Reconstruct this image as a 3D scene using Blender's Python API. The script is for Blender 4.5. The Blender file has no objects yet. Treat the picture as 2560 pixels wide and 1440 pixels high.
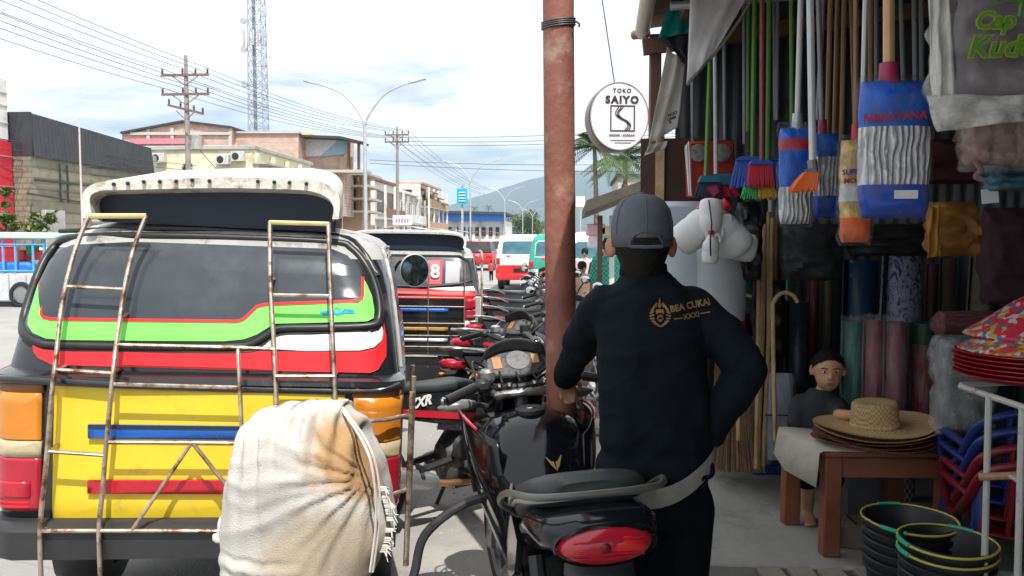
import bpy, bmesh, math, random
from mathutils import Vector, Matrix, Euler, noise
from mathutils.geometry import tessellate_polygon
random.seed(7)
R = math.radians
SC = bpy.context.scene
COL = SC.collection

# ------------------------------------------------------------------ camera, sky, sun, exposure
TH, PH, EYE, F = R(4.43), R(3.43), Vector((0, 0, 1.55)), 2000.0
cam_d = bpy.data.cameras.new('camera'); cam = bpy.data.objects.new('camera', cam_d); COL.objects.link(cam)
cam.location = EYE; cam.rotation_euler = (math.pi/2 - PH, 0, TH)
cam_d.sensor_width = 36; cam_d.lens = 36*F/2560; cam_d.clip_start = 0.05; cam_d.clip_end = 20000
SC.camera = cam
SUN_DIR = Vector((-0.24, 0.58, -1.0)).normalized()          # the way the light travels
SUN_EL = math.asin(-SUN_DIR.z); SUN_AZ = math.atan2(-SUN_DIR.x, -SUN_DIR.y)
w = bpy.data.worlds.new('World'); SC.world = w; w.use_nodes = True
nt = w.node_tree; nt.nodes.clear(); N = nt.nodes.new; L = nt.links.new
out = N('ShaderNodeOutputWorld')
sky = N('ShaderNodeTexSky'); sky.sky_type = 'NISHITA'; sky.sun_disc = False
sky.sun_elevation = SUN_EL; sky.sun_rotation = SUN_AZ; sky.air_density = 1.1; sky.dust_density = 0.6
b1 = N('ShaderNodeBackground'); b1.inputs[1].default_value = 0.10; L(sky.outputs[0], b1.inputs[0])
CLOUD_OFF = 3.1
# clouds: a noise field on a flat cloud deck, seen along the view direction
tc = N('ShaderNodeTexCoord'); sp = N('ShaderNodeSeparateXYZ'); L(tc.outputs['Generated'], sp.inputs[0])
def mth(op, a, b=None, c=None, clamp=False):
    n = N('ShaderNodeMath'); n.operation = op; n.use_clamp = clamp
    for i, v in enumerate((a, b, c)):
        if v is None: continue
        if hasattr(v, 'links'): L(v, n.inputs[i])
        else: n.inputs[i].default_value = v
    return n.outputs[0]
zz = mth('MAXIMUM', mth('ADD', sp.outputs[2], 0.06), 0.03)
cb = N('ShaderNodeCombineXYZ'); L(mth('DIVIDE', sp.outputs[0], zz), cb.inputs[0]); L(mth('DIVIDE', sp.outputs[1], zz), cb.inputs[1])
def nz(scale, det, rough, dist=0.0, off=0.0):
    n = N('ShaderNodeTexNoise'); n.inputs['Scale'].default_value = scale; n.inputs['Detail'].default_value = det
    n.inputs['Roughness'].default_value = rough; n.inputs['Distortion'].default_value = dist
    m = N('ShaderNodeMapping'); m.inputs['Location'].default_value = (off, off*1.7, 0.3); L(cb.outputs[0], m.inputs[0]); L(m.outputs[0], n.inputs['Vector'])
    return n.outputs['Fac']
n1 = nz(0.42, 7, 0.56, 0.3, CLOUD_OFF)
cover = mth('ADD', n1, mth('MULTIPLY', mth('SUBTRACT', sp.outputs[2], 0.10), 0.55))
mr = N('ShaderNodeMapRange'); mr.interpolation_type = 'SMOOTHSTEP'; L(cover, mr.inputs[0])
mr.inputs[1].default_value = 0.37; mr.inputs[2].default_value = 0.54; mr.inputs[3].default_value = 0.10; mr.inputs[4].default_value = 1.0
n2 = nz(0.8, 5, 0.6, 0.2, 9.4)
cr = N('ShaderNodeValToRGB'); L(n2, cr.inputs[0])
cr.color_ramp.elements[0].position = 0.30; cr.color_ramp.elements[0].color = (0.78, 0.86, 0.98, 1)
cr.color_ramp.elements[1].position = 0.50; cr.color_ramp.elements[1].color = (1.0, 1.0, 1.0, 1)
b2 = N('ShaderNodeBackground'); b2.inputs[1].default_value = 1.3; L(cr.outputs[0], b2.inputs[0])
mx = N('ShaderNodeMixShader'); L(mr.outputs[0], mx.inputs[0]); L(b1.outputs[0], mx.inputs[1]); L(b2.outputs[0], mx.inputs[2])
L(mx.outputs[0], out.inputs[0])
sd = bpy.data.lights.new('sun', 'SUN'); sd.energy = 5.0; sd.angle = R(0.55); sd.color = (1.0, 0.965, 0.90)
sun = bpy.data.objects.new('sun', sd); COL.objects.link(sun); sun.location = (0, -20, 40)
sun.rotation_euler = SUN_DIR.to_track_quat('-Z', 'Y').to_euler()
vs_ = SC.view_settings; vs_.view_transform = 'Standard'; vs_.look = 'None'; vs_.exposure = 0.2; vs_.gamma = 1.0; vs_.use_curve_mapping = False
SC.cycles.max_bounces = 7; SC.cycles.diffuse_bounces = 4; SC.cycles.transparent_max_bounces = 10; SC.cycles.use_denoising = True
SC.cycles.sample_clamp_indirect = 6.0; SC.cycles.caustics_reflective = False; SC.cycles.caustics_refractive = False

# ------------------------------------------------------------------ pixel -> place helpers (photo pixels 2560x1440)
RIGHT = Vector((math.cos(TH), math.sin(TH), 0)); FH = Vector((-math.sin(TH), math.cos(TH), 0)); ZU = Vector((0, 0, 1))
FWD = math.cos(PH)*FH - math.sin(PH)*ZU; UPV = math.sin(PH)*FH + math.cos(PH)*ZU
def ray(px, py): return FWD*F + RIGHT*(px-1280) + UPV*(720-py)
def U(px, py, Y): r = ray(px, py); return EYE + r*(Y/r.y)
def UX(px, py, X): r = ray(px, py); return EYE + r*(X/r.x)
def GZ(px, py, z=0): r = ray(px, py); return EYE + r*((z-EYE.z)/r.z)

# ------------------------------------------------------------------ materials
MATS = {}
def mat(name, col, rough=.5, metal=0, var=.12, vs=7, bump=0, bs=60, coat=0, dirt=None, da=.5, ds=4, ior=1.45, spec=.5, emit=None, sub=0, rv=.12):
    if name in MATS: return MATS[name]
    m = bpy.data.materials.new(name); m.use_nodes = True; t = m.node_tree; n = t.nodes; p = n['Principled BSDF']; l = t.links.new
    tc = n.new('ShaderNodeTexCoord'); a = n.new('ShaderNodeTexNoise'); l(tc.outputs['Object'], a.inputs['Vector'])
    a.inputs['Scale'].default_value = vs; a.inputs['Detail'].default_value = 6; a.inputs['Roughness'].default_value = .62
    c = n.new('ShaderNodeValToRGB'); l(a.outputs['Fac'], c.inputs[0]); e = c.color_ramp.elements
    e[0].position = .3; e[1].position = .7
    e[0].color = tuple(max(0, x*(1-var)) for x in col)+(1,); e[1].color = tuple(min(1, x*(1+var)) for x in col)+(1,)
    o = c.outputs[0]
    if dirt:
        d = n.new('ShaderNodeTexNoise'); l(tc.outputs['Object'], d.inputs['Vector']); d.inputs['Scale'].default_value = ds; d.inputs['Detail'].default_value = 9; d.inputs['Roughness'].default_value = .7
        r = n.new('ShaderNodeMapRange'); l(d.outputs['Fac'], r.inputs[0]); r.inputs[1].default_value = .62-.25*da; r.inputs[2].default_value = .74-.2*da
        x = n.new('ShaderNodeMix'); x.data_type = 'RGBA'; l(r.outputs[0], x.inputs[0]); l(o, x.inputs[6]); x.inputs[7].default_value = tuple(dirt)+(1,); o = x.outputs[2]
    l(o, p.inputs['Base Color']); p.inputs['Metallic'].default_value = metal
    rr = n.new('ShaderNodeMapRange'); l(a.outputs['Fac'], rr.inputs[0]); rr.inputs[1].default_value = .3; rr.inputs[2].default_value = .7
    rr.inputs[3].default_value = max(.02, rough-rv*rough); rr.inputs[4].default_value = min(1, rough+rv*(1-rough)); l(rr.outputs[0], p.inputs['Roughness'])
    p.inputs['Coat Weight'].default_value = coat; p.inputs['IOR'].default_value = ior; p.inputs['Specular IOR Level'].default_value = spec
    if sub: p.inputs['Subsurface Weight'].default_value = sub; p.inputs['Subsurface Radius'].default_value = (.02, .008, .004)
    if emit: p.inputs['Emission Color'].default_value = tuple(col)+(1,); p.inputs['Emission Strength'].default_value = emit
    if bump:
        b = n.new('ShaderNodeTexNoise'); l(tc.outputs['Object'], b.inputs['Vector']); b.inputs['Scale'].default_value = bs; b.inputs['Detail'].default_value = 5
        q = n.new('ShaderNodeBump'); q.inputs['Strength'].default_value = bump; q.inputs['Distance'].default_value = .02; l(b.outputs['Fac'], q.inputs['Height']); l(q.outputs[0], p.inputs['Normal'])
    MATS[name] = m; return m
def film(name, col, fac=.3, rough=.15, bs=18, bump=.6):       # clear plastic wrap: partly see-through, creased
    if name in MATS: return MATS[name]
    m = mat(name, col, rough, 0, .1, 9, bump, bs); t = m.node_tree; l = t.links.new; n = t.nodes
    p = n['Principled BSDF']; o = n['Material Output']; tr = n.new('ShaderNodeBsdfTransparent'); x = n.new('ShaderNodeMixShader')
    fr = n.new('ShaderNodeTexNoise'); fr.inputs['Scale'].default_value = bs*.6; fr.inputs['Detail'].default_value = 6
    mr = n.new('ShaderNodeMapRange'); l(fr.outputs['Fac'], mr.inputs[0]); mr.inputs[1].default_value = .3; mr.inputs[2].default_value = .7
    mr.inputs[3].default_value = max(0, fac-.15); mr.inputs[4].default_value = min(1, fac+.2)
    l(mr.outputs[0], x.inputs[0]); l(tr.outputs[0], x.inputs[1]); l(p.outputs[0], x.inputs[2]); l(x.outputs[0], o.inputs[0]); return m
def translucent(name, col, f=.5, bump=.4, bs=6):            # thin cloth or plastic that lets daylight through
    if name in MATS: return MATS[name]
    m = mat(name, col, .6, 0, .15, 6, bump, bs); t = m.node_tree; n = t.nodes; l = t.links.new; p = n['Principled BSDF']; tr = n.new('ShaderNodeBsdfTranslucent'); x = n.new('ShaderNodeMixShader')
    l(p.inputs['Base Color'].links[0].from_socket, tr.inputs[0]); x.inputs[0].default_value = f; l(p.outputs[0], x.inputs[1]); l(tr.outputs[0], x.inputs[2]); l(x.outputs[0], n['Material Output'].inputs[0]); return m
def crack(m, scale, col, amt=.8, width=.012):               # crack lines and dark patches worked into a ground material
    t = m.node_tree; n = t.nodes; l = t.links.new; p = n['Principled BSDF']; src = p.inputs['Base Color'].links[0].from_socket; tc = n.new('ShaderNodeTexCoord')
    d = n.new('ShaderNodeTexNoise'); d.inputs['Scale'].default_value = scale*2.5; d.inputs['Detail'].default_value = 5; l(tc.outputs['Object'], d.inputs[0]); ad = n.new('ShaderNodeMix'); ad.data_type = 'RGBA'; ad.inputs[0].default_value = .12; l(tc.outputs['Object'], ad.inputs[6]); l(d.outputs['Color'], ad.inputs[7])
    v = n.new('ShaderNodeTexVoronoi'); v.feature = 'DISTANCE_TO_EDGE'; v.inputs['Scale'].default_value = scale; l(ad.outputs[2], v.inputs[0])
    r = n.new('ShaderNodeMapRange'); l(v.outputs['Distance'], r.inputs[0]); r.inputs[1].default_value = width; r.inputs[2].default_value = 0; r.inputs[3].default_value = 0; r.inputs[4].default_value = amt
    x = n.new('ShaderNodeMix'); x.data_type = 'RGBA'; l(r.outputs[0], x.inputs[0]); l(src, x.inputs[6]); x.inputs[7].default_value = tuple(col)+(1,)
    g = n.new('ShaderNodeTexNoise'); g.inputs['Scale'].default_value = scale*1.7; g.inputs['Detail'].default_value = 7; l(tc.outputs['Object'], g.inputs[0]); r2 = n.new('ShaderNodeMapRange'); l(g.outputs['Fac'], r2.inputs[0]); r2.inputs[1].default_value = .60; r2.inputs[2].default_value = .72; r2.inputs[3].default_value = 0; r2.inputs[4].default_value = .55
    y = n.new('ShaderNodeMix'); y.data_type = 'RGBA'; l(r2.outputs[0], y.inputs[0]); l(x.outputs[2], y.inputs[6]); y.inputs[7].default_value = tuple(c*1.6 for c in col)+(1,); l(y.outputs[2], p.inputs['Base Color'])
def patmat(name, kind, cols, scale=(1, 1, 1), rough=.6, mortar=.02, bump=.3, rot=(0, 0, 0), thr=.5, distort=0.0, metal=0):
    """brick / wave / voronoi / checker / noise patterns in object space"""
    if name in MATS: return MATS[name]
    m = bpy.data.materials.new(name); m.use_nodes = True; t = m.node_tree; n = t.nodes; p = n['Principled BSDF']; l = t.links.new
    p.inputs['Roughness'].default_value = rough; p.inputs['Metallic'].default_value = metal
    tc = n.new('ShaderNodeTexCoord'); mp = n.new('ShaderNodeMapping'); l(tc.outputs['Object'], mp.inputs[0]); mp.inputs['Scale'].default_value = scale; mp.inputs['Rotation'].default_value = rot
    if kind == 'brick':
        b = n.new('ShaderNodeTexBrick'); l(mp.outputs[0], b.inputs[0]); b.inputs['Color1'].default_value = cols[0]+(1,); b.inputs['Color2'].default_value = cols[1]+(1,); b.inputs['Mortar'].default_value = cols[2]+(1,)
        b.inputs['Scale'].default_value = 1; b.inputs['Mortar Size'].default_value = mortar; b.inputs['Brick Width'].default_value = .5; b.inputs['Row Height'].default_value = .25
        o = b.outputs['Color']; h = b.outputs['Fac']
    else:
        if kind == 'wave': b = n.new('ShaderNodeTexWave'); b.inputs['Scale'].default_value = 1; b.inputs['Distortion'].default_value = distort; b.inputs['Detail'].default_value = 3; h = b.outputs['Fac']
        elif kind == 'voronoi': b = n.new('ShaderNodeTexVoronoi'); b.inputs['Scale'].default_value = 1; h = b.outputs['Distance']
        elif kind == 'cells': b = n.new('ShaderNodeTexVoronoi'); b.inputs['Scale'].default_value = 1; sx = n.new('ShaderNodeSeparateColor'); l(b.outputs['Color'], sx.inputs[0]); h = sx.outputs[0]
        elif kind == 'checker': b = n.new('ShaderNodeTexChecker'); b.inputs['Scale'].default_value = 1; h = b.outputs['Fac']
        else: b = n.new('ShaderNodeTexNoise'); b.inputs['Scale'].default_value = 1; b.inputs['Detail'].default_value = 5; b.inputs['Distortion'].default_value = distort; h = b.outputs['Fac']
        l(mp.outputs[0], b.inputs[0])
        c = n.new('ShaderNodeValToRGB'); l(h, c.inputs[0]); e = c.color_ramp.elements; k = len(cols)
        if kind in ('cells',): c.color_ramp.interpolation = 'CONSTANT'
        for i in range(k-2): e.new(.5)
        for i, q in enumerate(cols):
            e[i].position = (i/k if kind == 'cells' else (thr+(i-(k-1)/2)*(.08 if k == 2 else .16))); e[i].color = tuple(q)+(1,)
        o = c.outputs[0]
    g = n.new('ShaderNodeTexNoise'); l(tc.outputs['Object'], g.inputs[0]); g.inputs['Scale'].default_value = 2.3; g.inputs['Detail'].default_value = 8
    x = n.new('ShaderNodeMix'); x.data_type = 'RGBA'; x.blend_type = 'MULTIPLY'; x.inputs[0].default_value = .45; l(o, x.inputs[6]); 
    gr = n.new('ShaderNodeMapRange'); l(g.outputs['Fac'], gr.inputs[0]); gr.inputs[1].default_value = .3; gr.inputs[2].default_value = .7; gr.inputs[3].default_value = .45; gr.inputs[4].default_value = 1.2
    l(gr.outputs[0], x.inputs[7]); l(x.outputs[2], p.inputs['Base Color'])
    if bump: q = n.new('ShaderNodeBump'); q.inputs['Strength'].default_value = bump; q.inputs['Distance'].default_value = .01; l(h, q.inputs['Height']); l(q.outputs[0], p.inputs['Normal'])
    MATS[name] = m; return m

# ------------------------------------------------------------------ objects
def root(name, label, cat, loc=(0, 0, 0), rz=0, group=None, rot=None):
    o = bpy.data.objects.new(name, None); COL.objects.link(o); o.location = loc; o.rotation_euler = rot if rot else (0, 0, rz); o.empty_display_size = .1
    o['label'] = label; o['category'] = cat
    if group: o['group'] = group
    return o
def tag(o, label, cat, group=None):
    o['label'] = label; o['category'] = cat
    if group: o['group'] = group
    return o
def pmat(o):
    m = Matrix.LocRotScale(o.location, o.rotation_euler, o.scale)
    return pmat(o.parent) @ m if o.parent else m
def copy_tree(o, parent=None):
    c = o.copy(); COL.objects.link(c); c.parent = parent
    for ch in o.children: copy_tree(ch, c)
    return c
def fin(me, name, m, parent, ang=40, smooth=True, local=False):
    if parent and not local: me.transform(pmat(parent).inverted())
    if m: me.materials.append(m)
    if smooth: me.shade_smooth(); me.set_sharp_from_angle(angle=R(ang))
    o = bpy.data.objects.new(name, me); COL.objects.link(o); o.parent = parent
    return o
def text(s, size, m, origin, xdir, ydir, name='lettering', parent=None, bold=0.0, ext=.002, align='CENTER', shear=0, local=False, spacing=1.0):
    cu = bpy.data.curves.new('t', 'FONT'); cu.body = s; cu.size = size; cu.align_x = align; cu.align_y = 'CENTER'; cu.extrude = ext; cu.offset = bold; cu.shear = shear; cu.resolution_u = 3; cu.space_character = spacing
    ob = bpy.data.objects.new('t', cu); COL.objects.link(ob); bpy.context.view_layer.update()
    me = bpy.data.meshes.new_from_object(ob.evaluated_get(bpy.context.evaluated_depsgraph_get())); bpy.data.objects.remove(ob); bpy.data.curves.remove(cu)
    x = Vector(xdir).normalized(); y = Vector(ydir).normalized(); z = x.cross(y)
    me.transform(Matrix.Translation(Vector(origin)) @ Matrix((x, y, z)).transposed().to_4x4())
    me.materials.clear()
    return fin(me, name, m, parent, smooth=False, local=local)

class MB:
    def __init__(s): s.v = []; s.f = []
    def add(s, v, f):
        k = len(s.v); s.v += [Vector(p) for p in v]; s.f += [tuple(i+k for i in q) for q in f]; return s
    def box(s, c, d, rot=None, b=0.0):
        h = [x/2 for x in d]; c = Vector(c); M = (rot if isinstance(rot, Matrix) else Euler(rot).to_matrix()) if rot is not None else Matrix.Identity(3)
        b = min(b, min(h)*.9)
        if b <= 0:
            v = [c+M@Vector((x*h[0], y*h[1], z*h[2])) for x in (-1, 1) for y in (-1, 1) for z in (-1, 1)]
            return s.add(v, [(0, 1, 3, 2), (4, 6, 7, 5), (0, 4, 5, 1), (2, 3, 7, 6), (0, 2, 6, 4), (1, 5, 7, 3)])
        v = []; idx = {}
        for x in (-1, 1):
            for y in (-1, 1):
                for z in (-1, 1):
                    for a in range(3):
                        q = [x*(h[0]-b), y*(h[1]-b), z*(h[2]-b)]; q[a] = (x, y, z)[a]*h[a]
                        idx[x, y, z, a] = len(v); v.append(c+M@Vector(q))
        f = []
        for a in range(3):
            u, w_ = (a+1) % 3, (a+2) % 3
            for sg in (-1, 1):
                q = []
                for (i, j) in ((-1, -1), (1, -1), (1, 1), (-1, 1)):
                    k = [0, 0, 0]; k[a] = sg; k[u] = i; k[w_] = j; q.append(idx[k[0], k[1], k[2], a])
                f.append(tuple(q if sg > 0 else q[::-1]))
            for i in (-1, 1):
                for j in (-1, 1):
                    k0 = [0, 0, 0]; k1 = [0, 0, 0]; k0[u] = k1[u] = i; k0[w_] = k1[w_] = j; k0[a] = -1; k1[a] = 1
                    q = [idx[(*k0, u)], idx[(*k1, u)], idx[(*k1, w_)], idx[(*k0, w_)]]
                    f.append(tuple(q if i*j < 0 else q[::-1]))
        for x in (-1, 1):
            for y in (-1, 1):
                for z in (-1, 1):
                    q = [idx[x, y, z, 0], idx[x, y, z, 1], idx[x, y, z, 2]]; f.append(tuple(q if x*y*z > 0 else q[::-1]))
        return s.add(v, f)
    def loft(s, rings, close=True, cap0=True, cap1=True):
        n = len(rings[0]); v = [p for r in rings for p in r]; f = []
        for i in range(len(rings)-1):
            for j in range(n if close else n-1):
                k = (j+1) % n; f.append((i*n+j, i*n+k, (i+1)*n+k, (i+1)*n+j))
        if cap0 and close: f.append(tuple(range(n))[::-1])
        if cap1 and close: f.append(tuple((len(rings)-1)*n+j for j in range(n)))
        return s.add(v, f)
    def tube(s, pts, r, n=8, closed=False, cap=True, flat=None):
        pts = [Vector(p) for p in pts]; m = len(pts); rs = r if isinstance(r, (list, tuple)) else [r]*m; rings = []; up = None
        for i in range(m):
            a = pts[i-1] if (i > 0 or closed) else pts[i]; b = pts[(i+1) % m] if (i < m-1 or closed) else pts[i]
            t = (b-a)
            if t.length < 1e-9: t = Vector((0, 0, 1))
            t.normalize()
            if up is None: up = t.orthogonal() if abs(t.z) > .9 else Vector((0, 0, 1))
            up = (up - t*up.dot(t))
            if up.length < 1e-6: up = t.orthogonal()
            up.normalize(); sd_ = t.cross(up); fl = flat if flat else 1
            rings.append([pts[i]+(up*math.sin(2*math.pi*k/n)*fl+sd_*math.cos(2*math.pi*k/n))*rs[i] for k in range(n)])
        if closed: rings.append(rings[0]); return s.loft(rings, True, False, False)
        return s.loft(rings, True, cap, cap)
    def lathe(s, prof, n=20, c=(0, 0, 0), M=None, sx=1, sy=1, cap=True):
        c = Vector(c); M = M if M is not None else Matrix.Identity(3)
        rings = [[c+M@Vector((r*math.cos(2*math.pi*k/n)*sx, r*math.sin(2*math.pi*k/n)*sy, z)) for k in range(n)] for r, z in prof]
        return s.loft(rings, True, cap, cap)
    def ell(s, c, rad, n=12, m=8, M=None):
        c = Vector(c); M = M if M is not None else Matrix.Identity(3); rings = []
        for i in range(m+1):
            a = math.pi*(i/m)*.96+math.pi*.02; z = -math.cos(a); rr = math.sin(a)
            rings.append([c+M@Vector((rad[0]*rr*math.cos(2*math.pi*k/n), rad[1]*rr*math.sin(2*math.pi*k/n), rad[2]*z)) for k in range(n)])
        return s.loft(rings)
    def limb(s, pts, rs, n=10):
        for i in range(len(pts)-1):
            a, b = Vector(pts[i]), Vector(pts[i+1]); s.tube([a, a.lerp(b, .5), b], [rs[i], (rs[i]+rs[i+1])/2, rs[i+1]], n)
        for p, r in zip(pts, rs): s.ell(p, (r, r, r), n, 6)
        return s
    def prism(s, poly, fn, d0, d1):
        """poly: 2-D points, fn(u,v,d) -> 3-D"""
        n = len(poly); v = [fn(u, q, d0) for u, q in poly]+[fn(u, q, d1) for u, q in poly]; tri = tessellate_polygon([[Vector((u, q, 0)) for u, q in poly]])
        f = [tuple(t) for t in tri]+[tuple(i+n for i in t)[::-1] for t in tri]+[(i, i+n, (i+1) % n+n, (i+1) % n) for i in range(n)]
        return s.add(v, f)
    def sheet(s, fn, nu, nv):
        v = [fn(i/nu, j/nv) for j in range(nv+1) for i in range(nu+1)]
        return s.add(v, [(j*(nu+1)+i, j*(nu+1)+i+1, (j+1)*(nu+1)+i+1, (j+1)*(nu+1)+i) for j in range(nv) for i in range(nu)])
    def mesh(s, recalc=True):
        me = bpy.data.meshes.new('m'); me.from_pydata([tuple(p) for p in s.v], [], s.f)
        if recalc:
            bm = bmesh.new(); bm.from_mesh(me); bmesh.ops.recalc_face_normals(bm, faces=bm.faces); bm.to_mesh(me); bm.free()
        return me
    def build(s, name, m, parent=None, ang=40, smooth=True, local=False, thick=0):
        o = fin(s.mesh(), name, m, parent, ang, smooth, local)
        if thick: q = o.modifiers.new('t', 'SOLIDIFY'); q.thickness = thick; q.offset = 0
        return o
    def fuse(s, name, m, parent=None, voxel=.01, it=4, local=False):
        ob = bpy.data.objects.new('t', s.mesh()); COL.objects.link(ob)
        r = ob.modifiers.new('r', 'REMESH'); r.mode = 'VOXEL'; r.voxel_size = voxel
        q = ob.modifiers.new('s', 'SMOOTH'); q.iterations = it; q.factor = .5
        bpy.context.view_layer.update()
        me = bpy.data.meshes.new_from_object(ob.evaluated_get(bpy.context.evaluated_depsgraph_get())); bpy.data.objects.remove(ob)
        return fin(me, name, m, parent, 180, True, local)
def spline(pts, k=6):
    pts = [Vector(p) for p in pts]; o = []
    for i in range(len(pts)-1):
        p0 = pts[max(i-1, 0)]; p1 = pts[i]; p2 = pts[i+1]; p3 = pts[min(i+2, len(pts)-1)]
        for j in range(k):
            t = j/k; o.append(.5*((2*p1)+(p2-p0)*t+(2*p0-5*p1+4*p2-p3)*t*t+(3*p1-p0-3*p2+p3)*t**3))
    return o+[pts[-1]]
def rot_to(a, b):
    """3x3 rotation taking +Z to direction b-a"""
    return (Vector(b)-Vector(a)).to_track_quat('Z', 'Y').to_matrix()
def struct(o): o['kind'] = 'structure'; return o
# ------------------------------------------------------------------ the setting: ground, road, median, apron, hills
m_ground = mat('earth', (.22, .19, .15), .95, var=.25, vs=.3, bump=.4, bs=6)
m_road = mat('dusty_asphalt', (.31, .302, .29), .9, var=.14, vs=.8, bump=.35, bs=70, dirt=(.21, .205, .195), da=.35, ds=.5)
m_conc = mat('concrete', (.36, .345, .32), .88, var=.16, vs=2.2, bump=.3, bs=45, dirt=(.25, .23, .21), da=.4, ds=1.6)
crack(m_road, .55, (.16, .15, .14), .45, .006); crack(m_conc, .7, (.14, .13, .12), .6, .006)
m_kerb = mat('kerb_concrete', (.45, .44, .42), .9, var=.2, vs=3, bump=.3, bs=30)
struct(MB().sheet(lambda u, v: ((u-.5)*16000, -3000+v*14000, -.03), 8, 8).build('ground', m_ground, smooth=False))
struct(MB().box((-10.2, 240, -.011), (18.6, 540, .02)).build('road', m_road, smooth=False))
struct(MB().box((-.0, 60, .0), (1.8, 160, .05)).build('pavement', m_conc, smooth=False))
struct(MB().box((-21.6, 120, .05), (4.2, 260, .16)).build('pavement_opposite', m_conc, smooth=False))
md = MB(); md.box((-9.7, 190, .07), (1.0, 330, .16), b=.03); struct(md.build('median', m_kerb))
# yellow-white worn edge line on the far carriageway
m_hill = mat('forest_hill', (.035, .06, .03), .95, var=.35, vs=.004)
hp = [(-200, 585), (300, 575), (700, 565), (900, 552), (1050, 532), (1150, 505), (1250, 472), (1340, 446), (1420, 430), (1500, 425), (1600, 436), (1720, 470), (1900, 530), (2200, 570), (2900, 580)]
hv = []; 
for i, p in enumerate(spline([(a, b, 0) for a, b in hp], 6)):
    t = U(p.x, p.y+6*noise.noise(Vector((p.x*.02, 1, 2))), 6500); hv.append(t)
rings = []
for k, (yy, s) in enumerate(((4300, .0), (5000, .3), (5700, .68), (6500, 1.0), (7600, .5), (8200, 0))):
    rings.append([Vector((p.x*(yy/6500 if yy < 6500 else 1), yy+120*noise.noise(Vector((p.x*.001, k, 3))), -30+(p.z+30)*s*(1+.12*noise.noise(Vector((p.x*.0016, yy*.001, 7))) if s < 1 else 1))) for p in hv])
struct(MB().loft(rings, close=False).build('hills', m_hill, ang=180))

# ------------------------------------------------------------------ buildings across the road
m_cream = mat('cream_render', (.70, .66, .47), .9, var=.12, vs=.6, dirt=(.48, .44, .33), da=.35, ds=.7)
m_white = mat('white_render', (.72, .71, .69), .9, var=.1, vs=.7, dirt=(.5, .48, .45), da=.3, ds=.6)
m_grey = mat('grey_render', (.42, .41, .40), .9, var=.15, vs=.7, dirt=(.28, .26, .24), da=.4, ds=.6)
m_brick = patmat('red_brick', 'brick', [(.56, .25, .16), (.68, .38, .27), (.58, .52, .46)], (2.2, 2.2, 2.2), .9, .06, rot=(R(90), 0, 0))
m_brick_s = patmat('red_brick_side', 'brick', [(.56, .25, .16), (.68, .38, .27), (.58, .52, .46)], (2.2, 2.2, 2.2), .9, .06, rot=(R(90), 0, R(90)))
m_block = patmat('olive_block', 'brick', [(.25, .235, .17), (.32, .30, .21), (.20, .19, .15)], (1.1, 1.1, 1.1), .95, .05, rot=(R(90), 0, R(90)))
m_dkroof = patmat('dark_corrugated', 'wave', [(.045, .048, .055), (.075, .08, .09)], (0, 3.5, 0), .6, bump=.6)
m_pink = mat('pink_band', (.55, .22, .27), .8); m_greenp = mat('green_paint', (.03, .25, .12), .6); m_redp = mat('red_panel', (.62, .03, .05), .5, var=.15)
m_glass_d = mat('dark_pane', (.03, .035, .04), .15, var=.3, vs=2); m_brown = mat('brown_paint', (.25, .13, .08), .8, var=.2, vs=1)
m_bluefas = mat('blue_fascia', (.03, .19, .62), .5); m_tan = mat('tan_render', (.50, .36, .24), .9, var=.15, vs=1); m_slab = mat('floor_slab', (.5, .48, .45), .9)
m_tarp_w = mat('white_tarpaulin', (.72, .74, .78), .6, bump=.5, bs=1.5); m_yel = mat('yellow_sheet', (.8, .6, .1), .6)
m_bluew = mat('pale_blue_panel', (.35, .52, .68), .6)

def px_prism(poly, Y0, Y1, name, m, parent=None):
    b = MB(); p0 = [U(a, c, Y0) for a, c in poly]; n = len(p0); p1 = [Vector((p.x, Y1, p.z)) for p in p0]
    tri = tessellate_polygon([[Vector((p.x, p.z, 0)) for p in p0]])
    b.add(p0+p1, [tuple(t) for t in tri]+[tuple(i+n for i in t)[::-1] for t in tri]+[(i, i+n, (i+1) % n+n, (i+1) % n) for i in range(n)])
    return b.build(name, m, parent, smooth=False)
def window_x(parent, x, y, z, wy, h, mf=None, mp=None):       # a window on a wall facing +X
    mf = mf or m_white; fr = MB(); t = .08
    for dz in (-h/2, h/2): fr.box((x+.05, y, z+dz), (.12, wy+t, t))
    for dy in (-wy/2, wy/2): fr.box((x+.05, y+dy, z), (.11, t, h-t))
    w_ = fr.build('window', mf, parent, smooth=False); MB().box((x+.02, y, z), (.05, wy-t, h-t)).build('pane', mp or m_glass_d, w_, smooth=False)
def window_y(parent, x, y, z, wx, h, mf=None, mp=None):       # a window on a wall facing the camera (-Y)
    mf = mf or m_white; fr = MB(); t = .08
    for dz in (-h/2, h/2): fr.box((x, y-.05, z+dz), (wx+t, .12, t))
    for dx in (-wx/2, wx/2): fr.box((x+dx, y-.05, z), (t, .11, h-t))
    w_ = fr.build('window', mf, parent, smooth=False); MB().box((x, y-.02, z), (wx-t, .05, h-t)).build('pane', mp or m_glass_d, w_, smooth=False)

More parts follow.
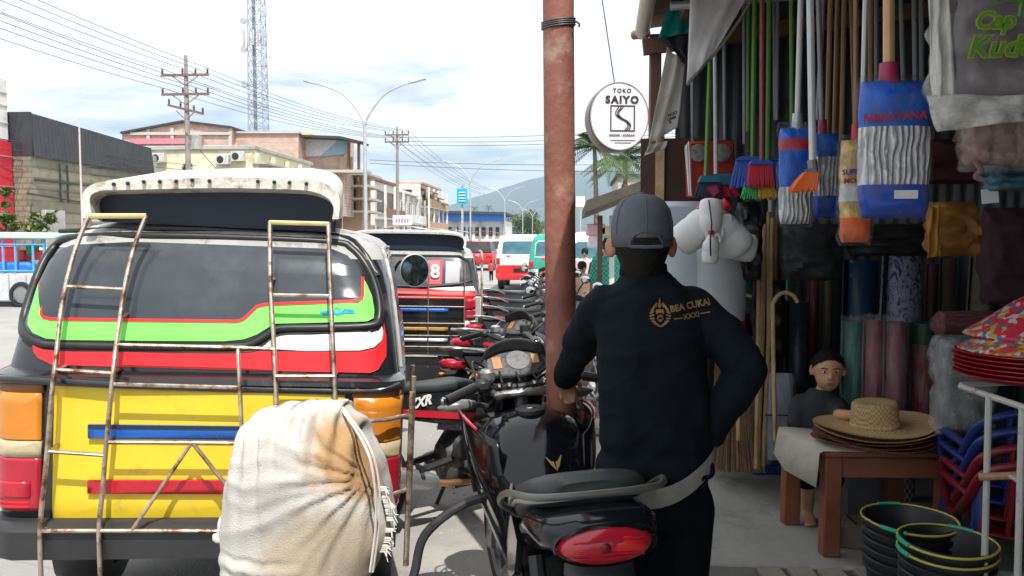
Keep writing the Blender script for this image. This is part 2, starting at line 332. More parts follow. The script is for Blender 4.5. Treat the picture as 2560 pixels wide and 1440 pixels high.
# corner block, white above red, at the left edge of the view
CXR = U(32, 400, 31).x; c0 = root('corner_building', 'white tower block with red lower cladding at the left edge of the photo', 'building', (CXR-1.8, 28.5, 0))
MB().box((CXR-1.8, 28.5, 2.9), (3.6, 5.0, 5.2), b=.04).build('red_cladding', m_redp, c0)
for k, z in enumerate((1.3, 2.5, 3.7, 4.9)): MB().box((CXR-1.8, 28.5, z), (3.64, 5.04, .05)).build('joint_strip', m_pink, c0, smooth=False)
MB().box((CXR-1.8, 28.5, 6.75), (3.5, 4.8, 2.5), b=.05).build('upper_wall', m_white, c0)
for z in (6.2, 6.9, 7.4): MB().box((CXR-.04, 28.5, z), (.04, 4.7, .06)).build('joint_strip', m_grey, c0, smooth=False)
# warehouse with dark cladding over olive block wall
wh = root('warehouse', 'low warehouse with dark corrugated upper cladding over an olive block wall', 'building', (-26, 36, 0))
MB().box((-26, 36.0, 2.55), (8, 9.6, 5.1)).build('wall', m_block, wh, smooth=False)
b = MB(); cy = [31.2+i*.13 for i in range(int(9.4/.13)+1)]
b.add([(-21.9+.03*(i % 2), y, 4.95) for i, y in enumerate(cy)]+[(-22.05+.03*(i % 2), y, 6.75-.04*(y-30)) for i, y in enumerate(cy)], [(i, i+1, i+1+len(cy), i+len(cy)) for i in range(len(cy)-1)])
b.build('upper_cladding', m_dkroof, wh, smooth=False, thick=.03)
MB().box((-26.2, 36, 6.2), (8.2, 9.2, .25), rot=(R(-2.2), 0, 0)).build('roof', m_dkroof, wh, smooth=False)
m_block_y = patmat('olive_block_front', 'brick', [(.25, .235, .17), (.32, .30, .21), (.20, .19, .15)], (1.1, 1.1, 1.1), .95, .05, rot=(R(90), 0, 0))
MB().box((-26, 31.14, 2.5), (8, .12, 5.0)).build('front_wall', m_block_y, wh, smooth=False); MB().box((-26, 31.12, 5.85), (8.1, .14, 1.75)).build('front_cladding', m_dkroof, wh, smooth=False)
MB().box((-24.2, 41.1, 3.0), (4, .5, 6.0)).build('end_pier', m_grey, wh, smooth=False)
MB().box((-21.9, 36, 4.0), (.08, 9.6, .07)).build('cable_tray', m_dkroof, wh, smooth=False)
MB().box((-21.9, 33, 3.3), (.08, 4.6, .05), rot=(R(-3), 0, 0)).build('cable_tray', m_dkroof, wh, smooth=False)
for y in (32.8, 33.3): MB().box((-21.9, y, 4.0), (.06, .06, 1.6)).build('conduit', m_dkroof, wh, smooth=False)
MB().box((-21.85, 32.2, 1.4), (.2, 1.3, 2.8), b=.02).build('roller_door', m_grey, wh)
# cream building
cb_ = root('cream_building', 'cream rendered two storey building with green window frames on its street side', 'building', (-24, 54, 0))
MB().box((-28, 54.5, 3.6), (16, 11, 7.2)).build('wall', m_cream, cb_, smooth=False)
MB().box((-28, 54.5, 7.33), (16.3, 11.3, .26), b=.03).build('parapet', m_grey, cb_)
MB().box((-28, 48.9, 4.0), (15.6, .12, .1)).build('ledge', m_grey, cb_, smooth=False)
for k, y in enumerate((50.6, 53.2, 55.8, 58.4)):
    window_x(cb_, -20, y, 5.0, 1.7, 1.3, m_greenp, m_glass_d)
    window_x(cb_, -20, y, 1.8, 1.7, 1.6, m_greenp, m_glass_d)
MB().box((-19.6, 54.5, 6.35), (.9, 11.2, .12)).build('sunshade', m_grey, cb_, smooth=False)
for y in (49.2, 51.9, 54.5, 57.1, 59.8): MB().box((-19.86, y, 3.5), (.26, .3, 7.0)).build('pilaster', m_cream, cb_, smooth=False)
# brick gable behind
bg = root('brick_house', 'unplastered red brick building with low gable rising behind the cream one', 'building', U(470, 420, 63))
px_prism([(305, 430), (305, 330), (455, 303), (575, 318), (575, 430)], 63, 80, 'gable_wall', m_brick, bg)
px_prism([(576, 430), (576, 331), (746, 331), (746, 430)], 64, 70, 'wing_wall', m_brick, bg)
px_prism([(300, 329), (455, 300), (578, 315), (578, 320), (455, 305), (300, 334)], 62.7, 80, 'roof', m_dkroof, bg)
px_prism([(576, 328), (748, 328), (748, 333), (576, 333)], 63.8, 70, 'coping', m_slab, bg)
px_prism([(325, 346), (505, 346), (505, 360), (325, 360)], 62.6, 62.9, 'pink_band', m_pink, bg)
px_prism([(325, 330), (575, 330), (575, 337), (325, 337)], 62.8, 62.95, 'ring_beam', m_slab, bg)
for a in (370, 430, 575): px_prism([(a-4, 320), (a+4, 320), (a+4, 430), (a-4, 430)], 62.85, 62.97, 'column', m_slab, bg)
# brick house with tarpaulin
bt = root('brick_shophouse', 'red brick upper storey closed with a white tarpaulin under a wide metal eave', 'building', U(800, 480, 66))
px_prism([(746, 540), (746, 342), (860, 342), (860, 540)], 66, 69, 'wall', m_brick, bt)
px_prism([(744, 345), (846, 349), (800, 391), (744, 391)], 65.8, 65.95, 'tarpaulin', m_tarp_w, bt)
px_prism([(846, 349), (873, 350), (873, 385), (802, 391)], 65.83, 65.9, 'panel', m_bluew, bt)
px_prism([(738, 336), (850, 340), (905, 353), (903, 357), (848, 346), (738, 341)], 64.2, 66.5, 'roof_eave', m_dkroof, bt)
px_prism([(746, 332), (775, 333), (775, 338), (746, 338)], 64.4, 66, 'yellow_sheet', m_yel, bt)
px_prism([(850, 392), (880, 392), (880, 425), (850, 425)], 65.7, 66, 'corner_panel', m_tan, bt)
px_prism([(800, 424), (915, 424), (915, 431), (800, 431)], 65, 67, 'balcony_slab', m_slab, bt)
for a in (868, 893): px_prism([(a, 356), (a+5, 356), (a+5, 424), (a, 424)], 65.4, 65.75, 'post', m_brown, bt)
# tan house with balconies
bn = root('balcony_house', 'narrow tan and brown house with stacked open balconies', 'building', U(885, 560, 70))
px_prism([(845, 600), (845, 431), (905, 431), (905, 600)], 70, 73, 'wall', m_tan, bn)
for y in (432, 462, 494, 526): px_prism([(842, y), (922, y), (922, y+5), (842, y+5)], 68.2, 73, 'balcony_slab', m_slab, bn)
for y in (448, 480, 512): 
    for a in (858, 876, 894, 912): px_prism([(a, y-12), (a+3, y-12), (a+3, y+15), (a, y+15)], 68.3, 68.6, 'post', m_brown, bn)
for y in (440, 470, 502): px_prism([(862, y+4), (888, y+4), (888, y+22), (862, y+22)], 69.8, 69.95, 'window', m_glass_d, bn)
# row of shophouses further along
def shophouse(y0, y1, x, h, lab, wall, trim, ns=2, extra=None, depth=9):
    r = root('shophouse', lab, 'building', (x-depth/2, (y0+y1)/2, 0), group='shophouses along the far side')
    MB().box((x-depth/2, (y0+y1)/2, h/2), (depth, y1-y0-.05, h)).build('wall', wall, r, smooth=False)
    MB().box((x-depth/2, (y0+y1)/2, h+.15), (depth+.5, y1-y0, .3), b=.04).build('parapet', trim, r)
    fh = h/ns; nb = max(2, int((y1-y0)/3.2))
    for s_ in range(1, ns): 
        MB().box((x+.55, (y0+y1)/2, s_*fh), (1.3, y1-y0-.1, .16)).build('balcony_slab', m_slab, r, smooth=False)
        MB().box((x+1.12, (y0+y1)/2, s_*fh+.55), (.07, y1-y0-.2, .9)).build('balustrade', trim, r, smooth=False)
    for k in range(nb):
        y = y0+(k+.5)*(y1-y0)/nb
        for s_ in range(ns): window_x(r, x, y, s_*fh+fh*.48, (y1-y0)/nb*.6, fh*.55, trim, m_glass_d)
    nb2 = 3
    for k in range(nb2):
        for s_ in range(ns): window_y(r, x-1.6-k*2.6, y0, s_*fh+fh*.55, 1.3, fh*.42, trim, m_glass_d)
    for k in range(nb+1): MB().box((x+1.0, y0+.15+k*(y1-y0-.3)/nb, h/2-.2), (.22, .22, h-.4)).build('column', wall, r, smooth=False)
    return r
sh1 = shophouse(75.5, 84, -19.0, 7.2, 'white shophouse with dark red shutters beyond the near lamp post', m_white, m_brown)
sh2 = shophouse(84.2, 94, -18.6, 6.6, 'grey shophouse with stepped terrace roof behind the second utility pole', m_grey, m_white)
sh3 = shophouse(94.2, 108, -18.2, 8.2, 'white three storey shophouse with brown sloping roofs at the end of the row', m_white, m_tan, 3)
for k in range(3): MB().box((-17.6, 96+k*4, 7.6-k*.5), (2.2, 3.4, .14), rot=(0, R(24), 0)).build('canopy', m_brown, sh3, smooth=False)
mk = root('market_hall', 'long white market hall with bright blue fascia under a dark roof', 'building', U(1170, 600, 170))
px_prism([(1078, 612), (1078, 552), (1262, 552), (1262, 612)], 170, 190, 'wall', m_white, mk)
px_prism([(1074, 533), (1264, 536), (1264, 553), (1074, 551)], 168.5, 169.9, 'fascia', m_bluefas, mk)
px_prism([(1072, 526), (1266, 530), (1266, 536), (1072, 533)], 167.5, 191, 'roof', m_dkroof, mk)
for a in range(1086, 1256, 17): px_prism([(a, 568), (a+9, 568), (a+9, 590), (a, 590)], 169.6, 169.95, 'window', m_glass_d, mk)
for a in (1078, 1138, 1198, 1258): px_prism([(a, 553), (a+4, 553), (a+4, 612), (a, 612)], 169.3, 169.9, 'column', m_grey, mk)
# long low wall of stalls along the far kerb, built as separate stalls
m_st = [mat('stall_pink', (.7, .45, .5), .7), mat('stall_blue', (.3, .5, .7), .7), mat('stall_cream', (.7, .6, .45), .7), mat('stall_red', (.55, .12, .12), .7)]
for k, (a, Y, l_) in enumerate(((1010, 60, 'cream canopy stall at the kerb left of the blue sign post'), (1075, 72, 'pink canopy stall right of the white shophouse'), (1130, 84, 'pale blue canopy stall under the blue sign'), (1212, 95, 'red canopy stall at the market hall end'))):
    p = U(a, 600, Y); g = root('market_stall', l_, 'stall', (p.x, p.y, 0), group='stalls along the far kerb'); c = m_st[[2, 0, 1, 3][k]]
    b = MB(); b.sheet(lambda u, v: (p.x-1.8+3.6*u, p.y-1.2+2.4*v, 2.35+.25*math.sin(math.pi*u)+.02*math.sin(9*v)), 8, 3); b.build('canopy', c, g, thick=.03)
    for dx in (-1.7, 1.7):
        for dy in (-1.1, 1.1): MB().tube([(p.x+dx, p.y+dy, 0), (p.x+dx, p.y+dy, 2.35)], .035, 6).build('post', m_grey, g)
    MB().box((p.x, p.y, .45), (3.2, 1.6, .9), b=.03).build('counter', m_st[(k+1) % 4], g)
    for q in range(5): MB().box((p.x-1.3+q*.62, p.y-.3, 1.05), (.5, .6, .3), b=.02).build('crate', m_st[(q+k) % 4], g)
# roof tanks, cooling units and dishes on the far buildings
m_tank = mat('orange_tank', (.55, .22, .05), .5); m_ac = mat('cooling_unit', (.55, .55, .53), .5)
for k, (x, y, z, l_) in enumerate(((-21.5, 79, 7.5, 'orange water tank on the first shophouse roof'), (-21, 90, 6.9, 'orange water tank on the second shophouse roof'), (-25, 58.5, 7.46, 'orange water tank on the cream building'))):
    tag(MB().lathe([(.45, 0), (.5, .1), (.5, .9), (.4, 1.05), (.15, 1.12), (.15, 1.2), (.02, 1.2)], 18, (x, y, z)).build('water_tank', m_tank), l_, 'water tank', 'roof water tanks')
for k, (a, y, Y) in enumerate(((598, 392, 48.9), (560, 400, 48.9), (400, 396, 48.9))):
    p = U(a, y, Y); r_ = root('cooling_unit', ['cooling unit nearest the corner of the cream wall', 'cooling unit in the middle of the cream wall', 'cooling unit at the left of the cream wall'][k], 'air conditioner', p, group='cooling units on the cream wall'); MB().box(p+Vector((0, -.18, 0)), (.85, .34, .6), b=.02).build('case', m_ac, r_); MB().lathe([(.22, 0), (.22, .02), (.05, .03)], 16, p+Vector((-.1, -.35, 0)), Euler((R(90), 0, 0)).to_matrix()).build('fan_grille', m_glass_d, r_)
# signs
sb = root('signboard', 'white and pale blue shop signboard with pink letters before the shophouses', 'sign', U(1005, 600, 58))
px_prism([(982, 538), (1030, 538), (1030, 562), (982, 562)], 58, 58.12, 'board', mat('sign_white', (.75, .8, .85), .5), sb)
for q in range(5): px_prism([(989+q*7, 546), (993+q*7, 546), (993+q*7, 554), (989+q*7, 554)], 57.93, 57.99, 'print_mark', m_pink, sb)
for a in (986, 1026): px_prism([(a-1, 562), (a+1, 562), (a+1, 652), (a-1, 652)], 58.02, 58.1, 'post', m_grey, sb)
sb = root('signboard', 'small white signboard high on the last shophouse', 'sign', U(1045, 520, 96))
px_prism([(1030, 501), (1060, 501), (1060, 522), (1030, 522)], 96, 96.2, 'board', m_white, sb)
for y in (507, 513): px_prism([(1036, y), (1054, y), (1054, y+2), (1036, y+2)], 95.93, 95.99, 'print_line', m_grey, sb)
bs_ = root('sign_post', 'bright cyan blue sign board on a grey post before the second lamp', 'sign', (U(1155, 600, 62).x, 62, 0))
m_cy = mat('cyan_sign', (.0, .42, .72), .4)
px_prism([(1142, 471), (1168, 471), (1168, 511), (1142, 511)], 62, 62.15, 'board', m_cy, bs_)
for y in (480, 487, 494, 501): px_prism([(1147, y), (1163, y), (1163, y+2.4), (1147, y+2.4)], 61.93, 61.99, 'print_line', m_white, bs_)
px_prism([(1153, 462), (1158, 462), (1158, 650), (1153, 650)], 62.16, 62.4, 'post', m_grey, bs_)

# ------------------------------------------------------------------ poles, lamps, tower, wires
m_steel = mat('galvanised_steel', (.52, .55, .58), .45, .6, var=.1, vs=3); m_pole = mat('weathered_pole', (.30, .27, .26), .85, var=.25, vs=2); m_rustarm = mat('rusty_crossarm', (.23, .12, .11), .8, var=.3)
m_ins = mat('insulator', (.05, .04, .045), .3); m_wire = mat('cable_black', (.06, .06, .065), .6)
def make_lamp():
    r = root('street_lamp', '', 'street lamp', (0, 0, 0), group='double arm lamps on the median')
    MB().tube([(0, 0, .12), (0, 0, 2), (0, 0, 7.15)], [.12, .10, .075], 10).build('pole', m_steel, r)
    MB().lathe([(.2, .12), (.2, .16), (.13, .2), (.12, .45)], 12).build('base', m_steel, r)
    for s in (-1, 1):
        pts = spline([(0, 0, 7.0), (s*.28, 0, 7.55), (s*.95, 0, 8.35), (s*1.75, 0, 8.75), (s*2.35, 0, 8.92)], 5)
        MB().tube(pts, [.06-.025*i/len(pts) for i in range(len(pts))], 8).build('arm', m_steel, r)
        b = MB(); b.box((s*2.55, 0, 8.97), (.75, .2, .07), rot=(0, R(-14*s), 0), b=.02); hd = b.build('lamp_head', m_steel, r)
        MB().box((s*2.6, 0, 8.935), (.45, .15, .02), rot=(0, R(-14*s), 0)).build('lens', m_white, hd, smooth=False)
    MB().box((0, 0, 7.05), (.22, .16, .2), b=.02).build('bracket', m_steel, r)
    return r
lp = make_lamp(); LL = ['tall double arm lamp nearest of the row, beside the tan balcony house', 'double arm lamp just right of the cyan sign', 'third double arm lamp, before the green tree', 'fourth double arm lamp, small, before the green tree', 'farthest and smallest double arm lamp left of the rusty pillar']
for i, (a, Y) in enumerate(((915, 37.4), (1176, 75), (1262, 112), (1307, 150), (1331, 188))):
    o = lp if i == 0 else copy_tree(lp); o.location = (U(a, 600, Y).x, Y, 0); o['label'] = LL[i]
def utility_pole(x, y, h, lab, arms):
    r = root('utility_pole', lab, 'utility pole', (x, y, 0)); MB().tube([(x, y, 0), (x, y, h*.7), (x, y, h)], [.17, .13, .09], 10).build('pole', m_pole, r)
    tips = []
    for z, half, tilt in arms:
        M = Euler((0, tilt, 0)).to_matrix(); a = MB(); a.box((x, y-.13, z), (half*2, .1, .12), rot=(0, tilt, 0)); ao = a.build('crossarm', m_rustarm, r, smooth=False)
        for s in (-.95, -.1 if half > 1.2 else -.3, .45, .95):
            p = Vector((x, y-.13, z))+M@Vector((s*half, 0, .06)); b = MB(); b.lathe([(.03, 0), (.06, .05), (.035, .09), (.07, .14), (.035, .19), (.06, .24), (.03, .3)], 8, p); b.build('insulator', m_ins, ao); tips.append(p+Vector((0, 0, .28)))
        for s in (-1, 1): MB().tube([(x+s*half*.55, y-.1, z-.05), (x, y-.1, z-.55)], .025, 5).build('brace', m_rustarm, ao)
    return tips
P1 = (U(475, 600, 41.5).x, 41.5); P2 = (U(995, 600, 68).x, 68)
T1 = utility_pole(*P1, 11.3, 'grey utility pole with three crossarms before the brick gable', [(10.25, 1.3, 0), (9.25, 1.3, 0), (8.45, 1.0, R(14))])
T2 = utility_pole(*P2, 11.2, 'slim utility pole with two crossarms right of the near lamp', [(10.5, 1.05, 0), (9.9, 1.05, 0)])
b = MB(); b.lathe([(.05, 0), (.28, .05), (.28, .75), (.05, .8)], 12, (P1[0]+.6, P1[1]-.2, 6.3)); tag(b.build('transformer', m_grey), 'small grey transformer can on the left utility pole', 'transformer')
WG = 'overhead cables'
def wire(a, b_, sag, r=.012, lab='thin black overhead cable strung across the white sky', grp=WG):
    a = Vector(a); b_ = Vector(b_); pts = []
    for i in range(15):
        t = i/14; p = a.lerp(b_, t); p.z -= sag*4*t*(1-t); pts.append(p)
    tag(MB().tube(pts, r, 4).build('overhead_cable', m_wire), lab, 'cable', grp)
P0 = (P1[0]+.4, 4.0); ORD = ['leftmost', 'second', 'third', 'rightmost']; ARM = ['top', 'second']; WL = lambda i, tail: 'cable at the %s insulator of the %s crossarm, %s' % (ORD[i % 4], ARM[i//4], tail)
for i in range(8): wire((P0[0]+(T1[i].x-P1[0]), P0[1], T1[i].z+.1), T1[i], .55, .014, WL(i, 'left of the left utility pole'), 'cables left of the first pole')
for i in range(8): wire(T1[i], T2[i % 8], .5, .014, WL(i, 'between the two utility poles'), 'cables between the poles')
P3 = (P2[0]+1, 130)
for i in range(6): wire(T2[i], (P3[0]+(T2[i].x-P2[0]), P3[1], T2[i].z-1.2), .8, .02, WL(i, 'beyond the right utility pole'), 'cables beyond the second pole')
for z, zb, l_ in ((10.1, 10.2, 'uppermost'), (9.75, 9.75, 'middle'), (9.45, 9.5, 'lowest')): wire((P2[0], 66, z), (9, 62, zb), .35, .018, l_+' of the three high cables crossing the road under the clouds', 'high road crossing cables')
for z, zb, l_ in ((7.6, 7.2, 'upper'), (7.35, 6.6, 'lower')): wire((U(925, 405, 60).x, 60, z), (9, 60, zb), .25, .018, l_+' of the two cables crossing the road at mid height', 'lower road crossing cables')
for i in range(4): wire((-24, 10, 4.6+.5*i), (-21.3, 44, 4.9+.28*i), .4, .014, ['lowest', 'second lowest', 'second highest', 'highest'][i]+' slack cable sagging before the dark warehouse cladding', 'cables before the warehouse')
wire((P1[0], 41.3, 7.2), (-16.5, 47, .1), .05, .02, 'stay wire slanting down from the left utility pole', None)
# telecom mast
TX, TY = U(652, 600, 115).x, 115; tw = root('telecom_tower', 'tall grey lattice telecom tower rising out of the top of the picture', 'tower', (TX, TY, 0)); H = 46; hb, ht = 1.25, .85
m_lat = mat('lattice_steel', (.38, .43, .52), .6, .3, var=.15)
def cw(z): return hb+(ht-hb)*z/H
for sx in (-1, 1):
    for sy in (-1, 1): MB().tube([(TX+sx*cw(z), TY+sy*cw(z), z) for z in (0, H/2, H)], .09, 6).build('leg', m_lat, tw)
b = MB(); z = 0
while z < H-1.5:
    z2 = z+1.5; a, c = cw(z), cw(z2)
    for (p, q) in (((-1, -1), (1, -1)), ((1, -1), (1, 1)), ((1, 1), (-1, 1)), ((-1, 1), (-1, -1))):
        b.tube([(TX+p[0]*a, TY+p[1]*a, z), (TX+q[0]*c, TY+q[1]*c, z2)], .045, 4); b.tube([(TX+q[0]*a, TY+q[1]*a, z), (TX+p[0]*c, TY+p[1]*c, z2)], .045, 4); b.tube([(TX+p[0]*c, TY+p[1]*c, z2), (TX+q[0]*c, TY+q[1]*c, z2)], .035, 4)
    z = z2
o = b.build('bracing', m_lat, tw); o['kind'] = 'stuff'
MB().box((TX-.2, TY-.6, H/2), (.5, .12, H)).build('cable_ladder', mat('feeder_cables', (.2, .22, .27), .7), tw, smooth=False)
for z, s in ((27, 1), (29, -1), (31, 1), (33, -1), (34, 1), (24, -1)):
    b = MB(); b.lathe([(.05, -.2), (.45, -.1), (.5, 0), (.48, .18)], 12, (TX+s*1.5, TY-1.2, z), Euler((R(90), 0, 0)).to_matrix()); b.build('dish', m_steel, tw)
for k in range(5): MB().box((TX-1.4+k*.7, TY-1.4, 30.6), (.3, .2, 2.2), b=.03).build('panel_antenna', m_steel, tw)
tag(MB().tube([(U(207, 600, 29).x, 29, 0), (U(207, 600, 29).x, 29, 6.15)], [.045, .03], 7).build('flagpole', mat('pinkish_pole', (.6, .5, .5), .6)), 'thin bare flagpole before the olive block wall', 'flagpole')

# ------------------------------------------------------------------ trees and plants
m_bark = mat('bark', (.16, .12, .085), .9, var=.3, vs=4, bump=.6, bs=25)
m_leaf = [mat('leaf_mid', (.075, .13, .03), .6, var=.35, vs=1.2), mat('leaf_dark', (.04, .085, .025), .6, var=.35, vs=1.2), mat('leaf_yellow', (.17, .20, .04), .6, var=.3, vs=1.2)]
m_palm = mat('palm_leaf', (.06, .10, .03), .5, var=.35, vs=1.5)
def leaves(b, c, rad, n, size, rnd, flat=1.0):
    for _ in range(n):
        while True:
            p = Vector((rnd.uniform(-1, 1), rnd.uniform(-1, 1), rnd.uniform(-1, 1)))
            if .15 < p.length < 1: break
        p = Vector((p.x*rad[0], p.y*rad[1], p.z*rad[2]))+Vector(c); s = size*rnd.uniform(.6, 1.3)
        M = Euler((rnd.uniform(-1, 1), rnd.uniform(-1, 1), rnd.uniform(0, 6.3))).to_matrix()
        b.add([p+M@Vector((-s*.5, 0, 0)), p+M@Vector((0, -s*.28, .05*s)), p+M@Vector((s*.6, 0, 0)), p+M@Vector((0, s*.28, .05*s))], [(0, 1, 2, 3)])
def tree(loc, h, wd, lab, seed, n=1500, leaf=.5, name='broadleaf_tree', lobes=11, mats=(0, 1, 2), cat='tree', grp=None, low=.35):
    rnd = random.Random(seed); r = root(name, lab, cat, loc, group=grp); x, y, z0 = loc
    MB().tube(spline([(x, y, z0), (x+.04*h, y, z0+h*.25), (x, y, z0+h*.6)], 4), [h*.035*(1-.06*i) for i in range(9)], 8).build('trunk', m_bark, r)
    lob = []
    for k in range(lobes):
        a = rnd.uniform(0, 6.28); q = rnd.uniform(0, .75); c = Vector((x+math.cos(a)*q*wd*.5, y+math.sin(a)*q*wd*.5, z0+h*rnd.uniform(low, .88))); lob.append(c)
        if k < 6: MB().tube([(x, y, z0+h*(.3+.04*k)), c], [h*.014, h*.005], 5).build('limb', m_bark, r)
    for mi in mats:
        b = MB()
        for k, c in enumerate(lob):
            if (k+mi) % 2 and mi == 2: continue
            s = wd*rnd.uniform(.16, .27); leaves(b, c, (s, s, s*.72), n//(lobes*len(mats))+4, leaf, rnd)
        b.mesh; o = fin(b.mesh(False), 'crown', m_leaf[mi], r, smooth=False); o['kind'] = 'stuff'
    return r
tree((U(1305, 600, 205).x, 205, 0), 9.4, 10.5, 'dense green roadside tree at the far end of the road', 5, 7000, .42, lobes=22, low=.22)
tree((U(1338, 600, 235).x, 235, 0), 8.0, 9, 'smaller green tree just left of the rusty pillar', 6, 3000, .5, lobes=14, low=.2)
def shrub(px, py, Y, h, wd, lab, seed, mats=(0, 2)):
    p = U(px, py, Y); tree((p.x, p.y, p.z), h, wd, lab, seed, 420, .17, 'leafy_shrub', 8, mats, 'shrub', 'shrubs across the road', .15)
shrub(100, 585, 26, .75, 1.1, 'low yellow green shrub above the trishaw roof', 11)
shrub(18, 588, 25, .9, .9, 'green shrub at the left edge above the trishaw', 12)
shrub(12, 540, 27, 1.2, .5, 'thin upright plant before the red cladding', 13)
shrub(232, 545, 27, .8, .5, 'shrub peeking out left of the minibus roof visor', 14)
shrub(236, 442, 38, .9, .7, 'small bush on the wall behind the roof visor', 15)
shrub(470, 432, 46, .6, 1.0, 'tuft of weeds at the foot of the left utility pole', 16)
def palm(loc, h, lab, seed, fl=2.4, nf=20, nl=16, grp=None, tr=.14):
    rnd = random.Random(seed); r = root('palm_tree', lab, 'palm tree', loc, group=grp); x, y, z0 = loc
    top = Vector((x+rnd.uniform(-.04, .04)*h, y, z0+h))
    MB().tube(spline([(x, y, z0), (x+(top.x-x)*.2, y, z0+h*.5), top], 6), [tr*(1.15-.05*i) for i in range(13)], 9).build('trunk', m_bark, r)
    for k in range(nf):
        a = 6.283*k/nf+rnd.uniform(-.2, .2); el = rnd.uniform(-.35, 1.2); d = Vector((math.cos(a)*math.cos(el), math.sin(a)*math.cos(el), math.sin(el))); sd_ = Vector((-math.sin(a), math.cos(a), 0))
        ln = fl*rnd.uniform(.8, 1.1); pts = []
        for i in range(nl+1): t = i/nl; pts.append(top+d*ln*t+Vector((0, 0, -ln*.55*t*t)))
        b = MB(); b.tube(pts, [.022*(1-.8*i/nl) for i in range(nl+1)], 4)
        for i in range(2, nl):
            w2 = ln*.24*math.sin(math.pi*min(1, i/nl*.9+.08)); 
            for s in (-1, 1):
                q = pts[i]; e = q+sd_*s*w2+(pts[i+1]-q).normalized()*w2*.7+Vector((0, 0, -w2*.45)); m1 = q.lerp(e, .5); wv = (pts[i+1]-q).normalized()*.03*fl
                b.add([q, m1+wv, e, m1-wv*.4], [(0, 1, 2, 3)])
        fr = fin(b.mesh(False), 'frond', m_palm, r, smooth=False)
    return r
pl = U(1492, 600, 33); palm((pl.x, 33, 0), 5.3, 'tall coconut palm left of the round shop sign, behind the stall roof', 3, 1.6, 26, 18, tr=.13)
pl = U(1566, 600, 36); palm((pl.x, 36, 0), 5.2, 'coconut palm under the round shop sign, right of the other palm', 4, 2.0, 30, 18, tr=.15)
for k, (a, y, Y, l_) in enumerate(((1103, 518, 200, 'distant palm above the left end of the market hall'), (1187, 522, 205, 'distant palm above the middle of the market hall'), (1218, 518, 205, 'distant palm above the right end of the market hall'))):
    p = U(a, y, Y); palm((p.x, Y, 0), p.z, l_, 20+k, 2.0, 14, 8, 'palms behind the market hall', .16)
# ------------------------------------------------------------------ minibuses
m_black = mat('black_paint', (.018, .020, .024), .16, var=.3, vs=3, coat=.6, dirt=(.09, .085, .08), da=.22, ds=5)
m_roofg = mat('dusty_silver_roof', (.42, .42, .41), .5, .2, var=.15, vs=4, dirt=(.16, .14, .12), da=.4, ds=8)
m_rub = mat('rubber', (.02, .02, .021), .35, var=.2); m_tint = mat('tinted_glass', (.045, .055, .066), .12, var=.25, vs=2.5, bump=.03, bs=4, dirt=(.075, .083, .09), da=.45, ds=2.2)
m_lime = mat('lime_green_vinyl', (.20, .78, .12), .45, var=.05); m_redv = mat('red_vinyl', (.80, .022, .03), .4, var=.06); m_whv = mat('white_vinyl', (.82, .82, .82), .4, var=.04)
m_yelp = mat('yellow_paint', (.84, .60, .035), .34, var=.09, vs=2.5, coat=.25, dirt=(.55, .40, .06), da=.24, ds=6, bump=.12, bs=5); m_orl = mat('amber_lens', (.62, .22, .02), .2, var=.1, coat=.5); m_cll = mat('clear_lens', (.50, .42, .26), .25, var=.1, coat=.5); m_rdl = mat('red_lens', (.42, .012, .03), .18, var=.12, coat=.5)
m_chip = mat('chipped_white_paint', (.74, .72, .66), .6, var=.08, vs=6, dirt=(.36, .22, .12), da=.38, ds=14, bump=.25, bs=40)
m_navy = mat('navy_panel', (.016, .028, .05), .45, var=.3, vs=2); m_rail = mat('rusty_chrome', (.52, .44, .36), .35, .75, var=.3, vs=12, dirt=(.16, .07, .035), da=.55, ds=18)
m_blu = mat('blue_metallic', (.015, .12, .50), .25, .2, coat=.5); m_redm = mat('red_metallic', (.50, .012, .03), .25, .1, coat=.5); m_cyan = mat('cyan_ink', (.0, .35, .62), .5); m_rim = mat('steel_rim', (.35, .35, .36), .4, .7); m_mir = mat('mirror_glass', (.55, .6, .62), .04, 1.0, var=.05)
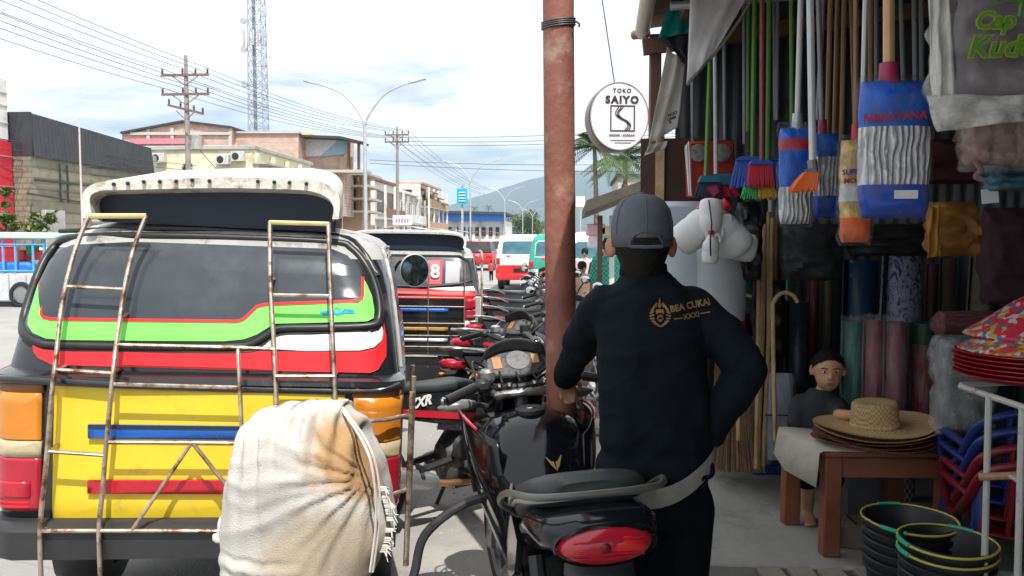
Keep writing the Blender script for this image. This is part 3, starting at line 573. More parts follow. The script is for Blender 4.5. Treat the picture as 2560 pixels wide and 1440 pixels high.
class Van:
    def __init__(s, name, label, loc, prof, length, body, roofm, group=None, roofz=1.5, rot=(0, 0, 0)):
        s.p = prof; s.r = root(name, label, 'minibus', loc, group=group, rot=rot); s.len = length; s.loc = Vector(loc); s.Mi = pmat(s.r).inverted(); s.eye = s.Mi@EYE
        def rings(pr):
            o = []
            for z, w_, yr, rr in pr:
                ring = []; yf = length-(.0 if z < 1.0 else (z-1.0)*.75); rf = .16
                for cx, cy, a0, q in ((-w_+rr, yr+rr, 180, rr), (w_-rr, yr+rr, 270, rr), (w_-rf, yf-rf, 0, rf), (-w_+rf, yf-rf, 90, rf)):
                    for k in range(7): a = R(a0+15*k); ring.append(Vector((cx+math.cos(a)*q, cy+math.sin(a)*q, z)))
                o.append(ring)
            return o
        lo = [q for q in prof if q[0] <= roofz]; hi = [q for q in prof if q[0] >= roofz]
        MB().loft(rings(lo), cap1=False).build('body', body, s.r, 50, local=True)
        MB().loft(rings(hi), cap0=False).build('roof', roofm, s.r, 50, local=True)
    def pr(s, z):
        P = s.p
        if z <= P[0][0]: return P[0][1:]
        for a, b in zip(P, P[1:]):
            if a[0] <= z <= b[0]:
                t = (z-a[0])/max(1e-6, b[0]-a[0]); return tuple(a[i]+(b[i]-a[i])*t for i in (1, 2, 3))
        return P[-1][1:]
    def S(s, x, z):
        w_, yr, r_ = s.pr(z); dx = abs(x)-(w_-r_)
        return yr if dx <= 0 else yr+r_-math.sqrt(max(0, r_*r_-min(dx, r_*.98)**2))
    def px(s, a, b, off=0):                       # photo pixel -> local (x, z) on the rear skin
        d = s.Mi.to_3x3()@ray(a, b); y = .05
        for _ in range(10):
            q = s.eye+d*((y-s.eye.y)/d.y); y = s.S(q.x, q.z)-off
        return (q.x, q.z)
    def plane(s, a, b, y): d = s.Mi.to_3x3()@ray(a, b); return s.eye+d*((y-s.eye.y)/d.y)
    def at(s, x, z, off): return Vector((x, s.S(x, z)-off, z))
    def decal(s, poly, m, name, off=.004, thick=0, parent=None, fn=None):
        fn = fn or s.at; bm = bmesh.new(); tri = tessellate_polygon([[Vector((u, v, 0)) for u, v in poly]]); vs = [bm.verts.new((u, v, 0)) for u, v in poly]
        for t in tri:
            try: bm.faces.new([vs[i] for i in t])
            except ValueError: pass
        x0, x1 = min(u for u, v in poly), max(u for u, v in poly); z0, z1 = min(v for u, v in poly), max(v for u, v in poly)
        for k in range(1, 60):
            x = -1.5+k*.05
            if x0 < x < x1: bmesh.ops.bisect_plane(bm, geom=bm.verts[:]+bm.edges[:]+bm.faces[:], plane_co=(x, 0, 0), plane_no=(1, 0, 0))
        for k in range(1, 60):
            z = k*.04
            if z0 < z < z1: bmesh.ops.bisect_plane(bm, geom=bm.verts[:]+bm.edges[:]+bm.faces[:], plane_co=(0, z, 0), plane_no=(0, 1, 0))
        for v in bm.verts: v.co = fn(v.co.x, v.co.y, off)
        for f in bm.faces:
            f.normal_update()
            if f.normal.y > 0: f.normal_flip()
        me = bpy.data.meshes.new(name); bm.to_mesh(me); bm.free(); o = fin(me, name, m, parent or s.r, 60, True, True)
        if thick: q = o.modifiers.new('t', 'SOLIDIFY'); q.thickness = thick; q.offset = -1
        return o
    def decal_px(s, poly, m, name, off=.004, thick=0): return s.decal([s.px(a, b, off) for a, b in poly], m, name, off, thick)
    def tube_px(s, pts, r_, m, name, off, n=8, parent=None, closed=False, k=4):
        loc = [s.at(*s.px(a, b, off), off) for a, b in pts]
        if k: loc = spline(loc+([loc[0]] if closed else []), k); loc = loc[:-1] if closed else loc
        return MB().tube(loc, r_, n, closed).build(name, m, parent or s.r, 60, local=True)
    def rail_px(s, pts, r_, m, name, k=4, n=8):
        def ly(y): return -.085 if y >= 960 else (-.085+(960-y)/90*.055 if y >= 870 else -.03+(870-y)/330*.16)
        loc = [s.plane(a, b, ly(b)) for a, b in pts]
        return MB().tube(spline(loc, k) if k else loc, r_, n).build(name, m, s.r, 60, local=True)
    def ribbon(s, pts, wd, m, name, off, parent=None):   # painted line through local (x,z) points
        P = [Vector((a, b)) for a, b in pts]; L_, R_ = [], []
        for i, p in enumerate(P):
            t = (P[min(i+1, len(P)-1)]-P[max(i-1, 0)]).normalized(); n_ = Vector((-t.y, t.x)); L_.append(p+n_*wd/2); R_.append(p-n_*wd/2)
        v = [s.at(q.x, q.y, off) for q in L_]+[s.at(q.x, q.y, off) for q in R_]; n = len(P)
        return MB().add(v, [(i, i+1, n+i+1, n+i) for i in range(n-1)]).build(name, m, parent or s.r, 60, local=True)
    def wheels(s, ys, x, rad):
        for y in ys:
            for sx in (-1, 1):
                M = Euler((0, R(90)*sx, 0)).to_matrix(); wh = MB().lathe([(rad*.62, -.09), (rad*.95, -.09), (rad, -.05), (rad, .05), (rad*.95, .09), (rad*.62, .09), (rad*.6, 0)], 24, (sx*x, y, rad), M, cap=False).build('wheel', m_rub, s.r, local=True)
                MB().lathe([(.02, .03), (rad*.3, .03), (rad*.55, .0), (rad*.64, .07), (rad*.64, -.07)], 18, (sx*x, y, rad), M).build('rim', m_rim, wh, local=True)
PROF1 = [(.40, .66, .06, .10), (.43, .685, .03, .11), (.55, .70, .01, .11), (.60, .712, .0, .11), (1.025, .712, .0, .11), (1.04, .722, -.018, .11), (1.06, .718, -.012, .11), (1.075, .692, .03, .12), (1.2, .675, .06, .13), (1.35, .652, .11, .15), (1.45, .632, .155, .17), (1.5, .615, .185, .18), (1.545, .59, .22, .2), (1.585, .54, .28, .22), (1.612, .46, .36, .24), (1.63, .36, .48, .25)]
CX = U(505, 1100, 2.75).x
v1 = Van('minibus', 'black minibus with yellow tailgate and lime green window band, rear ladders and white roof visor', (-1.36, 2.72, 0), PROF1, 3.3, m_black, m_roofg, rot=(0, R(2.5), R(12.5)))
# rear window with lime band
GL = [(97, 705), (122, 655), (150, 625), (180, 612), (340, 604), (560, 612), (830, 622), (868, 638), (890, 662), (907, 692), (907, 742), (897, 752), (665, 760), (642, 766), (612, 795), (590, 803), (125, 796), (103, 788)]
GRN = [(97, 705), (103, 788), (112, 794), (125, 796), (590, 803), (603, 801), (612, 795), (642, 766), (665, 760), (897, 752), (905, 747), (907, 740), (907, 692), (918, 712), (930, 740), (936, 775), (934, 795), (918, 803), (690, 809), (668, 820), (642, 836), (610, 848), (560, 853), (400, 852), (160, 850), (115, 846), (82, 832), (69, 812), (70, 795), (80, 760)]
v1.decal_px(GL, m_tint, 'rear_glass', .005)
v1.decal_px(GRN, m_lime, 'lime_band', .006)
LOC = lambda pts, off=.008: [v1.px(a, b, off) for a, b in pts]
v1.ribbon(LOC([(97, 707), (103, 785), (109, 793), (125, 797), (250, 799), (420, 801), (590, 803), (604, 800), (614, 793), (642, 766), (665, 760), (780, 756), (895, 752), (905, 745), (907, 735), (907, 692)]), .011, m_redv, 'red_pinstripe', .009)
GK = [(90, 700), (112, 650), (143, 612), (180, 596), (330, 590), (560, 594), (830, 606), (878, 622), (912, 660), (935, 705), (948, 760), (946, 800), (925, 815), (800, 820), (700, 822), (672, 836), (640, 855), (600, 866), (450, 868), (160, 864), (100, 858), (62, 836), (58, 805), (70, 760)]
v1.tube_px(GK, .017, m_rub, 'window_gasket', -.002, 8, closed=True)
v1.tube_px([(60, 850), (110, 872), (300, 878), (600, 882), (650, 868), (700, 838), (800, 834), (930, 828), (955, 800)], .007, m_rub, 'gasket_lip', .0, 6)
v1.tube_px([(150, 578), (330, 572), (560, 576), (840, 588), (905, 625), (945, 690)], .010, m_rub, 'hatch_seam', .0, 6)
v1.decal_px([(645, 870), (690, 838), (720, 834), (920, 830), (944, 815), (952, 800), (958, 830), (955, 850), (935, 868), (900, 876), (760, 877)], m_whv, 'white_stripe', .005)
v1.decal_px([(80, 860), (95, 866), (160, 872), (400, 880), (560, 884), (620, 878), (760, 879), (902, 879), (938, 870), (956, 851), (960, 806), (966, 840), (966, 890), (946, 924), (925, 932), (560, 925), (130, 912), (95, 895), (84, 880)], m_redv, 'red_stripe', .006)
v1.decal_px([(132, 958), (862, 985), (862, 1010), (868, 1090), (872, 1150), (880, 1235), (880, 1308), (560, 1312), (133, 1308)], m_yelp, 'tailgate', .006, .012)
for xs in (-1, 1):
    for za, zb, m, nm in ((.835, 1.0, m_orl, 'indicator_lens'), (.775, .832, m_cll, 'reversing_lens'), (.585, .772, m_rdl, 'tail_lens')):
        xa, xb = .53*xs, .708*xs; o = v1.decal([(xa, za), (xb, za), (xb, zb), (xa, zb)], m, nm, .016, .02)
    for z in (.60, .615): v1.decal([(.565*xs, z), (.67*xs, z), (.67*xs, z+.007), (.565*xs, z+.007)], m_redv, 'lens_ridge', .018)
    v1.decal([(.56*xs, .635), (.672*xs, .635), (.672*xs, .69), (.56*xs, .69)], m_rdl, 'reflector', .021, .008)
    v1.decal([(.525*xs, 1.0), (.711*xs, 1.0), (.711*xs, 1.03), (.525*xs, 1.03)], m_brown, 'lens_surround', .012, .01)
bl = v1.decal_px([(219, 1062), (600, 1067), (860, 1070), (860, 1104), (600, 1100), (219, 1096)], m_blu, 'blue_trim_bar', .022, .02)
v1.decal_px([(219, 1062), (860, 1069), (860, 1078), (219, 1072)], m_navy, 'trim_lip', .024)
v1.decal_px([(218, 1202), (560, 1202), (860, 1204), (860, 1238), (560, 1236), (218, 1234)], m_redm, 'red_trim_bar', .022, .02)
v1.tube_px([(-10, 948), (60, 950), (300, 962), (600, 972), (860, 978), (950, 976), (1000, 962)], .014, m_black, 'belt_moulding', .004, 8)
b = MB(); pts = [Vector((x, v1.S(x, .5)-.03, .49)) for x in [-.70, -.66, -.6, -.3, 0, .3, .6, .66, .70]]
b.loft([[p+Vector((0, 0, -.07)), p+Vector((0, -.05, -.06)), p+Vector((0, -.06, .04)), p+Vector((0, -.03, .065)), p+Vector((0, .03, .065))] for p in pts]); b.build('bumper', mat('black_bumper', (.03, .031, .033), .38, var=.35, vs=4), v1.r, local=True)
v1.ribbon(LOC([(800, 781), (830, 778), (845, 788), (862, 774), (885, 776)], .008), .007, m_cyan, 'cyan_signature', .0085); v1.ribbon(LOC([(806, 786), (850, 783), (886, 780)], .008), .006, m_cyan, 'cyan_signature', .0088); v1.ribbon(LOC([(835, 786), (838, 770), (850, 772), (846, 786)], .008), .005, m_cyan, 'cyan_signature', .0087)
# drip rails, side windows, mirror
for sx in (-1, 1):
    pts = [Vector((sx*(v1.pr(z)[0]+.006), y, z)) for y, z in ((.22, 1.08), (.26, 1.2), (.33, 1.38), (.42, 1.5), (.6, 1.53), (1.4, 1.54), (2.6, 1.53))]
    MB().tube(spline(pts, 4), .011, 6).build('drip_rail', m_roofg, v1.r, local=True)
    for y0, y1 in ((.45, 1.25), (1.32, 2.05), (2.15, 2.75)):
        x = [sx*(v1.pr(z)[0]+.004) for z in (1.13, 1.44)]
        MB().add([(x[0], y0, 1.13), (x[0], y1, 1.13), (x[1], y1, 1.44), (x[1], y0+.06, 1.44)], [(0, 1, 2, 3)]).build('side_window', m_tint, v1.r, local=True, thick=.006)
    MB().tube([(sx*.705, .3, .62), (sx*.712, 1.5, .62), (sx*.712, 3.0, .62)], .012, 6).build('side_trim', m_chip, v1.r, local=True)
    v1.wheels((), 0, 0)
v1.wheels((.75, 2.65), .60, .28)
mp = v1.plane(1036, 676, 2.75)
mr_ = MB().lathe([(.005, -.035), (.085, -.03), (.105, 0), (.1, .006)], 22, mp, Euler((R(90), 0, R(8))).to_matrix(), sy=1.12).build('mirror', m_rub, v1.r, local=True)
MB().lathe([(.004, .02), (.05, .017), (.098, .008), (.098, .0)], 22, mp, Euler((R(90), 0, R(8))).to_matrix(), sy=1.12).build('mirror_glass', mat('mirror_dark', (.10, .15, .16), .06, .9, var=.6, vs=30), mr_, local=True)
MB().lathe([(.107, -.01), (.107, .01), (.1, .012), (.1, -.012)], 22, mp, Euler((R(90), 0, R(8))).to_matrix(), sy=1.12, cap=False).build('mirror_ring', m_steel, mr_, local=True)
MB().tube(spline([mp+Vector((0, .03, 0)), mp+Vector((-.1, .06, .06)), (.63, mp.y+.1, 1.3)], 4), .01, 6).build('mirror_arm', m_rub, v1.r, local=True)
# roof visor: flared white band with rivet holes, dark inside
VY0, VY1 = .16, .80
def vis(a, b_, Y): return v1.plane(a, b_, Y)
op = [(206, 545), (204, 505), (208, 482), (222, 466), (250, 455), (300, 450), (420, 446), (560, 443), (700, 444), (770, 447), (812, 458), (838, 476), (850, 505), (846, 548)]
ip = [(232, 546), (226, 520), (224, 498), (232, 484), (258, 476), (300, 475), (420, 472), (560, 470), (700, 473), (765, 476), (802, 486), (824, 500), (834, 522), (830, 548)]
o3 = spline([vis(a, b_, VY0) for a, b_ in op], 4); i3 = spline([vis(a, b_, VY0+.005) for a, b_ in ip], 4)
cxm = (o3[0].x+o3[-1].x)/2
bk = [Vector((cxm+(p.x-cxm)*.93, VY1, p.z+(.09 if p.z > 1.70 else .02))) for p in o3]; bi = [Vector((p.x, p.y+.10, p.z-.01)) for p in i3]
b = MB(); b.loft([bi, i3, o3, bk], close=False); vz = b.build('roof_visor', m_chip, v1.r, 50, local=True)
n3 = len(bi); cen = [Vector((p.x, p.y+.012, min(bi[0].z, bi[-1].z)-.0+(p.x-bi[0].x)*.0)) for p in bi]; b = MB(); b.loft([bi, cen], close=False); b.build('visor_panel', m_navy, v1.r, local=True)
b = MB(); b.loft([bk, [Vector((p.x, p.y+.02, 1.6)) for p in bk]], close=False); b.build('visor_back', m_chip, v1.r, local=True)
for a, y in ((285, 459), (320, 457), (360, 453), (400, 453), (441, 452), (481, 449), (524, 451), (645, 452), (686, 454), (724, 455), (766, 458)):
    q = vis(a, y+2, VY0-.0035); MB().lathe([(.001, 0), (.0075, 0), (.0075, .004)], 10, q, Euler((R(90), 0, 0)).to_matrix()).build('rivet_hole', m_rub, vz, smooth=False, local=True)
v1.tube_px([(232, 553), (400, 548), (650, 549), (838, 556)], .0075, m_roofg, 'roof_edge_glint', .012, 6)  # thin pale tube standing in for the light reflected along the roof edge
# ladders
LO = .085
lad = [('ladder_rail', [(222, 540), (190, 620), (165, 712), (150, 800), (140, 900), (130, 980), (118, 1130), (108, 1230), (100, 1330), (103, 1460)]), ('ladder_rail', [(365, 540), (335, 620), (312, 718), (300, 800), (290, 870), (280, 960), (265, 1120), (255, 1240), (247, 1330), (252, 1460)]),
       ('ladder_rail', [(675, 554), (676, 700), (685, 860), (692, 1030)]), ('ladder_rail', [(821, 557), (825, 700), (832, 850), (840, 1030)])]
for nm, p in lad: v1.rail_px(p, .0085, m_rail, nm)
for p in ([(165, 716), (310, 723)], [(140, 924), (279, 933)], [(118, 1128), (263, 1138)], [(102, 1327), (252, 1327), (548, 1327), (850, 1330)], [(290, 862), (600, 869), (688, 873)], [(278, 960), (600, 969)], [(265, 1105), (480, 1106), (700, 1108)], [(680, 738), (824, 740)], [(688, 940), (836, 940)], [(595, 870), (600, 969), (606, 1105)], [(480, 1106), (330, 1326)], [(480, 1106), (565, 1212), (650, 1326)]):
    v1.rail_px(p, .0072, m_rail, 'ladder_rung', 0, 6)
m_rail_y = mat('yellowed_rail', (.62, .50, .25), .5, .2, var=.2, vs=15)
v1.rail_px([(220, 540), (366, 540)], .011, m_rail_y, 'ladder_rung', 0, 6); v1.rail_px([(673, 556), (823, 560)], .0095, m_rail_y, 'ladder_rung', 0, 6)
for a, b_ in ((140, 924), (279, 933), (300, 790), (120, 1128), (265, 1110), (676, 700), (836, 940), (250, 1327), (110, 1327)):
    x, z = v1.px(a, b_, LO); MB().tube([v1.at(x, z, LO), v1.at(x, z, -.01)], .007, 6).build('ladder_bracket', m_rail, v1.r, local=True)
for z, dz in ((.93, 0), (.645, .01)):
    pts = [Vector((.30, v1.S(.30, z)-.085, z)), Vector((.60, v1.S(.6, z)-.07, z)), Vector((.70, .0, z)), Vector((.745, .06, z+dz)), Vector((.745, .35, z+dz))]
    MB().tube(spline(pts, 5), .0085, 8).build('corner_bar', m_rail, v1.r, local=True)
for y in (.07, .34): MB().tube([(.747, y, 1.07), (.748, y, .55)], .009, 8).build('corner_post', m_rail, v1.r, local=True)
MB().tube([(.742, .02, 1.02), (.742, .02, .36)], .011, 8).build('corner_post', m_rail, v1.r, local=True)

# ------------------------------------------------------------------ sack tied to the ladder
def sack_mat():
    m = mat('cotton_sack', (.53, .515, .48), .95, var=.12, vs=4, bump=.35, bs=220, dirt=(.47, .45, .41), da=.35, ds=7); t = m.node_tree; n = t.nodes; l = t.links.new; p = n['Principled BSDF']; src = p.inputs['Base Color'].links[0].from_socket
    tc = n.new('ShaderNodeTexCoord'); nz_ = n.new('ShaderNodeTexNoise'); nz_.inputs['Scale'].default_value = 11; nz_.inputs['Detail'].default_value = 6; l(tc.outputs['Object'], nz_.inputs[0])
    def stain(c, rad, col, a, src):
        d = n.new('ShaderNodeVectorMath'); d.operation = 'DISTANCE'; l(tc.outputs['Object'], d.inputs[0]); d.inputs[1].default_value = c
        s = n.new('ShaderNodeMath'); s.operation = 'MULTIPLY_ADD'; l(nz_.outputs['Fac'], s.inputs[0]); s.inputs[1].default_value = -.16; l(d.outputs['Value'], s.inputs[2])
        r = n.new('ShaderNodeMapRange'); r.interpolation_type = 'SMOOTHSTEP'; l(s.outputs[0], r.inputs[0]); r.inputs[1].default_value = rad-.08; r.inputs[2].default_value = rad-.17; r.inputs[3].default_value = 0; r.inputs[4].default_value = a
        x = n.new('ShaderNodeMix'); x.data_type = 'RGBA'; l(r.outputs[0], x.inputs[0]); l(src, x.inputs[6]); x.inputs[7].default_value = col+(1,); return x.outputs[2]
    o = stain(tuple(U(890, 1120, 2.3)-SK), .185, (.42, .24, .095), .9, src); o = stain(tuple(U(925, 1170, 2.35)-SK), .13, (.30, .17, .08), .75, o); o = stain(tuple(U(820, 1430, 2.3)-SK), .25, (.36, .28, .18), .75, o); l(o, p.inputs['Base Color']); return m
SK = U(770, 1230, 2.44); sk = root('cloth_sack', 'big stained white cloth sack tied to the minibus ladder', 'sack', SK)
rows = [(1004, 800, 862), (1010, 770, 872), (1018, 690, 880), (1034, 655, 888), (1060, 627, 905), (1100, 603, 928), (1150, 592, 945), (1200, 584, 955), (1250, 577, 964), (1300, 571, 974), (1340, 568, 970), (1380, 567, 950), (1420, 577, 928), (1460, 600, 900), (1490, 640, 860), (1505, 700, 800)]
rr_ = spline([Vector(r_) for r_ in rows], 8); rings = []; nk = 150
for r_ in rr_:
    cy, xl, xr = r_.x, r_.y, r_.z; a = U(xl, cy, 2.44); c = U(xr, cy, 2.44); mid = (a+c)/2; hw = (c.x-a.x)/2; ring = []
    dd = min(.20, hw*.85)
    for k in range(nk):
        t = 2*math.pi*k/nk; ct, st = math.cos(t), math.sin(t); ex = .75
        x = mid.x+hw*math.copysign(abs(ct)**ex, ct); y = mid.y+dd*math.copysign(abs(st)**ex, st); pxx = 1435+(x/2.44)*2000
        dx, dy = pxx-935, cy-1160; ds = math.hypot(dx, dy); an = math.atan2(dy, dx)
        w1 = an*9+1.6*noise.noise(Vector((dx*.005, dy*.005, 0))); w2 = an*17+3*noise.noise(Vector((dx*.008, dy*.008, 4)))
        fold = ((1-2*abs(math.sin(w1)))*.55+(1-2*abs(math.sin(w2)))*.35)*.0095*math.exp(-ds/260)*min(1, ds/45)
        fold += .010*noise.noise(Vector((pxx*.007, cy*.005, 3)))
        dg = (cy-1200)*.62+(pxx-700)*.75; fold += (.5-abs(math.sin(dg*.021+1.3*noise.noise(Vector((pxx*.006, cy*.006, 2))))))*.012*max(0, 1-abs(cy-1290)/170)*max(0, 1-abs(pxx-760)/200)
        fold += -.006*math.exp(-((pxx-668-.02*(cy-1200))/6)**2)
        if cy > 1340: fold += .004*math.sin((cy-1440)*.16+2*noise.noise(Vector((pxx*.02, 0, 1))))*max(0, 1-abs(pxx-650)/160)
        top = .012*math.sin(pxx*.13+1.5*noise.noise(Vector((pxx*.012, cy*.01, 5))))*math.exp(-max(0, cy-1010)/110)
        sc_ = fold+top; nrm = Vector((ct, st*1.2, 0)).normalized(); ring.append(Vector((x, y, mid.z))+nrm*sc_*1.6)
    rings.append(ring)
MB().loft(rings).build('sack_cloth', sack_mat(), sk, 180)
m_cord = mat('white_cord', (.66, .62, .58), .9); m_cot = mat('frayed_cotton', (.66, .63, .58), .95)
MB().tube(spline([U(845, 1012, 2.42), U(905, 1100, 2.27), U(932, 1180, 2.25), U(940, 1300, 2.28), U(925, 1430, 2.3)], 5), .004, 6).build('cord', m_cord, sk)
MB().tube(spline([U(850, 1010, 2.42), U(915, 1100, 2.28), U(943, 1180, 2.27), U(950, 1290, 2.29), U(932, 1430, 2.31)], 5), .0035, 6).build('cord', m_cord, sk)
b = MB(); rnd = random.Random(4)
for k in range(46):
    t = rnd.random(); a, y = 962+22*math.sin(t*2.6)-30*max(0, t-.55), 1215+t*170; p = U(a, y, 2.36); q = p+Vector((rnd.uniform(.002, .02), rnd.uniform(-.02, .01), rnd.uniform(-.03, .004))); b.tube([p-Vector((.02, 0, 0)), p, q], [.004, .003, .001], 4)
o = b.build('frayed_edge', m_cot, sk); o['kind'] = 'stuff'
b = MB(); kn = [U(560, 1290, 2.44), U(548, 1330, 2.42), U(540, 1345, 2.42), U(560, 1352, 2.41), U(575, 1320, 2.42)]
b.tube(spline(kn, 4), [.012+.006*math.sin(i) for i in range(17)], 7, flat=.5); b.build('corner_ear', m_cot, sk)

# ------------------------------------------------------------------ second black minibus ahead
m_rail_d = mat('tarnished_bar', (.20, .17, .14), .45, .5, var=.3, vs=14, dirt=(.08, .05, .03), da=.4, ds=16)
PROF2 = [(.40, .66, .06, .10), (.43, .685, .03, .11), (.60, .70, .0, .11), (1.0, .70, .0, .11), (1.02, .705, -.01, .11), (1.04, .69, .02, .12), (1.15, .672, .05, .13), (1.27, .65, .10, .15), (1.35, .63, .14, .17), (1.40, .60, .19, .2), (1.43, .53, .27, .22), (1.455, .42, .40, .25)]
V2Y = 7.25; C2 = U(1196, 800, V2Y).x-.70
v2 = Van('minibus', 'second black minibus with red and white stripe and a red number eight, parked ahead', (C2, V2Y, 0), PROF2, 3.3, m_black, m_roofg, roofz=1.35, rot=(0, R(1), R(7.5)))
v2.decal([(-.60, 1.10), (.60, 1.10), (.60, 1.22), (.57, 1.31), (.5, 1.345), (-.5, 1.345), (-.57, 1.31), (-.6, 1.22)], mat('grey_glass', (.05, .052, .06), .22, var=.3, vs=3), 'rear_glass', .005)
MB().tube([v2.at(x, z, .004) for x, z in ((-.62, 1.1), (.2, 1.09), (.5, 1.12), (.61, 1.15), (.61, 1.22), (.58, 1.32), (.5, 1.36), (-.5, 1.36), (-.58, 1.32), (-.61, 1.22))], .016, 7, True).build('window_gasket', m_rub, v2.r, local=True)
v2.decal([(.20, 1.11), (.34, 1.11), (.34, 1.33), (.20, 1.33)], mat('route_plate', (.55, .10, .12), .5), 'route_plate', .012, .006)
text('8', .17, m_whv, v2.at(.275, 1.225, .05), (1, 0, 0), (0, 0, 1), parent=v2.r, bold=.005, local=True)
v2.decal([(.37, 1.12), (.50, 1.12), (.50, 1.32), (.37, 1.32)], mat('pale_window_card', (.38, .38, .40), .5), 'window_card', .008)
v2.decal([(-.66, .985), (.62, .985), (.655, 1.02), (.66, 1.06), (.2, 1.07), (-.66, 1.05)], m_redv, 'red_stripe', .006)
v2.decal([(.2, 1.075), (.33, 1.085), (.63, 1.10), (.65, 1.06), (.4, 1.058)], m_whv, 'white_stripe', .009)
for sx in (-1, 1):
    for za, zb, m, nm in ((.90, .985, m_rdl, 'tail_lens'), (.80, .885, m_rdl, 'tail_lens'), (.74, .79, m_whv, 'reversing_lens'), (.655, .735, m_orl, 'indicator_lens')): v2.decal([(.55*sx, za), (.685*sx, za), (.685*sx, zb), (.55*sx, zb)], m, nm, .016, .02)
    MB().box((.62*sx, .02, .82), (.17, .03, .38), b=.01).build('lamp_housing', m_roofg, v2.r, local=True)
for z, m in ((.87, m_blu), (.60, m_steel), (.70, mat('amber_strip', (.5, .27, .05), .4))): v2.decal([(-.3, z), (.4, z), (.4, z+.028), (-.3, z+.028)], m, 'trim_bar', .02, .015)
for z in (1.0, .92, .77, .66, .56, .47, .38): MB().tube([v2.at(-.62, z, .07), v2.at(.55, z, .07)], .006, 6).build('rack_bar', m_rail_d, v2.r, local=True)
for x in (-.4, .22, .55): MB().tube([v2.at(x, 1.3, .07), v2.at(x, 1.0, .075), v2.at(x, .36, .075)], .006, 6).build('rack_post', m_rail_d, v2.r, local=True)
MB().box((0, .02, .44), (1.36, .12, .12), b=.03).build('bumper', m_rub, v2.r, local=True)
b = MB(); ov = spline([(-.55, 1.44), (-.55, 1.54), (-.5, 1.575), (0, 1.585), (.42, 1.58), (.53, 1.56), (.56, 1.52), (.55, 1.44)][0:1] and [Vector((x, .12, z)) for x, z in ((-.55, 1.44), (-.55, 1.54), (-.48, 1.575), (0, 1.585), (.42, 1.578), (.53, 1.555), (.56, 1.51), (.55, 1.44))], 3)
iv = [Vector((p.x*.96, .125, 1.44+(p.z-1.44)*.86)) for p in ov]; iv2 = [p+Vector((0, .06, 0)) for p in iv]; bv = [Vector((p.x*.95, .75, p.z+.02)) for p in ov]
b.loft([iv2, iv, ov, bv], close=False); b.build('roof_visor', m_chip, v2.r, local=True); b = MB(); b.loft([iv2, [Vector((p.x, p.y+.01, 1.42)) for p in iv2]], close=False); b.build('visor_panel', m_navy, v2.r, local=True)
for sx in (-1, 1):
    MB().tube(spline([Vector((sx*.71, y, z)) for y, z in ((.1, .45), (.12, 1.0), (.2, 1.25), (.35, 1.38), (1.5, 1.4), (2.6, 1.39))], 4), .012, 6).build('drip_rail', m_rail, v2.r, local=True)
    for y0, y1 in ((.45, 1.25), (1.32, 2.05)): MB().add([(sx*.684, y0, 1.1), (sx*.684, y1, 1.1), (sx*.65, y1, 1.32), (sx*.65, y0, 1.32)], [(0, 1, 2, 3)]).build('side_window', m_tint, v2.r, local=True, thick=.006)
v2.wheels((.75, 2.65), .60, .28); v2.r.scale = (1, 1, 1.03)

# ------------------------------------------------------------------ more minibuses down the road
m_whp = mat('white_car_paint', (.80, .80, .80), .3, var=.04, coat=.4); m_redc = mat('red_car_paint', (.62, .02, .025), .3, coat=.4, var=.08); m_grc = mat('green_car_paint', (.02, .30, .22), .35, coat=.3); m_sky = mat('blue_glass', (.06, .16, .2), .08, var=.4, vs=2)
PROF3 = [(.32, .70, .05, .1), (.5, .74, .0, .12), (.95, .75, .0, .12), (1.05, .74, .02, .12), (1.35, .70, .10, .13), (1.55, .66, .16, .15), (1.66, .60, .24, .2), (1.72, .48, .36, .25)]
def angkot(x, y, lab, body, low, glassm=None, yaw=0):
    v = Van('minibus', lab, (x, y, 0), PROF3, 3.6, body, body, roofz=1.55); v.r.rotation_euler.z = yaw
    v.decal([(-.76, .40), (.76, .40), (.76, .78), (-.76, .78)], low, 'lower_stripe', .005)
    v.decal([(-.56, 1.12), (.56, 1.12), (.54, 1.45), (.48, 1.50), (-.48, 1.50), (-.54, 1.45)], glassm or m_sky, 'rear_glass', .006)
    MB().tube([v.at(px_, pz, .008) for px_, pz in ((-.58, 1.1), (.58, 1.1), (.56, 1.45), (.48, 1.52), (-.48, 1.52), (-.56, 1.45))], .014, 6, True).build('window_gasket', m_whp, v.r, local=True)
    for sx in (-1, 1):
        v.decal([(.62*sx, .80), (.74*sx, .80), (.74*sx, 1.0), (.62*sx, 1.0)], m_rdl, 'tail_lens', .015, .015); v.decal([(.1*sx+.2*sx, 1.03), (.42*sx, 1.03), (.42*sx, 1.07), (.3*sx, 1.07)], m_redv, 'red_reflector', .01)
        for y0, y1 in ((.4, 1.3), (1.4, 2.3), (2.4, 2.9)): MB().add([(sx*.742, y0, 1.1), (sx*.742, y1, 1.1), (sx*.695, y1, 1.45), (sx*.695, y0, 1.45)], [(0, 1, 2, 3)]).build('side_window', m_sky, v.r, local=True, thick=.006)
    MB().box((0, -.02, .42), (1.44, .14, .18), b=.03).build('bumper', low, v.r, local=True); MB().box((0, -.01, .62), (.4, .02, .12)).build('number_plate', m_rub, v.r, local=True)
    v.wheels((.75, 2.9), .64, .29); return v
p = U(1300, 700, 24.5); angkot(p.x, 24.5, 'white minibus with red lower body ahead of the parked motorcycles', m_whp, m_redc)
p = U(1392, 700, 21); angkot(p.x, 21, 'teal green minibus mostly hidden behind the rusty pillar', m_grc, m_whp)
p = U(1500, 700, 17); angkot(p.x, 16.5, 'pale minibus behind the two pedestrians', m_whp, m_whp)

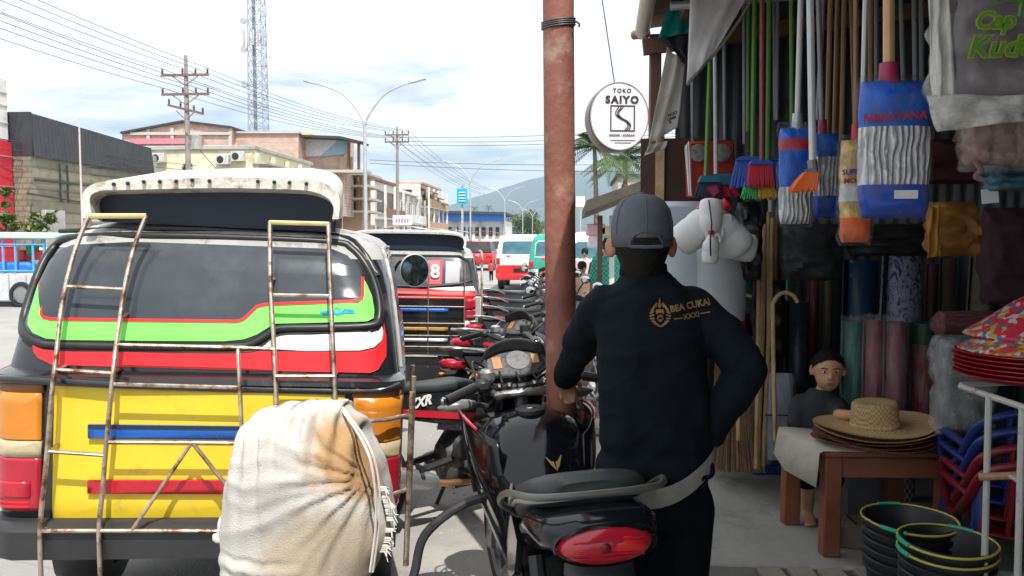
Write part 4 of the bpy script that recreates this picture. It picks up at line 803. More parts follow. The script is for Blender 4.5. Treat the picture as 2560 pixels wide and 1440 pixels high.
# ------------------------------------------------------------------ far traffic
def car(x, y, lab, m, yaw=0, h=1.45):
    r = root('parked_car', lab, 'car', (x, y, 0), yaw, group='cars far down the road'); n = 4
    pr = [(-2.0, .45, .8), (-1.95, .35, .88), (-1.3, .3, .95), (-.6, .3, .98), (1.0, .3, .98), (1.9, .33, .85), (2.05, .45, .7)]
    b = MB(); b.loft([[Vector((-.8, yy, a)), Vector((.8, yy, a)), Vector((.82, yy, (a+t)/2)), Vector((.76, yy, t)), Vector((-.76, yy, t)), Vector((-.82, yy, (a+t)/2))] for yy, a, t in pr]); b.build('body', m, r, local=True)
    b = MB(); b.loft([[Vector((-.72, -1.75, .93)), Vector((.72, -1.75, .93)), Vector((.72, .95, .95)), Vector((-.72, .95, .95))], [Vector((-.6, -1.4, h)), Vector((.6, -1.4, h)), Vector((.6, .25, h)), Vector((-.6, .25, h))]]); b.build('cabin', m_glass_d, r, local=True)
    MB().box((0, -.55, h+.005), (1.22, 1.75, .05), b=.02).build('roof', m, r, local=True)
    for sx in (-1, 1):
        MB().box((.62*sx, -1.99, .72), (.3, .06, .14), b=.02).build('tail_lamp', m_rdl, r, local=True)
        for yy in (-1.25, 1.3): MB().lathe([(.02, -.1), (.3, -.1), (.3, .1), (.02, .1)], 14, (.74*sx, yy, .3), Euler((0, R(90), 0)).to_matrix()).build('wheel', m_rub, r, local=True)
for a, Y, l_, m in ((1203, 42, 'red car beyond the second black minibus', m_redc), (1232, 58, 'grey car further down the road', m_grey), (1120, 50, 'white car beyond the black minibus roof', m_whp), (1170, 75, 'dark car far down the road', m_black)): p = U(a, 640, Y); car(p.x, Y, l_, m)

# ------------------------------------------------------------------ motor trishaw at far left
tr = root('motor_trishaw', 'motor trishaw with mint green canopy, blue posts and pale metal body', 'trishaw', (U(30, 770, 17.6).x, 17.6, 0))
m_mint = mat('mint_canopy', (.38, .72, .50), .5); m_bpost = mat('blue_post', (.10, .36, .68), .45); m_pal = mat('pale_sheet_metal', (.62, .63, .65), .4, .2, var=.08, dirt=(.45, .44, .43), da=.3)
tx, ty = tr.location.x, 17.6; xr_ = U(128, 700, 17.6).x
def q_(px_, py_): return U(px_, py_, 17.6)
zt = q_(60, 592).z; zb = q_(60, 755).z; zm = q_(60, 682).z; xl_ = xr_-2.2
b = MB(); b.sheet(lambda u, v: (xl_-.1+(xr_-xl_+.25)*u, ty-.1+1.3*v, zt+.10*math.sin(math.pi*v)-.03*u), 8, 8); b.build('canopy', m_mint, tr, thick=.05)
MB().box(((xl_+xr_)/2, ty+.55, (zb+zm)/2), (xr_-xl_-.15, 1.15, zm-zb), b=.04).build('body_tub', m_pal, tr)
for k in range(5): MB().box((xl_+.35+k*.42, ty-.035, (zb+zm)/2), (.02, .03, zm-zb-.06)).build('panel_rib', m_steel, tr, smooth=False)
for x in (xl_+.1, xl_+1.05, xr_-.85, xr_-.42, xr_-.15):
    MB().tube([(x, ty, zm-.1), (x, ty, zt)], .028, 6).build('post', m_bpost, tr); MB().tube([(x, ty+1.05, zm-.1), (x, ty+1.05, zt)], .024, 6).build('post', m_bpost, tr)
for z in (zm+.04, zt-.18): MB().tube([(xl_+.05, ty-.01, z), (xr_-.1, ty-.01, z)], .026, 6).build('rail', m_bpost, tr)
MB().box((xl_+1.1, ty+.5, zm+.12), (1.0, .7, .25), b=.06).build('seat', m_bluefas, tr)
for x in (xl_+.5, xr_-.7): 
    w_ = MB().lathe([(.2, -.05), (.27, -.05), (.3, 0), (.27, .05), (.2, .05)], 22, (x, ty-.05, .29), Euler((R(90), 0, 0)).to_matrix(), cap=False).build('wheel', m_rub, tr); MB().lathe([(.02, -.03), (.2, -.02), (.2, .02), (.02, .03)], 16, (x, ty-.05, .29), Euler((R(90), 0, 0)).to_matrix()).build('rim', m_rim, w_)
MB().box(((xl_+xr_)/2, ty+.5, zb-.06), (2.0, 1.0, .12), b=.02).build('chassis', m_rub, tr)
for k, (px_, py_, m) in enumerate(((63, 640, m_redc), (63, 662, m_whp), (25, 640, m_redc), (45, 625, m_greenp))):
    p = q_(px_, py_); tag(MB().box((p.x, ty+.5, p.z), (.17, .3, .26), b=.03).build('parcel', m), ['red parcel on top inside the trishaw', 'white parcel below the red one inside the trishaw', 'red parcel at the trishaw seat', 'green parcel inside the trishaw'][k], 'parcel')
tag(MB().box((U(108, 640, 19.5).x, 19.6, U(108, 640, 19.5).z), (.45, .3, .42), b=.03).build('delivery_box', m_whp), 'white box seen behind the trishaw posts', 'box')
# ------------------------------------------------------------------ motorcycles (local axes: y forward, x right, z up)
m_gloss = mat('gloss_black_tank', (.006, .007, .010), .07, var=.2, coat=.15, vs=2, spec=.4); m_matt = mat('matt_black_plastic', (.03, .031, .033), .5, var=.25, vs=9, bump=.1, bs=120); m_seat = mat('seat_vinyl', (.035, .04, .042), .42, var=.25, vs=6, bump=.15, bs=180); m_alu = mat('cast_aluminium', (.40, .40, .40), .42, .85, var=.25, vs=14, dirt=(.12, .10, .08), da=.4, ds=12)
m_chrome = mat('chrome', (.7, .7, .7), .12, 1.0, var=.08); m_pipe = mat('copper_pipe', (.62, .30, .17), .35, .8, var=.25, vs=9); m_dial = mat('dial_face', (.055, .06, .065), .25, var=.4, vs=60); m_dialo = mat('dial_orange', (.5, .16, .04), .4); m_piping = mat('grey_piping', (.30, .30, .27), .5); m_sil = mat('silver_muffler', (.42, .44, .46), .3, .7, var=.12); m_eng = mat('engine_grey', (.15, .15, .15), .5, .6, var=.4, vs=20, dirt=(.08, .06, .045), da=.4, ds=15)
m_gold = mat('gold_mark', (.30, .22, .06), .4, .5)
def sec_y(y, hw, z0, z1, cx=0, n=22, p=2.6, tilt=0):
    zc, hz = (z0+z1)/2, (z1-z0)/2; o = []
    for k in range(n):
        t = 2*math.pi*k/n; c, s = math.cos(t), math.sin(t); o.append(Vector((cx+hw*math.copysign(abs(c)**(2/p), c), y+tilt*(hz*s), zc+hz*math.copysign(abs(s)**(2/p), s))))
    return o
def mir(b, f):
    for s in (-1, 1): f(b, s)
    return b
def bike(label, loc, rz, lean, c, style, group=None, name='motorcycle', letter=None):
    """c: paint, panel, accent"""
    r = root(name, label, 'motorcycle', (0, 0, 0), group=group); B = lambda b, nm, m, p=r, ang=40: b.build(nm, m, p, ang, local=True)
    naked = style == 'naked'; RA, FA, WR = -.62, .66, .285
    for y, wd in ((RA, .052), (FA, .042)):
        M = Euler((0, R(90), 0)).to_matrix(); w_ = B(MB().lathe([(WR*.80, -wd*.8), (WR*.9, -wd), (WR*.985, -wd*.55), (WR, 0), (WR*.985, wd*.55), (WR*.9, wd), (WR*.80, wd*.8)], 28, (0, y, WR), M, cap=False), 'wheel', m_rub)
        B(MB().lathe([(WR*.72, -.025), (WR*.82, -.035), (WR*.82, .035), (WR*.72, .025)], 26, (0, y, WR), M, cap=False), 'rim', m_alu, w_)
        B(MB().lathe([(.02, -.06), (.05, -.05), (.05, .05), (.02, .06)], 14, (0, y, WR), M), 'hub', m_alu, w_)
        for k in range(6): 
            a = k*math.pi/3; B(MB().tube([(0, y+.04*math.cos(a), WR+.04*math.sin(a)), (0, y+WR*.74*math.cos(a+.15), WR+WR*.74*math.sin(a+.15))], [.014, .010], 6), 'spoke', m_alu, w_)
    for s in (-1, 1):
        B(MB().tube([(s*.085, FA, WR), (s*.085, .535, .62)], .022, 9), 'fork_slider', m_alu); B(MB().tube([(s*.085, .545, .6), (s*.085, .40, .98)], .016, 8), 'fork_tube', m_chrome)
        B(MB().tube([(s*.095, RA, WR), (s*.085, -.1, .36)], .02, 7), 'swingarm', m_matt); B(MB().tube([(s*.105, RA+.05, WR+.05), (s*.105, -.42, .66)], .024, 9), 'shock', m_chrome if s > 0 else m_matt)
    mg = [];
    for k in range(9):
        a = R(20+17*k); mg.append([Vector((x_, FA+(WR+.03)*math.cos(a)-.0, WR+(WR+.03+dz)*math.sin(a))) for x_, dz in ((-.06, -.03), (-.05, .0), (0, .012), (.05, .0), (.06, -.03))])
    B(MB().loft(mg, close=False), 'front_mudguard', c['paint'])
    mg = []
    for k in range(8):
        a = R(60+16*k); mg.append([Vector((x_, RA+(WR+.04)*math.cos(a), WR+(WR+.05+dz)*math.sin(a))) for x_, dz in ((-.075, -.04), (-.06, .0), (0, .01), (.06, .0), (.075, -.04))])
    B(MB().loft(mg, close=False), 'rear_mudguard', m_matt)
    # engine
    e = B(MB().loft([sec_y(-.12, .07, .24, .44), sec_y(-.05, .12, .20, .50), sec_y(.12, .13, .20, .48), sec_y(.24, .09, .24, .42)]), 'crankcase', m_eng)
    for s in (-1, 1): B(MB().lathe([(.10, 0), (.105, .02), (.08, .04), (.04, .045), (.03, .035), (.005, .035)], 18, (s*.115, .05, .33), Euler((0, R(90)*s, 0)).to_matrix()), 'engine_cover', m_alu, e)
    cyl = Vector((0, .22, .48)); dz = Vector((0, .35, .94)).normalized() if naked else Vector((0, .75, .66)).normalized(); M = dz.to_track_quat('Z', 'Y').to_matrix()
    cy = B(MB().box(cyl+dz*.08, (.12, .12, .2), rot=M, b=.01), 'cylinder', m_eng)
    for k in range(7): B(MB().box(cyl+dz*(-.005+k*.027), (.19, .18, .009), rot=M), 'cooling_fin', m_alu, cy)
    B(MB().box(cyl+dz*.21, (.16, .15, .06), rot=M, b=.02), 'cylinder_head', m_alu, e)
    B(MB().tube(spline([cyl+dz*.16+Vector((.05, .08, 0)), (.09, .40, .42), (.11, .28, .24), (.13, -.1, .24), (.135, -.28, .28)], 5), .018, 8), 'exhaust_pipe', m_pipe)
    B(MB().loft([[Vector((.15+.05*math.cos(t*.5236)*q, yy, zz+.055*math.sin(t*.5236)*q)) for t in range(12)] for yy, zz, q in ((-.24, .28, .5), (-.3, .29, .9), (-.42, .32, 1.05), (-.78, .40, 1.1), (-.84, .41, .95), (-.86, .415, .5))]), 'muffler', m_sil)
    B(MB().tube([(0, .40, .95), (0, .32, .70), (0, .0, .60), (0, -.3, .62), (0, -.65, .72)], .028, 8), 'frame', m_matt)
    for s in (-1, 1):
        B(MB().tube([(s*.05, .30, .68), (s*.11, .34, .45), (s*.11, .22, .22), (s*.11, -.1, .22)], .016, 7), 'frame_tube', m_matt); B(MB().tube([(s*.10, -.06, .30), (s*.25, -.06, .29)], .016, 8), 'footpeg', m_rub); B(MB().tube([(s*.09, -.32, .36), (s*.23, -.36, .37)], .014, 7), 'pillion_peg', m_rub)
    B(MB().tube([(-.1, .0, .24), (-.24, -.02, .02)], .012, 7), 'side_stand', m_matt)
    # bars and controls
    hz = 1.0 if naked else .97; gy = .235 if naked else .30; bw = .325 if naked else .35; dB = .35-bw
    B(MB().tube(spline([(-bw, gy, hz), (-bw+.13, gy+.05, hz+.03), (-.1, .385, hz+.0), (0, .40, hz-.01), (.1, .385, hz), (bw-.13, gy+.05, hz+.03), (bw, gy, hz)], 4), .012, 8), 'handlebar', m_matt)
    for s in (-1, 1):
        g = B(MB().tube([(s*(.355-dB), gy-.002, hz), (s*(.33-dB), gy+.008, hz+.006), (s*(.235-dB), gy+.045, hz+.028)], [.019, .018, .018], 10), 'grip', m_rub); B(MB().lathe([(.003, 0), (.014, .003), (.016, .014), (.01, .02)], 10, (s*(.355-dB), gy-.002, hz), Euler((0, R(90)*s, 0)).to_matrix()), 'bar_end', m_chrome, g)
        B(MB().box((s*(.205-dB), gy+.058, hz+.03), (.055, .05, .045), b=.012), 'switch_cluster', m_matt); B(MB().tube(spline([(s*(.2-dB), gy+.09, hz+.02), (s*(.26-dB), gy+.10, hz+.012), (s*(.345-dB), gy+.06, hz-.012)], 4), .007, 6), 'lever', m_alu)
        st = MB().tube(spline([(s*.19, gy+.07, hz+.04), (s*.22, gy+.09, hz+.13), (s*.30, gy+.07, hz+.19)], 4), .007, 6) if style != 'front' else None
        if style == 'under' and c.get('mirror', True):
            q = B(st, 'mirror_stem', m_matt); B(MB().ell((s*.33, gy+.06, hz+.215), (.06, .016, .038), 14, 6), 'mirror', m_matt, q); B(MB().ell((s*.33, gy+.05, hz+.215), (.052, .009, .032), 12, 6), 'mirror_glass', m_mir, q)
    B(MB().lathe([(.018, 0), (.03, .012), (.03, .04), (.02, .05)], 12, (-.15, gy+.10, hz+.03)), 'clutch_perch', m_alu); B(MB().lathe([(.024, 0), (.032, .008), (.032, .05), (.022, .056)], 14, (.14, gy+.1, hz+.035)), 'brake_reservoir', m_matt)
    for k in range(4):
        s = -1 if k < 2 else 1; B(MB().tube(spline([(s*.19, gy+.07, hz+.02), (s*(.16+.02*k), gy+.16+.02*(k % 2), hz+.07+.03*(k % 2)), (s*.07, .47, hz+.0), (s*.03, .42, .80)], 5), .005, 5), 'control_cable', m_rub)
    B(MB().box((0, .395, hz-.03), (.23, .07, .03), b=.01), 'top_yoke', m_alu); B(MB().lathe([(.002, 0), (.018, 0), (.02, -.02)], 12, (0, .385, hz-.012)), 'ignition_lock', m_chrome)
    if naked:
        for sx in (-1, 1): B(MB().tube(spline([(sx*.09, .47, .90), (sx*.14, .46, .92), (sx*.2, .45, .93)], 3), .011, 7), 'front_indicator', m_matt); B(MB().loft([[Vector((sx*x_, .45+ry*math.cos(k*.5236), .93+rz_*math.sin(k*.5236))) for k in range(12)] for x_, ry, rz_ in ((.17, .012, .012), (.20, .026, .022), (.25, .03, .026), (.29, .022, .018), (.32, .006, .005))]), 'front_indicator', mat('smoked_lens', (.13, .135, .13), .2, coat=.3))
        for kx in (-.09, -.05, .05, .09): B(MB().lathe([(.011, 0), (.011, .012), (.006, .014), (.001, .014)], 8, (kx, .38, hz+.0)), 'clamp_bolt', m_chrome)
        for kx in range(5): B(MB().tube(spline([(-.16+.07*kx, .34, hz+.02), (-.12+.06*kx, .46+.015*(kx % 2), hz+.055-.01*kx), (-.05+.03*kx, .47, hz-.05), (0, .40, .82)], 5), .0048, 5), 'control_cable', m_rub)
    # headlamp cowl and dials
    hl = B(MB().loft([sec_y(.42, .10, hz-.12, hz+.02), sec_y(.50, .14, hz-.16, hz+.06), sec_y(.60, .12, hz-.17, hz+.02), sec_y(.65, .06, hz-.13, hz-.03)]), 'headlamp_cowl', c['paint']); B(MB().ell((0, .635, hz-.07), (.08, .03, .055)), 'headlamp', m_cll, hl)
    M = Euler((R(52), 0, 0)).to_matrix(); o_ = Vector((0, .475, hz+.075))
    ring = [(-.125, -.03), (-.118, .02), (-.085, .055), (-.03, .066), (.03, .066), (.085, .055), (.118, .02), (.125, -.03), (.09, -.06), (0, -.068), (-.09, -.06)]
    d = B(MB().prism(ring, lambda u, v, w_: o_+M@Vector((u, v, w_)), -.03, .005), 'instrument_housing', m_matt)
    B(MB().tube(spline([o_+M@Vector((u, v, .008)) for u, v in ring+[ring[0]]], 3), .009, 7), 'dial_bezel', m_matt, d)
    B(MB().prism([(u*.9, v*.9) for u, v in ring], lambda u, v, w_: o_+M@Vector((u, v, w_)), .006, .009), 'dial_face', m_dial, d)
    B(MB().prism([(.015+.048*math.cos(t*.449), .0+.042*math.sin(t*.449)) for t in range(14)], lambda u, v, w_: o_+M@Vector((u, v, w_)), .010, .012), 'dial', mat('dial_white', (.12, .12, .125), .4, var=.5, vs=70), d); B(MB().prism([(-.09, -.03), (-.055, -.03), (-.055, .02), (-.09, .02)], lambda u, v, w_: o_+M@Vector((u, v, w_)), .010, .012), 'warning_panel', m_dialo, d); B(MB().prism([(.072, -.02), (.1, -.02), (.1, .02), (.072, .02)], lambda u, v, w_: o_+M@Vector((u, v, w_)), .010, .012), 'fuel_gauge', mat('gauge_amber', (.5, .33, .12), .4), d)
    B(MB().sheet(lambda u, v: o_+M@Vector(((u-.5)*.27*(1-.12*v), .045+.03*v-.16*(u-.5)**2, .01+.045*v)), 14, 4), 'dial_hood', m_matt, d).modifiers.new('t', 'SOLIDIFY').thickness = .004
    # bodywork
    if naked:
        t = B(MB().loft([sec_y(-.12, .09, .66, .74), sec_y(-.09, .13, .62, .78), sec_y(.0, .175, .60, .85), sec_y(.08, .200, .60, .91, p=2.5), sec_y(.18, .212, .60, .94, p=2.4), sec_y(.27, .205, .62, .935, p=2.4), sec_y(.34, .17, .66, .92), sec_y(.39, .10, .72, .87)]), 'fuel_tank', c['paint'], ang=80)
        B(MB().lathe([(.055, -.01), (.055, .004), (.045, .01), (.012, .012)], 18, (0, .2, .941)), 'filler_cap', m_matt, t); B(MB().box((0, .19, .953), (.03, .05, .006), b=.002), 'cap_lock', m_chrome, t)
        for s in (-1, 1):
            sf = lambda u, v, s=s: Vector((s*(.150+.088*u**.7-.050*v*(1-.3*u)+.030*math.sin(math.pi*u)*math.sin(math.pi*min(1, v+.25))), .0+.40*u-.10*v*(1-u)-.06*v-.03*math.sin(math.pi*u), .885+.03*u+.02*math.sin(math.pi*u)-.50*v*(.60+.40*(1-u))))
            sh = B(MB().sheet(sf, 10, 12), 'tank_shroud', c['panel'], ang=180); q = sh.modifiers.new('t', 'SOLIDIFY'); q.thickness = .012
            B(MB().tube([sf(u/10, 0)+Vector((s*.004, -.004, .003)) for u in range(3, 11)], .005, 6), 'red_pinstripe', c['accent'], sh)
            B(MB().tube([sf(1, v/10)+Vector((s*.002, 0, 0)) for v in range(11)], .007, 6), 'shroud_edge', m_matt, sh)
            B(MB().prism([(-.12, .74), (.04, .70), (.06, .52), (-.06, .44), (-.2, .52), (-.3, .66)], lambda u, v, w_: Vector((s*(.13+w_), u, v)), -.01, .012), 'side_panel', c['panel'])
        st = B(MB().loft([sec_y(.0, .10, .69, .745, p=3), sec_y(-.08, .13, .68, .76, p=3), sec_y(-.2, .15, .69, .765, p=3.2), sec_y(-.36, .165, .71, .79, p=3.2), sec_y(-.5, .165, .75, .85, p=3.2), sec_y(-.66, .165, .78, .875, p=3.2), sec_y(-.76, .15, .80, .885, p=3), sec_y(-.81, .11, .815, .875, p=2.6)]), 'seat', m_seat, ang=70)
        B(MB().tube(spline([(-.10, .02, .77), (-.142, -.2, .745), (-.158, -.36, .755), (-.17, -.6, .80), (-.155, -.76, .825), (-.09, -.825, .84), (0, -.835, .845), (.09, -.825, .84), (.155, -.76, .825), (.17, -.6, .80), (.158, -.36, .755), (.142, -.2, .745), (.10, .02, .77)], 4), .006, 6), 'seat_piping', m_piping, st)
        B(MB().tube(spline([(-.15, -.40, .74), (-.205, -.52, .79), (-.205, -.72, .845), (-.15, -.88, .865), (0, -.91, .868), (.15, -.88, .865), (.205, -.72, .845), (.205, -.52, .79), (.15, -.40, .74)], 5), .0095, 9), 'grab_rail', mat('satin_grey_rail', (.15, .155, .14), .35, .5))
        B(MB().loft([sec_y(-.3, .12, .60, .72), sec_y(-.5, .155, .66, .77), sec_y(-.7, .165, .70, .81), sec_y(-.86, .155, .71, .825), sec_y(-.93, .13, .73, .82), sec_y(-.965, .09, .75, .81)]), 'tail_cowl', c['panel'], ang=70)
        tl = B(MB().loft([sec_y(-.90, .11, .715, .80, p=2.0), sec_y(-.955, .118, .712, .802, p=2.0), sec_y(-.985, .10, .718, .795, p=2.0), sec_y(-1.0, .05, .735, .78, p=2)]), 'tail_light', m_rdl, ang=80)
        B(MB().loft([sec_y(-.93, .128, .704, .812, p=2.1), sec_y(-.963, .126, .705, .811, p=2.1)], cap0=False, cap1=False), 'tail_light_rim', m_matt, tl); B(MB().ell((.040, -.992, .757), (.050, .010, .026), 16, 8), 'bulb_reflector', mat('bright_red_lens', (.62, .015, .02), .15, coat=.6), tl); B(MB().ell((-.058, -.983, .757), (.03, .012, .026), 14, 8), 'side_chamber', mat('bright_red_lens', (.6, .02, .02), .2), tl); B(MB().ell((-.008, -.999, .760), (.013, .007, .014)), 'bulb', mat('dark_red', (.16, .006, .012), .3), tl)
        for zq in (.738, .748, .778): B(MB().tube([(-.085, -.990, zq), (-.05, -.999, zq), (0, -1.003, zq), (.05, -1.0025, zq), (.085, -.993, zq)], .0022, 5), 'lens_rib', m_rdl, tl)
        B(MB().loft([sec_y(-.86, .09, .60, .73), sec_y(-1.0, .075, .40, .62, tilt=.3), sec_y(-1.04, .07, .38, .42)]), 'rear_fender', m_matt); B(MB().box((0, -1.02, .56), (.24, .012, .12), rot=(R(-18), 0, 0), b=.004), 'number_plate', m_rub)
        for s in (-1, 1): B(MB().tube([(s*.08, -.9, .54), (s*.15, -.93, .54)], .01, 6), 'indicator_stalk', m_rub); B(MB().ell((s*.18, -.94, .54), (.035, .03, .024)), 'indicator', m_orl)
        # tubular leg guard sticking out on the left
        B(MB().tube(spline([(-.10, .26, .62), (-.25, .26, .60), (-.40, .26, .50), (-.45, .25, .36), (-.50, .22, .27), (-.60, .2, .20)], 6), .017, 9), 'leg_guard', mat('worn_black_tube', (.05, .05, .055), .3, .3, var=.4, vs=14)); B(MB().tube([(-.62, .2, .2), (-.4, .2, .19), (-.10, .2, .2)], .015, 8), 'leg_guard_bar', m_chrome)
        # wing mark on the tank
        for s, q in ((-1, 0), (1, .008)): B(MB().prism([(0, 0), (.016, .012), (.034, .034), (.026, .03), (.012, .02), (.004, .02)], lambda u, v, w_: Vector((.03+s*u*.85, -.095+v*1.75-w_-q*.1, .80+v*1.0)), .0, .004), 'wing_mark', m_gold, t)
    else:
        B(MB().loft([sec_y(.42, .05, .70, .90), sec_y(.3, .075, .58, .80), sec_y(.1, .09, .52, .72), sec_y(-.1, .12, .56, .74), sec_y(-.3, .14, .60, .76), sec_y(-.6, .13, .66, .78), sec_y(-.86, .07, .74, .80)]), 'body_shell', c['paint'], ang=70)
        st = B(MB().loft([sec_y(.08, .07, .70, .77, p=3), sec_y(0, .11, .71, .79, p=3), sec_y(-.2, .125, .72, .785, p=3.2), sec_y(-.45, .125, .74, .81, p=3.2), sec_y(-.66, .115, .765, .835, p=3), sec_y(-.8, .08, .79, .835, p=2.6)]), 'seat', m_seat, ang=70)
        for s in (-1, 1):
            pn = B(MB().prism([(.05, .70), (-.1, .73), (-.5, .755), (-.85, .80), (-.8, .72), (-.4, .62), (-.12, .55), (.02, .60)], lambda u, v, w_: Vector((s*(.142+w_-.06*max(0, -u-.45)), u, v)), -.012, .01), 'side_panel', c['panel'])
            B(MB().prism([(-.02, .57), (.03, .60), (-.3, .655), (-.72, .735), (-.74, .715), (-.36, .63)], lambda u, v, w_: Vector((s*(.156+w_-.06*max(0, -u-.45)), u, v)), 0, .003), 'accent_stripe', c['accent'], pn)
            sh = B(MB().prism([(.34, .88), (.46, .80), (.48, .62), (.36, .42), (.26, .36), (.24, .52), (.30, .68)], lambda u, v, w_: Vector((s*(.15+w_-.12*max(0, u-.38)), u, v)), -.01, .012), 'leg_shield', c['paint'])
            if letter: text(letter, .07, m_whv, (s*.156, -.33, .70), (0, -s if s < 0 else 1, .12*(1 if s > 0 else -1)*1), (0, 0, 1), parent=pn, local=True, bold=.003, shear=.3)
            B(MB().tube([(s*.06, -.72, .66), (s*.14, -.78, .66)], .009, 6), 'indicator_stalk', m_rub); B(MB().ell((s*.165, -.79, .66), (.035, .028, .024)), 'indicator', m_orl)
        B(MB().tube(spline([(-.11, -.5, .76), (-.13, -.7, .82), (-.08, -.86, .85), (0, -.88, .85), (.08, -.86, .85), (.13, -.7, .82), (.11, -.5, .76)], 4), .011, 8), 'grab_rail', m_alu)
        tl = B(MB().loft([sec_y(-.8, .09, .70, .785), sec_y(-.89, .075, .71, .785), sec_y(-.92, .03, .73, .77)]), 'tail_light', m_rdl, ang=80)
        B(MB().loft([sec_y(-.76, .07, .56, .70), sec_y(-.9, .06, .38, .56, tilt=.3), sec_y(-.93, .055, .36, .40)]), 'rear_fender', m_matt); B(MB().box((0, -.93, .50), (.22, .012, .11), rot=(R(-18), 0, 0), b=.004), 'number_plate', m_rub)
        B(MB().lathe([(.06, -.02), (.075, 0), (.06, .02)], 14, (.13, -.05, .42), Euler((0, R(90), 0)).to_matrix()), 'air_filter', m_matt)
    if naked:
        def remap(o):
            for v in o.data.vertices:
                y = v.co.y; k = min(1, max(0, (-.05-y)/.75)); v.co.z += .075*k*k*(3-2*k)
                if y < -.3: v.co.y = -.3+(y+.3)*.78
            for c2 in o.children: remap(c2)
        for o in r.children:
            if o.name.split('.')[0] in ('seat', 'grab_rail', 'tail_cowl', 'tail_light', 'rear_fender', 'number_plate', 'indicator', 'indicator_stalk'): remap(o)
    steer = c.get('steer', 0)
    if steer:                                   # bars, fork and front wheel turned about the steering head
        FR_ = {'fork_slider', 'fork_tube', 'front_mudguard', 'handlebar', 'grip', 'switch_cluster', 'lever', 'mirror_stem', 'clutch_perch', 'brake_reservoir', 'control_cable', 'top_yoke', 'ignition_lock', 'headlamp_cowl', 'instrument_housing', 'front_indicator', 'clamp_bolt'}
        T = Matrix.Translation((0, .40, 0)) @ Matrix.Rotation(steer, 4, 'Z') @ Matrix.Translation((0, -.40, 0))
        def turn(o):
            o.data.transform(T)
            for c2 in o.children: turn(c2)
        for o in r.children:
            nm = o.name.split('.')[0]
            if nm in FR_ or (nm == 'wheel' and sum(v.co.y for v in o.data.vertices) > 0): turn(o)
    r.location = loc; r.rotation_euler = (0, lean, rz)
    return r
red_acc = mat('red_accent', (.55, .02, .03), .3, coat=.4); grey_acc = mat('grey_accent', (.25, .26, .28), .4)
BK = bike('glossy black naked motorcycle in the foreground with red tail light and gold wing mark', (-.062, 2.668, 0), R(13), R(-3), dict(paint=m_gloss, panel=m_gloss, accent=red_acc, steer=R(9)), 'naked')
P2_ = U(1000, 1000, 4.1); B2 = bike('black and red motorcycle parked crosswise between the minibus and the foreground motorcycle', (-.62, 4.35, 0), R(-48), R(-4), dict(paint=m_matt, panel=m_black, accent=red_acc, mirror=False), 'under', letter='ZXR')
G = 'motorcycles parked in a row behind the pillar'
BA = bike('black motorcycle with mirrors, first in the row left of the pillar', (-.22, 5.75, 0), R(-38), R(-5), dict(paint=m_black, panel=m_matt, accent=grey_acc), 'under', G)
BB = bike('dark motorcycle with red side stripe, second in the row left of the pillar', (-.30, 6.85, 0), R(-40), R(-5), dict(paint=m_matt, panel=m_black, accent=red_acc), 'under', G)
for k, (src, x, y, rz, l_) in enumerate(((BA, -.36, 7.95, -37, 'black motorcycle third in the parked row'), (BB, -.42, 9.1, -41, 'dark motorcycle fourth in the parked row'), (BA, -.55, 10.4, -38, 'black motorcycle fifth in the parked row'), (BB, -.7, 12.0, -42, 'dark motorcycle sixth in the parked row, before the white minibus'), (BA, -2.3, 17, 4, 'motorcycle standing on the road left of the white minibus'))):
    o = copy_tree(src); o.location = (x, y, 0); o.rotation_euler = (0, R(-5), R(rz)); o['label'] = l_
    if k == 4: del o['group']

# ------------------------------------------------------------------ people
m_skin = mat('skin_brown', (.36, .185, .105), .5, var=.1, vs=20, sub=.05); m_skin2 = mat('skin_child', (.54, .30, .175), .5, var=.1, vs=25, sub=.05); m_hair = mat('black_hair', (.007, .0065, .006), .6, var=.3, vs=90, bump=.4, bs=200, spec=.25)
m_jack = mat('navy_black_jacket', (.0065, .010, .0145), .9, var=.2, vs=5, bump=.25, bs=14, spec=.12); m_trs = mat('dark_trousers', (.006, .0075, .012), .9, var=.2, vs=6, bump=.3, bs=18, spec=.12); m_cap = mat('grey_cap', (.085, .095, .115), .85, var=.15, vs=30, bump=.2, bs=300); m_hem = mat('pale_grey_hem', (.24, .24, .215), .8, var=.2, vs=12, bump=.2, bs=40); m_eye = mat('eye_dark', (.015, .01, .008), .15); m_eyew = mat('eye_white', (.55, .52, .48), .3); m_lip = mat('lip', (.26, .09, .07), .5); m_shoe = mat('black_shoe', (.02, .02, .02), .5)
def head(b, c, s, ears=True, face=1):
    """head mass centred at c (mid skull), s = head height; face points to +y*face"""
    c = Vector(c); f = face
    b.ell(c+Vector((0, -.01*f*s, .06*s)), (.335*s, .40*s, .40*s), 16, 12); b.ell(c+Vector((0, .08*f*s, -.16*s)), (.27*s, .30*s, .30*s), 14, 10); b.ell(c+Vector((0, .16*f*s, -.36*s)), (.13*s, .13*s, .1*s), 12, 8)
    b.ell(c+Vector((0, .36*f*s, -.09*s)), (.05*s, .07*s, .09*s), 10, 8); b.ell(c+Vector((0, .41*f*s, -.13*s)), (.065*s, .045*s, .04*s), 10, 8); b.ell(c+Vector((0, .33*f*s, .05*s)), (.22*s, .05*s, .04*s), 12, 8)
    b.ell(c+Vector((0, .345*f*s, -.26*s)), (.1*s, .04*s, .035*s), 12, 6)
    if ears:
        for sx in (-1, 1): b.ell(c+Vector((sx*.345*s, -.02*f*s, -.03*s)), (.035*s, .09*s, .13*s), 8, 8, Euler((0, 0, R(-25)*sx*f)).to_matrix())
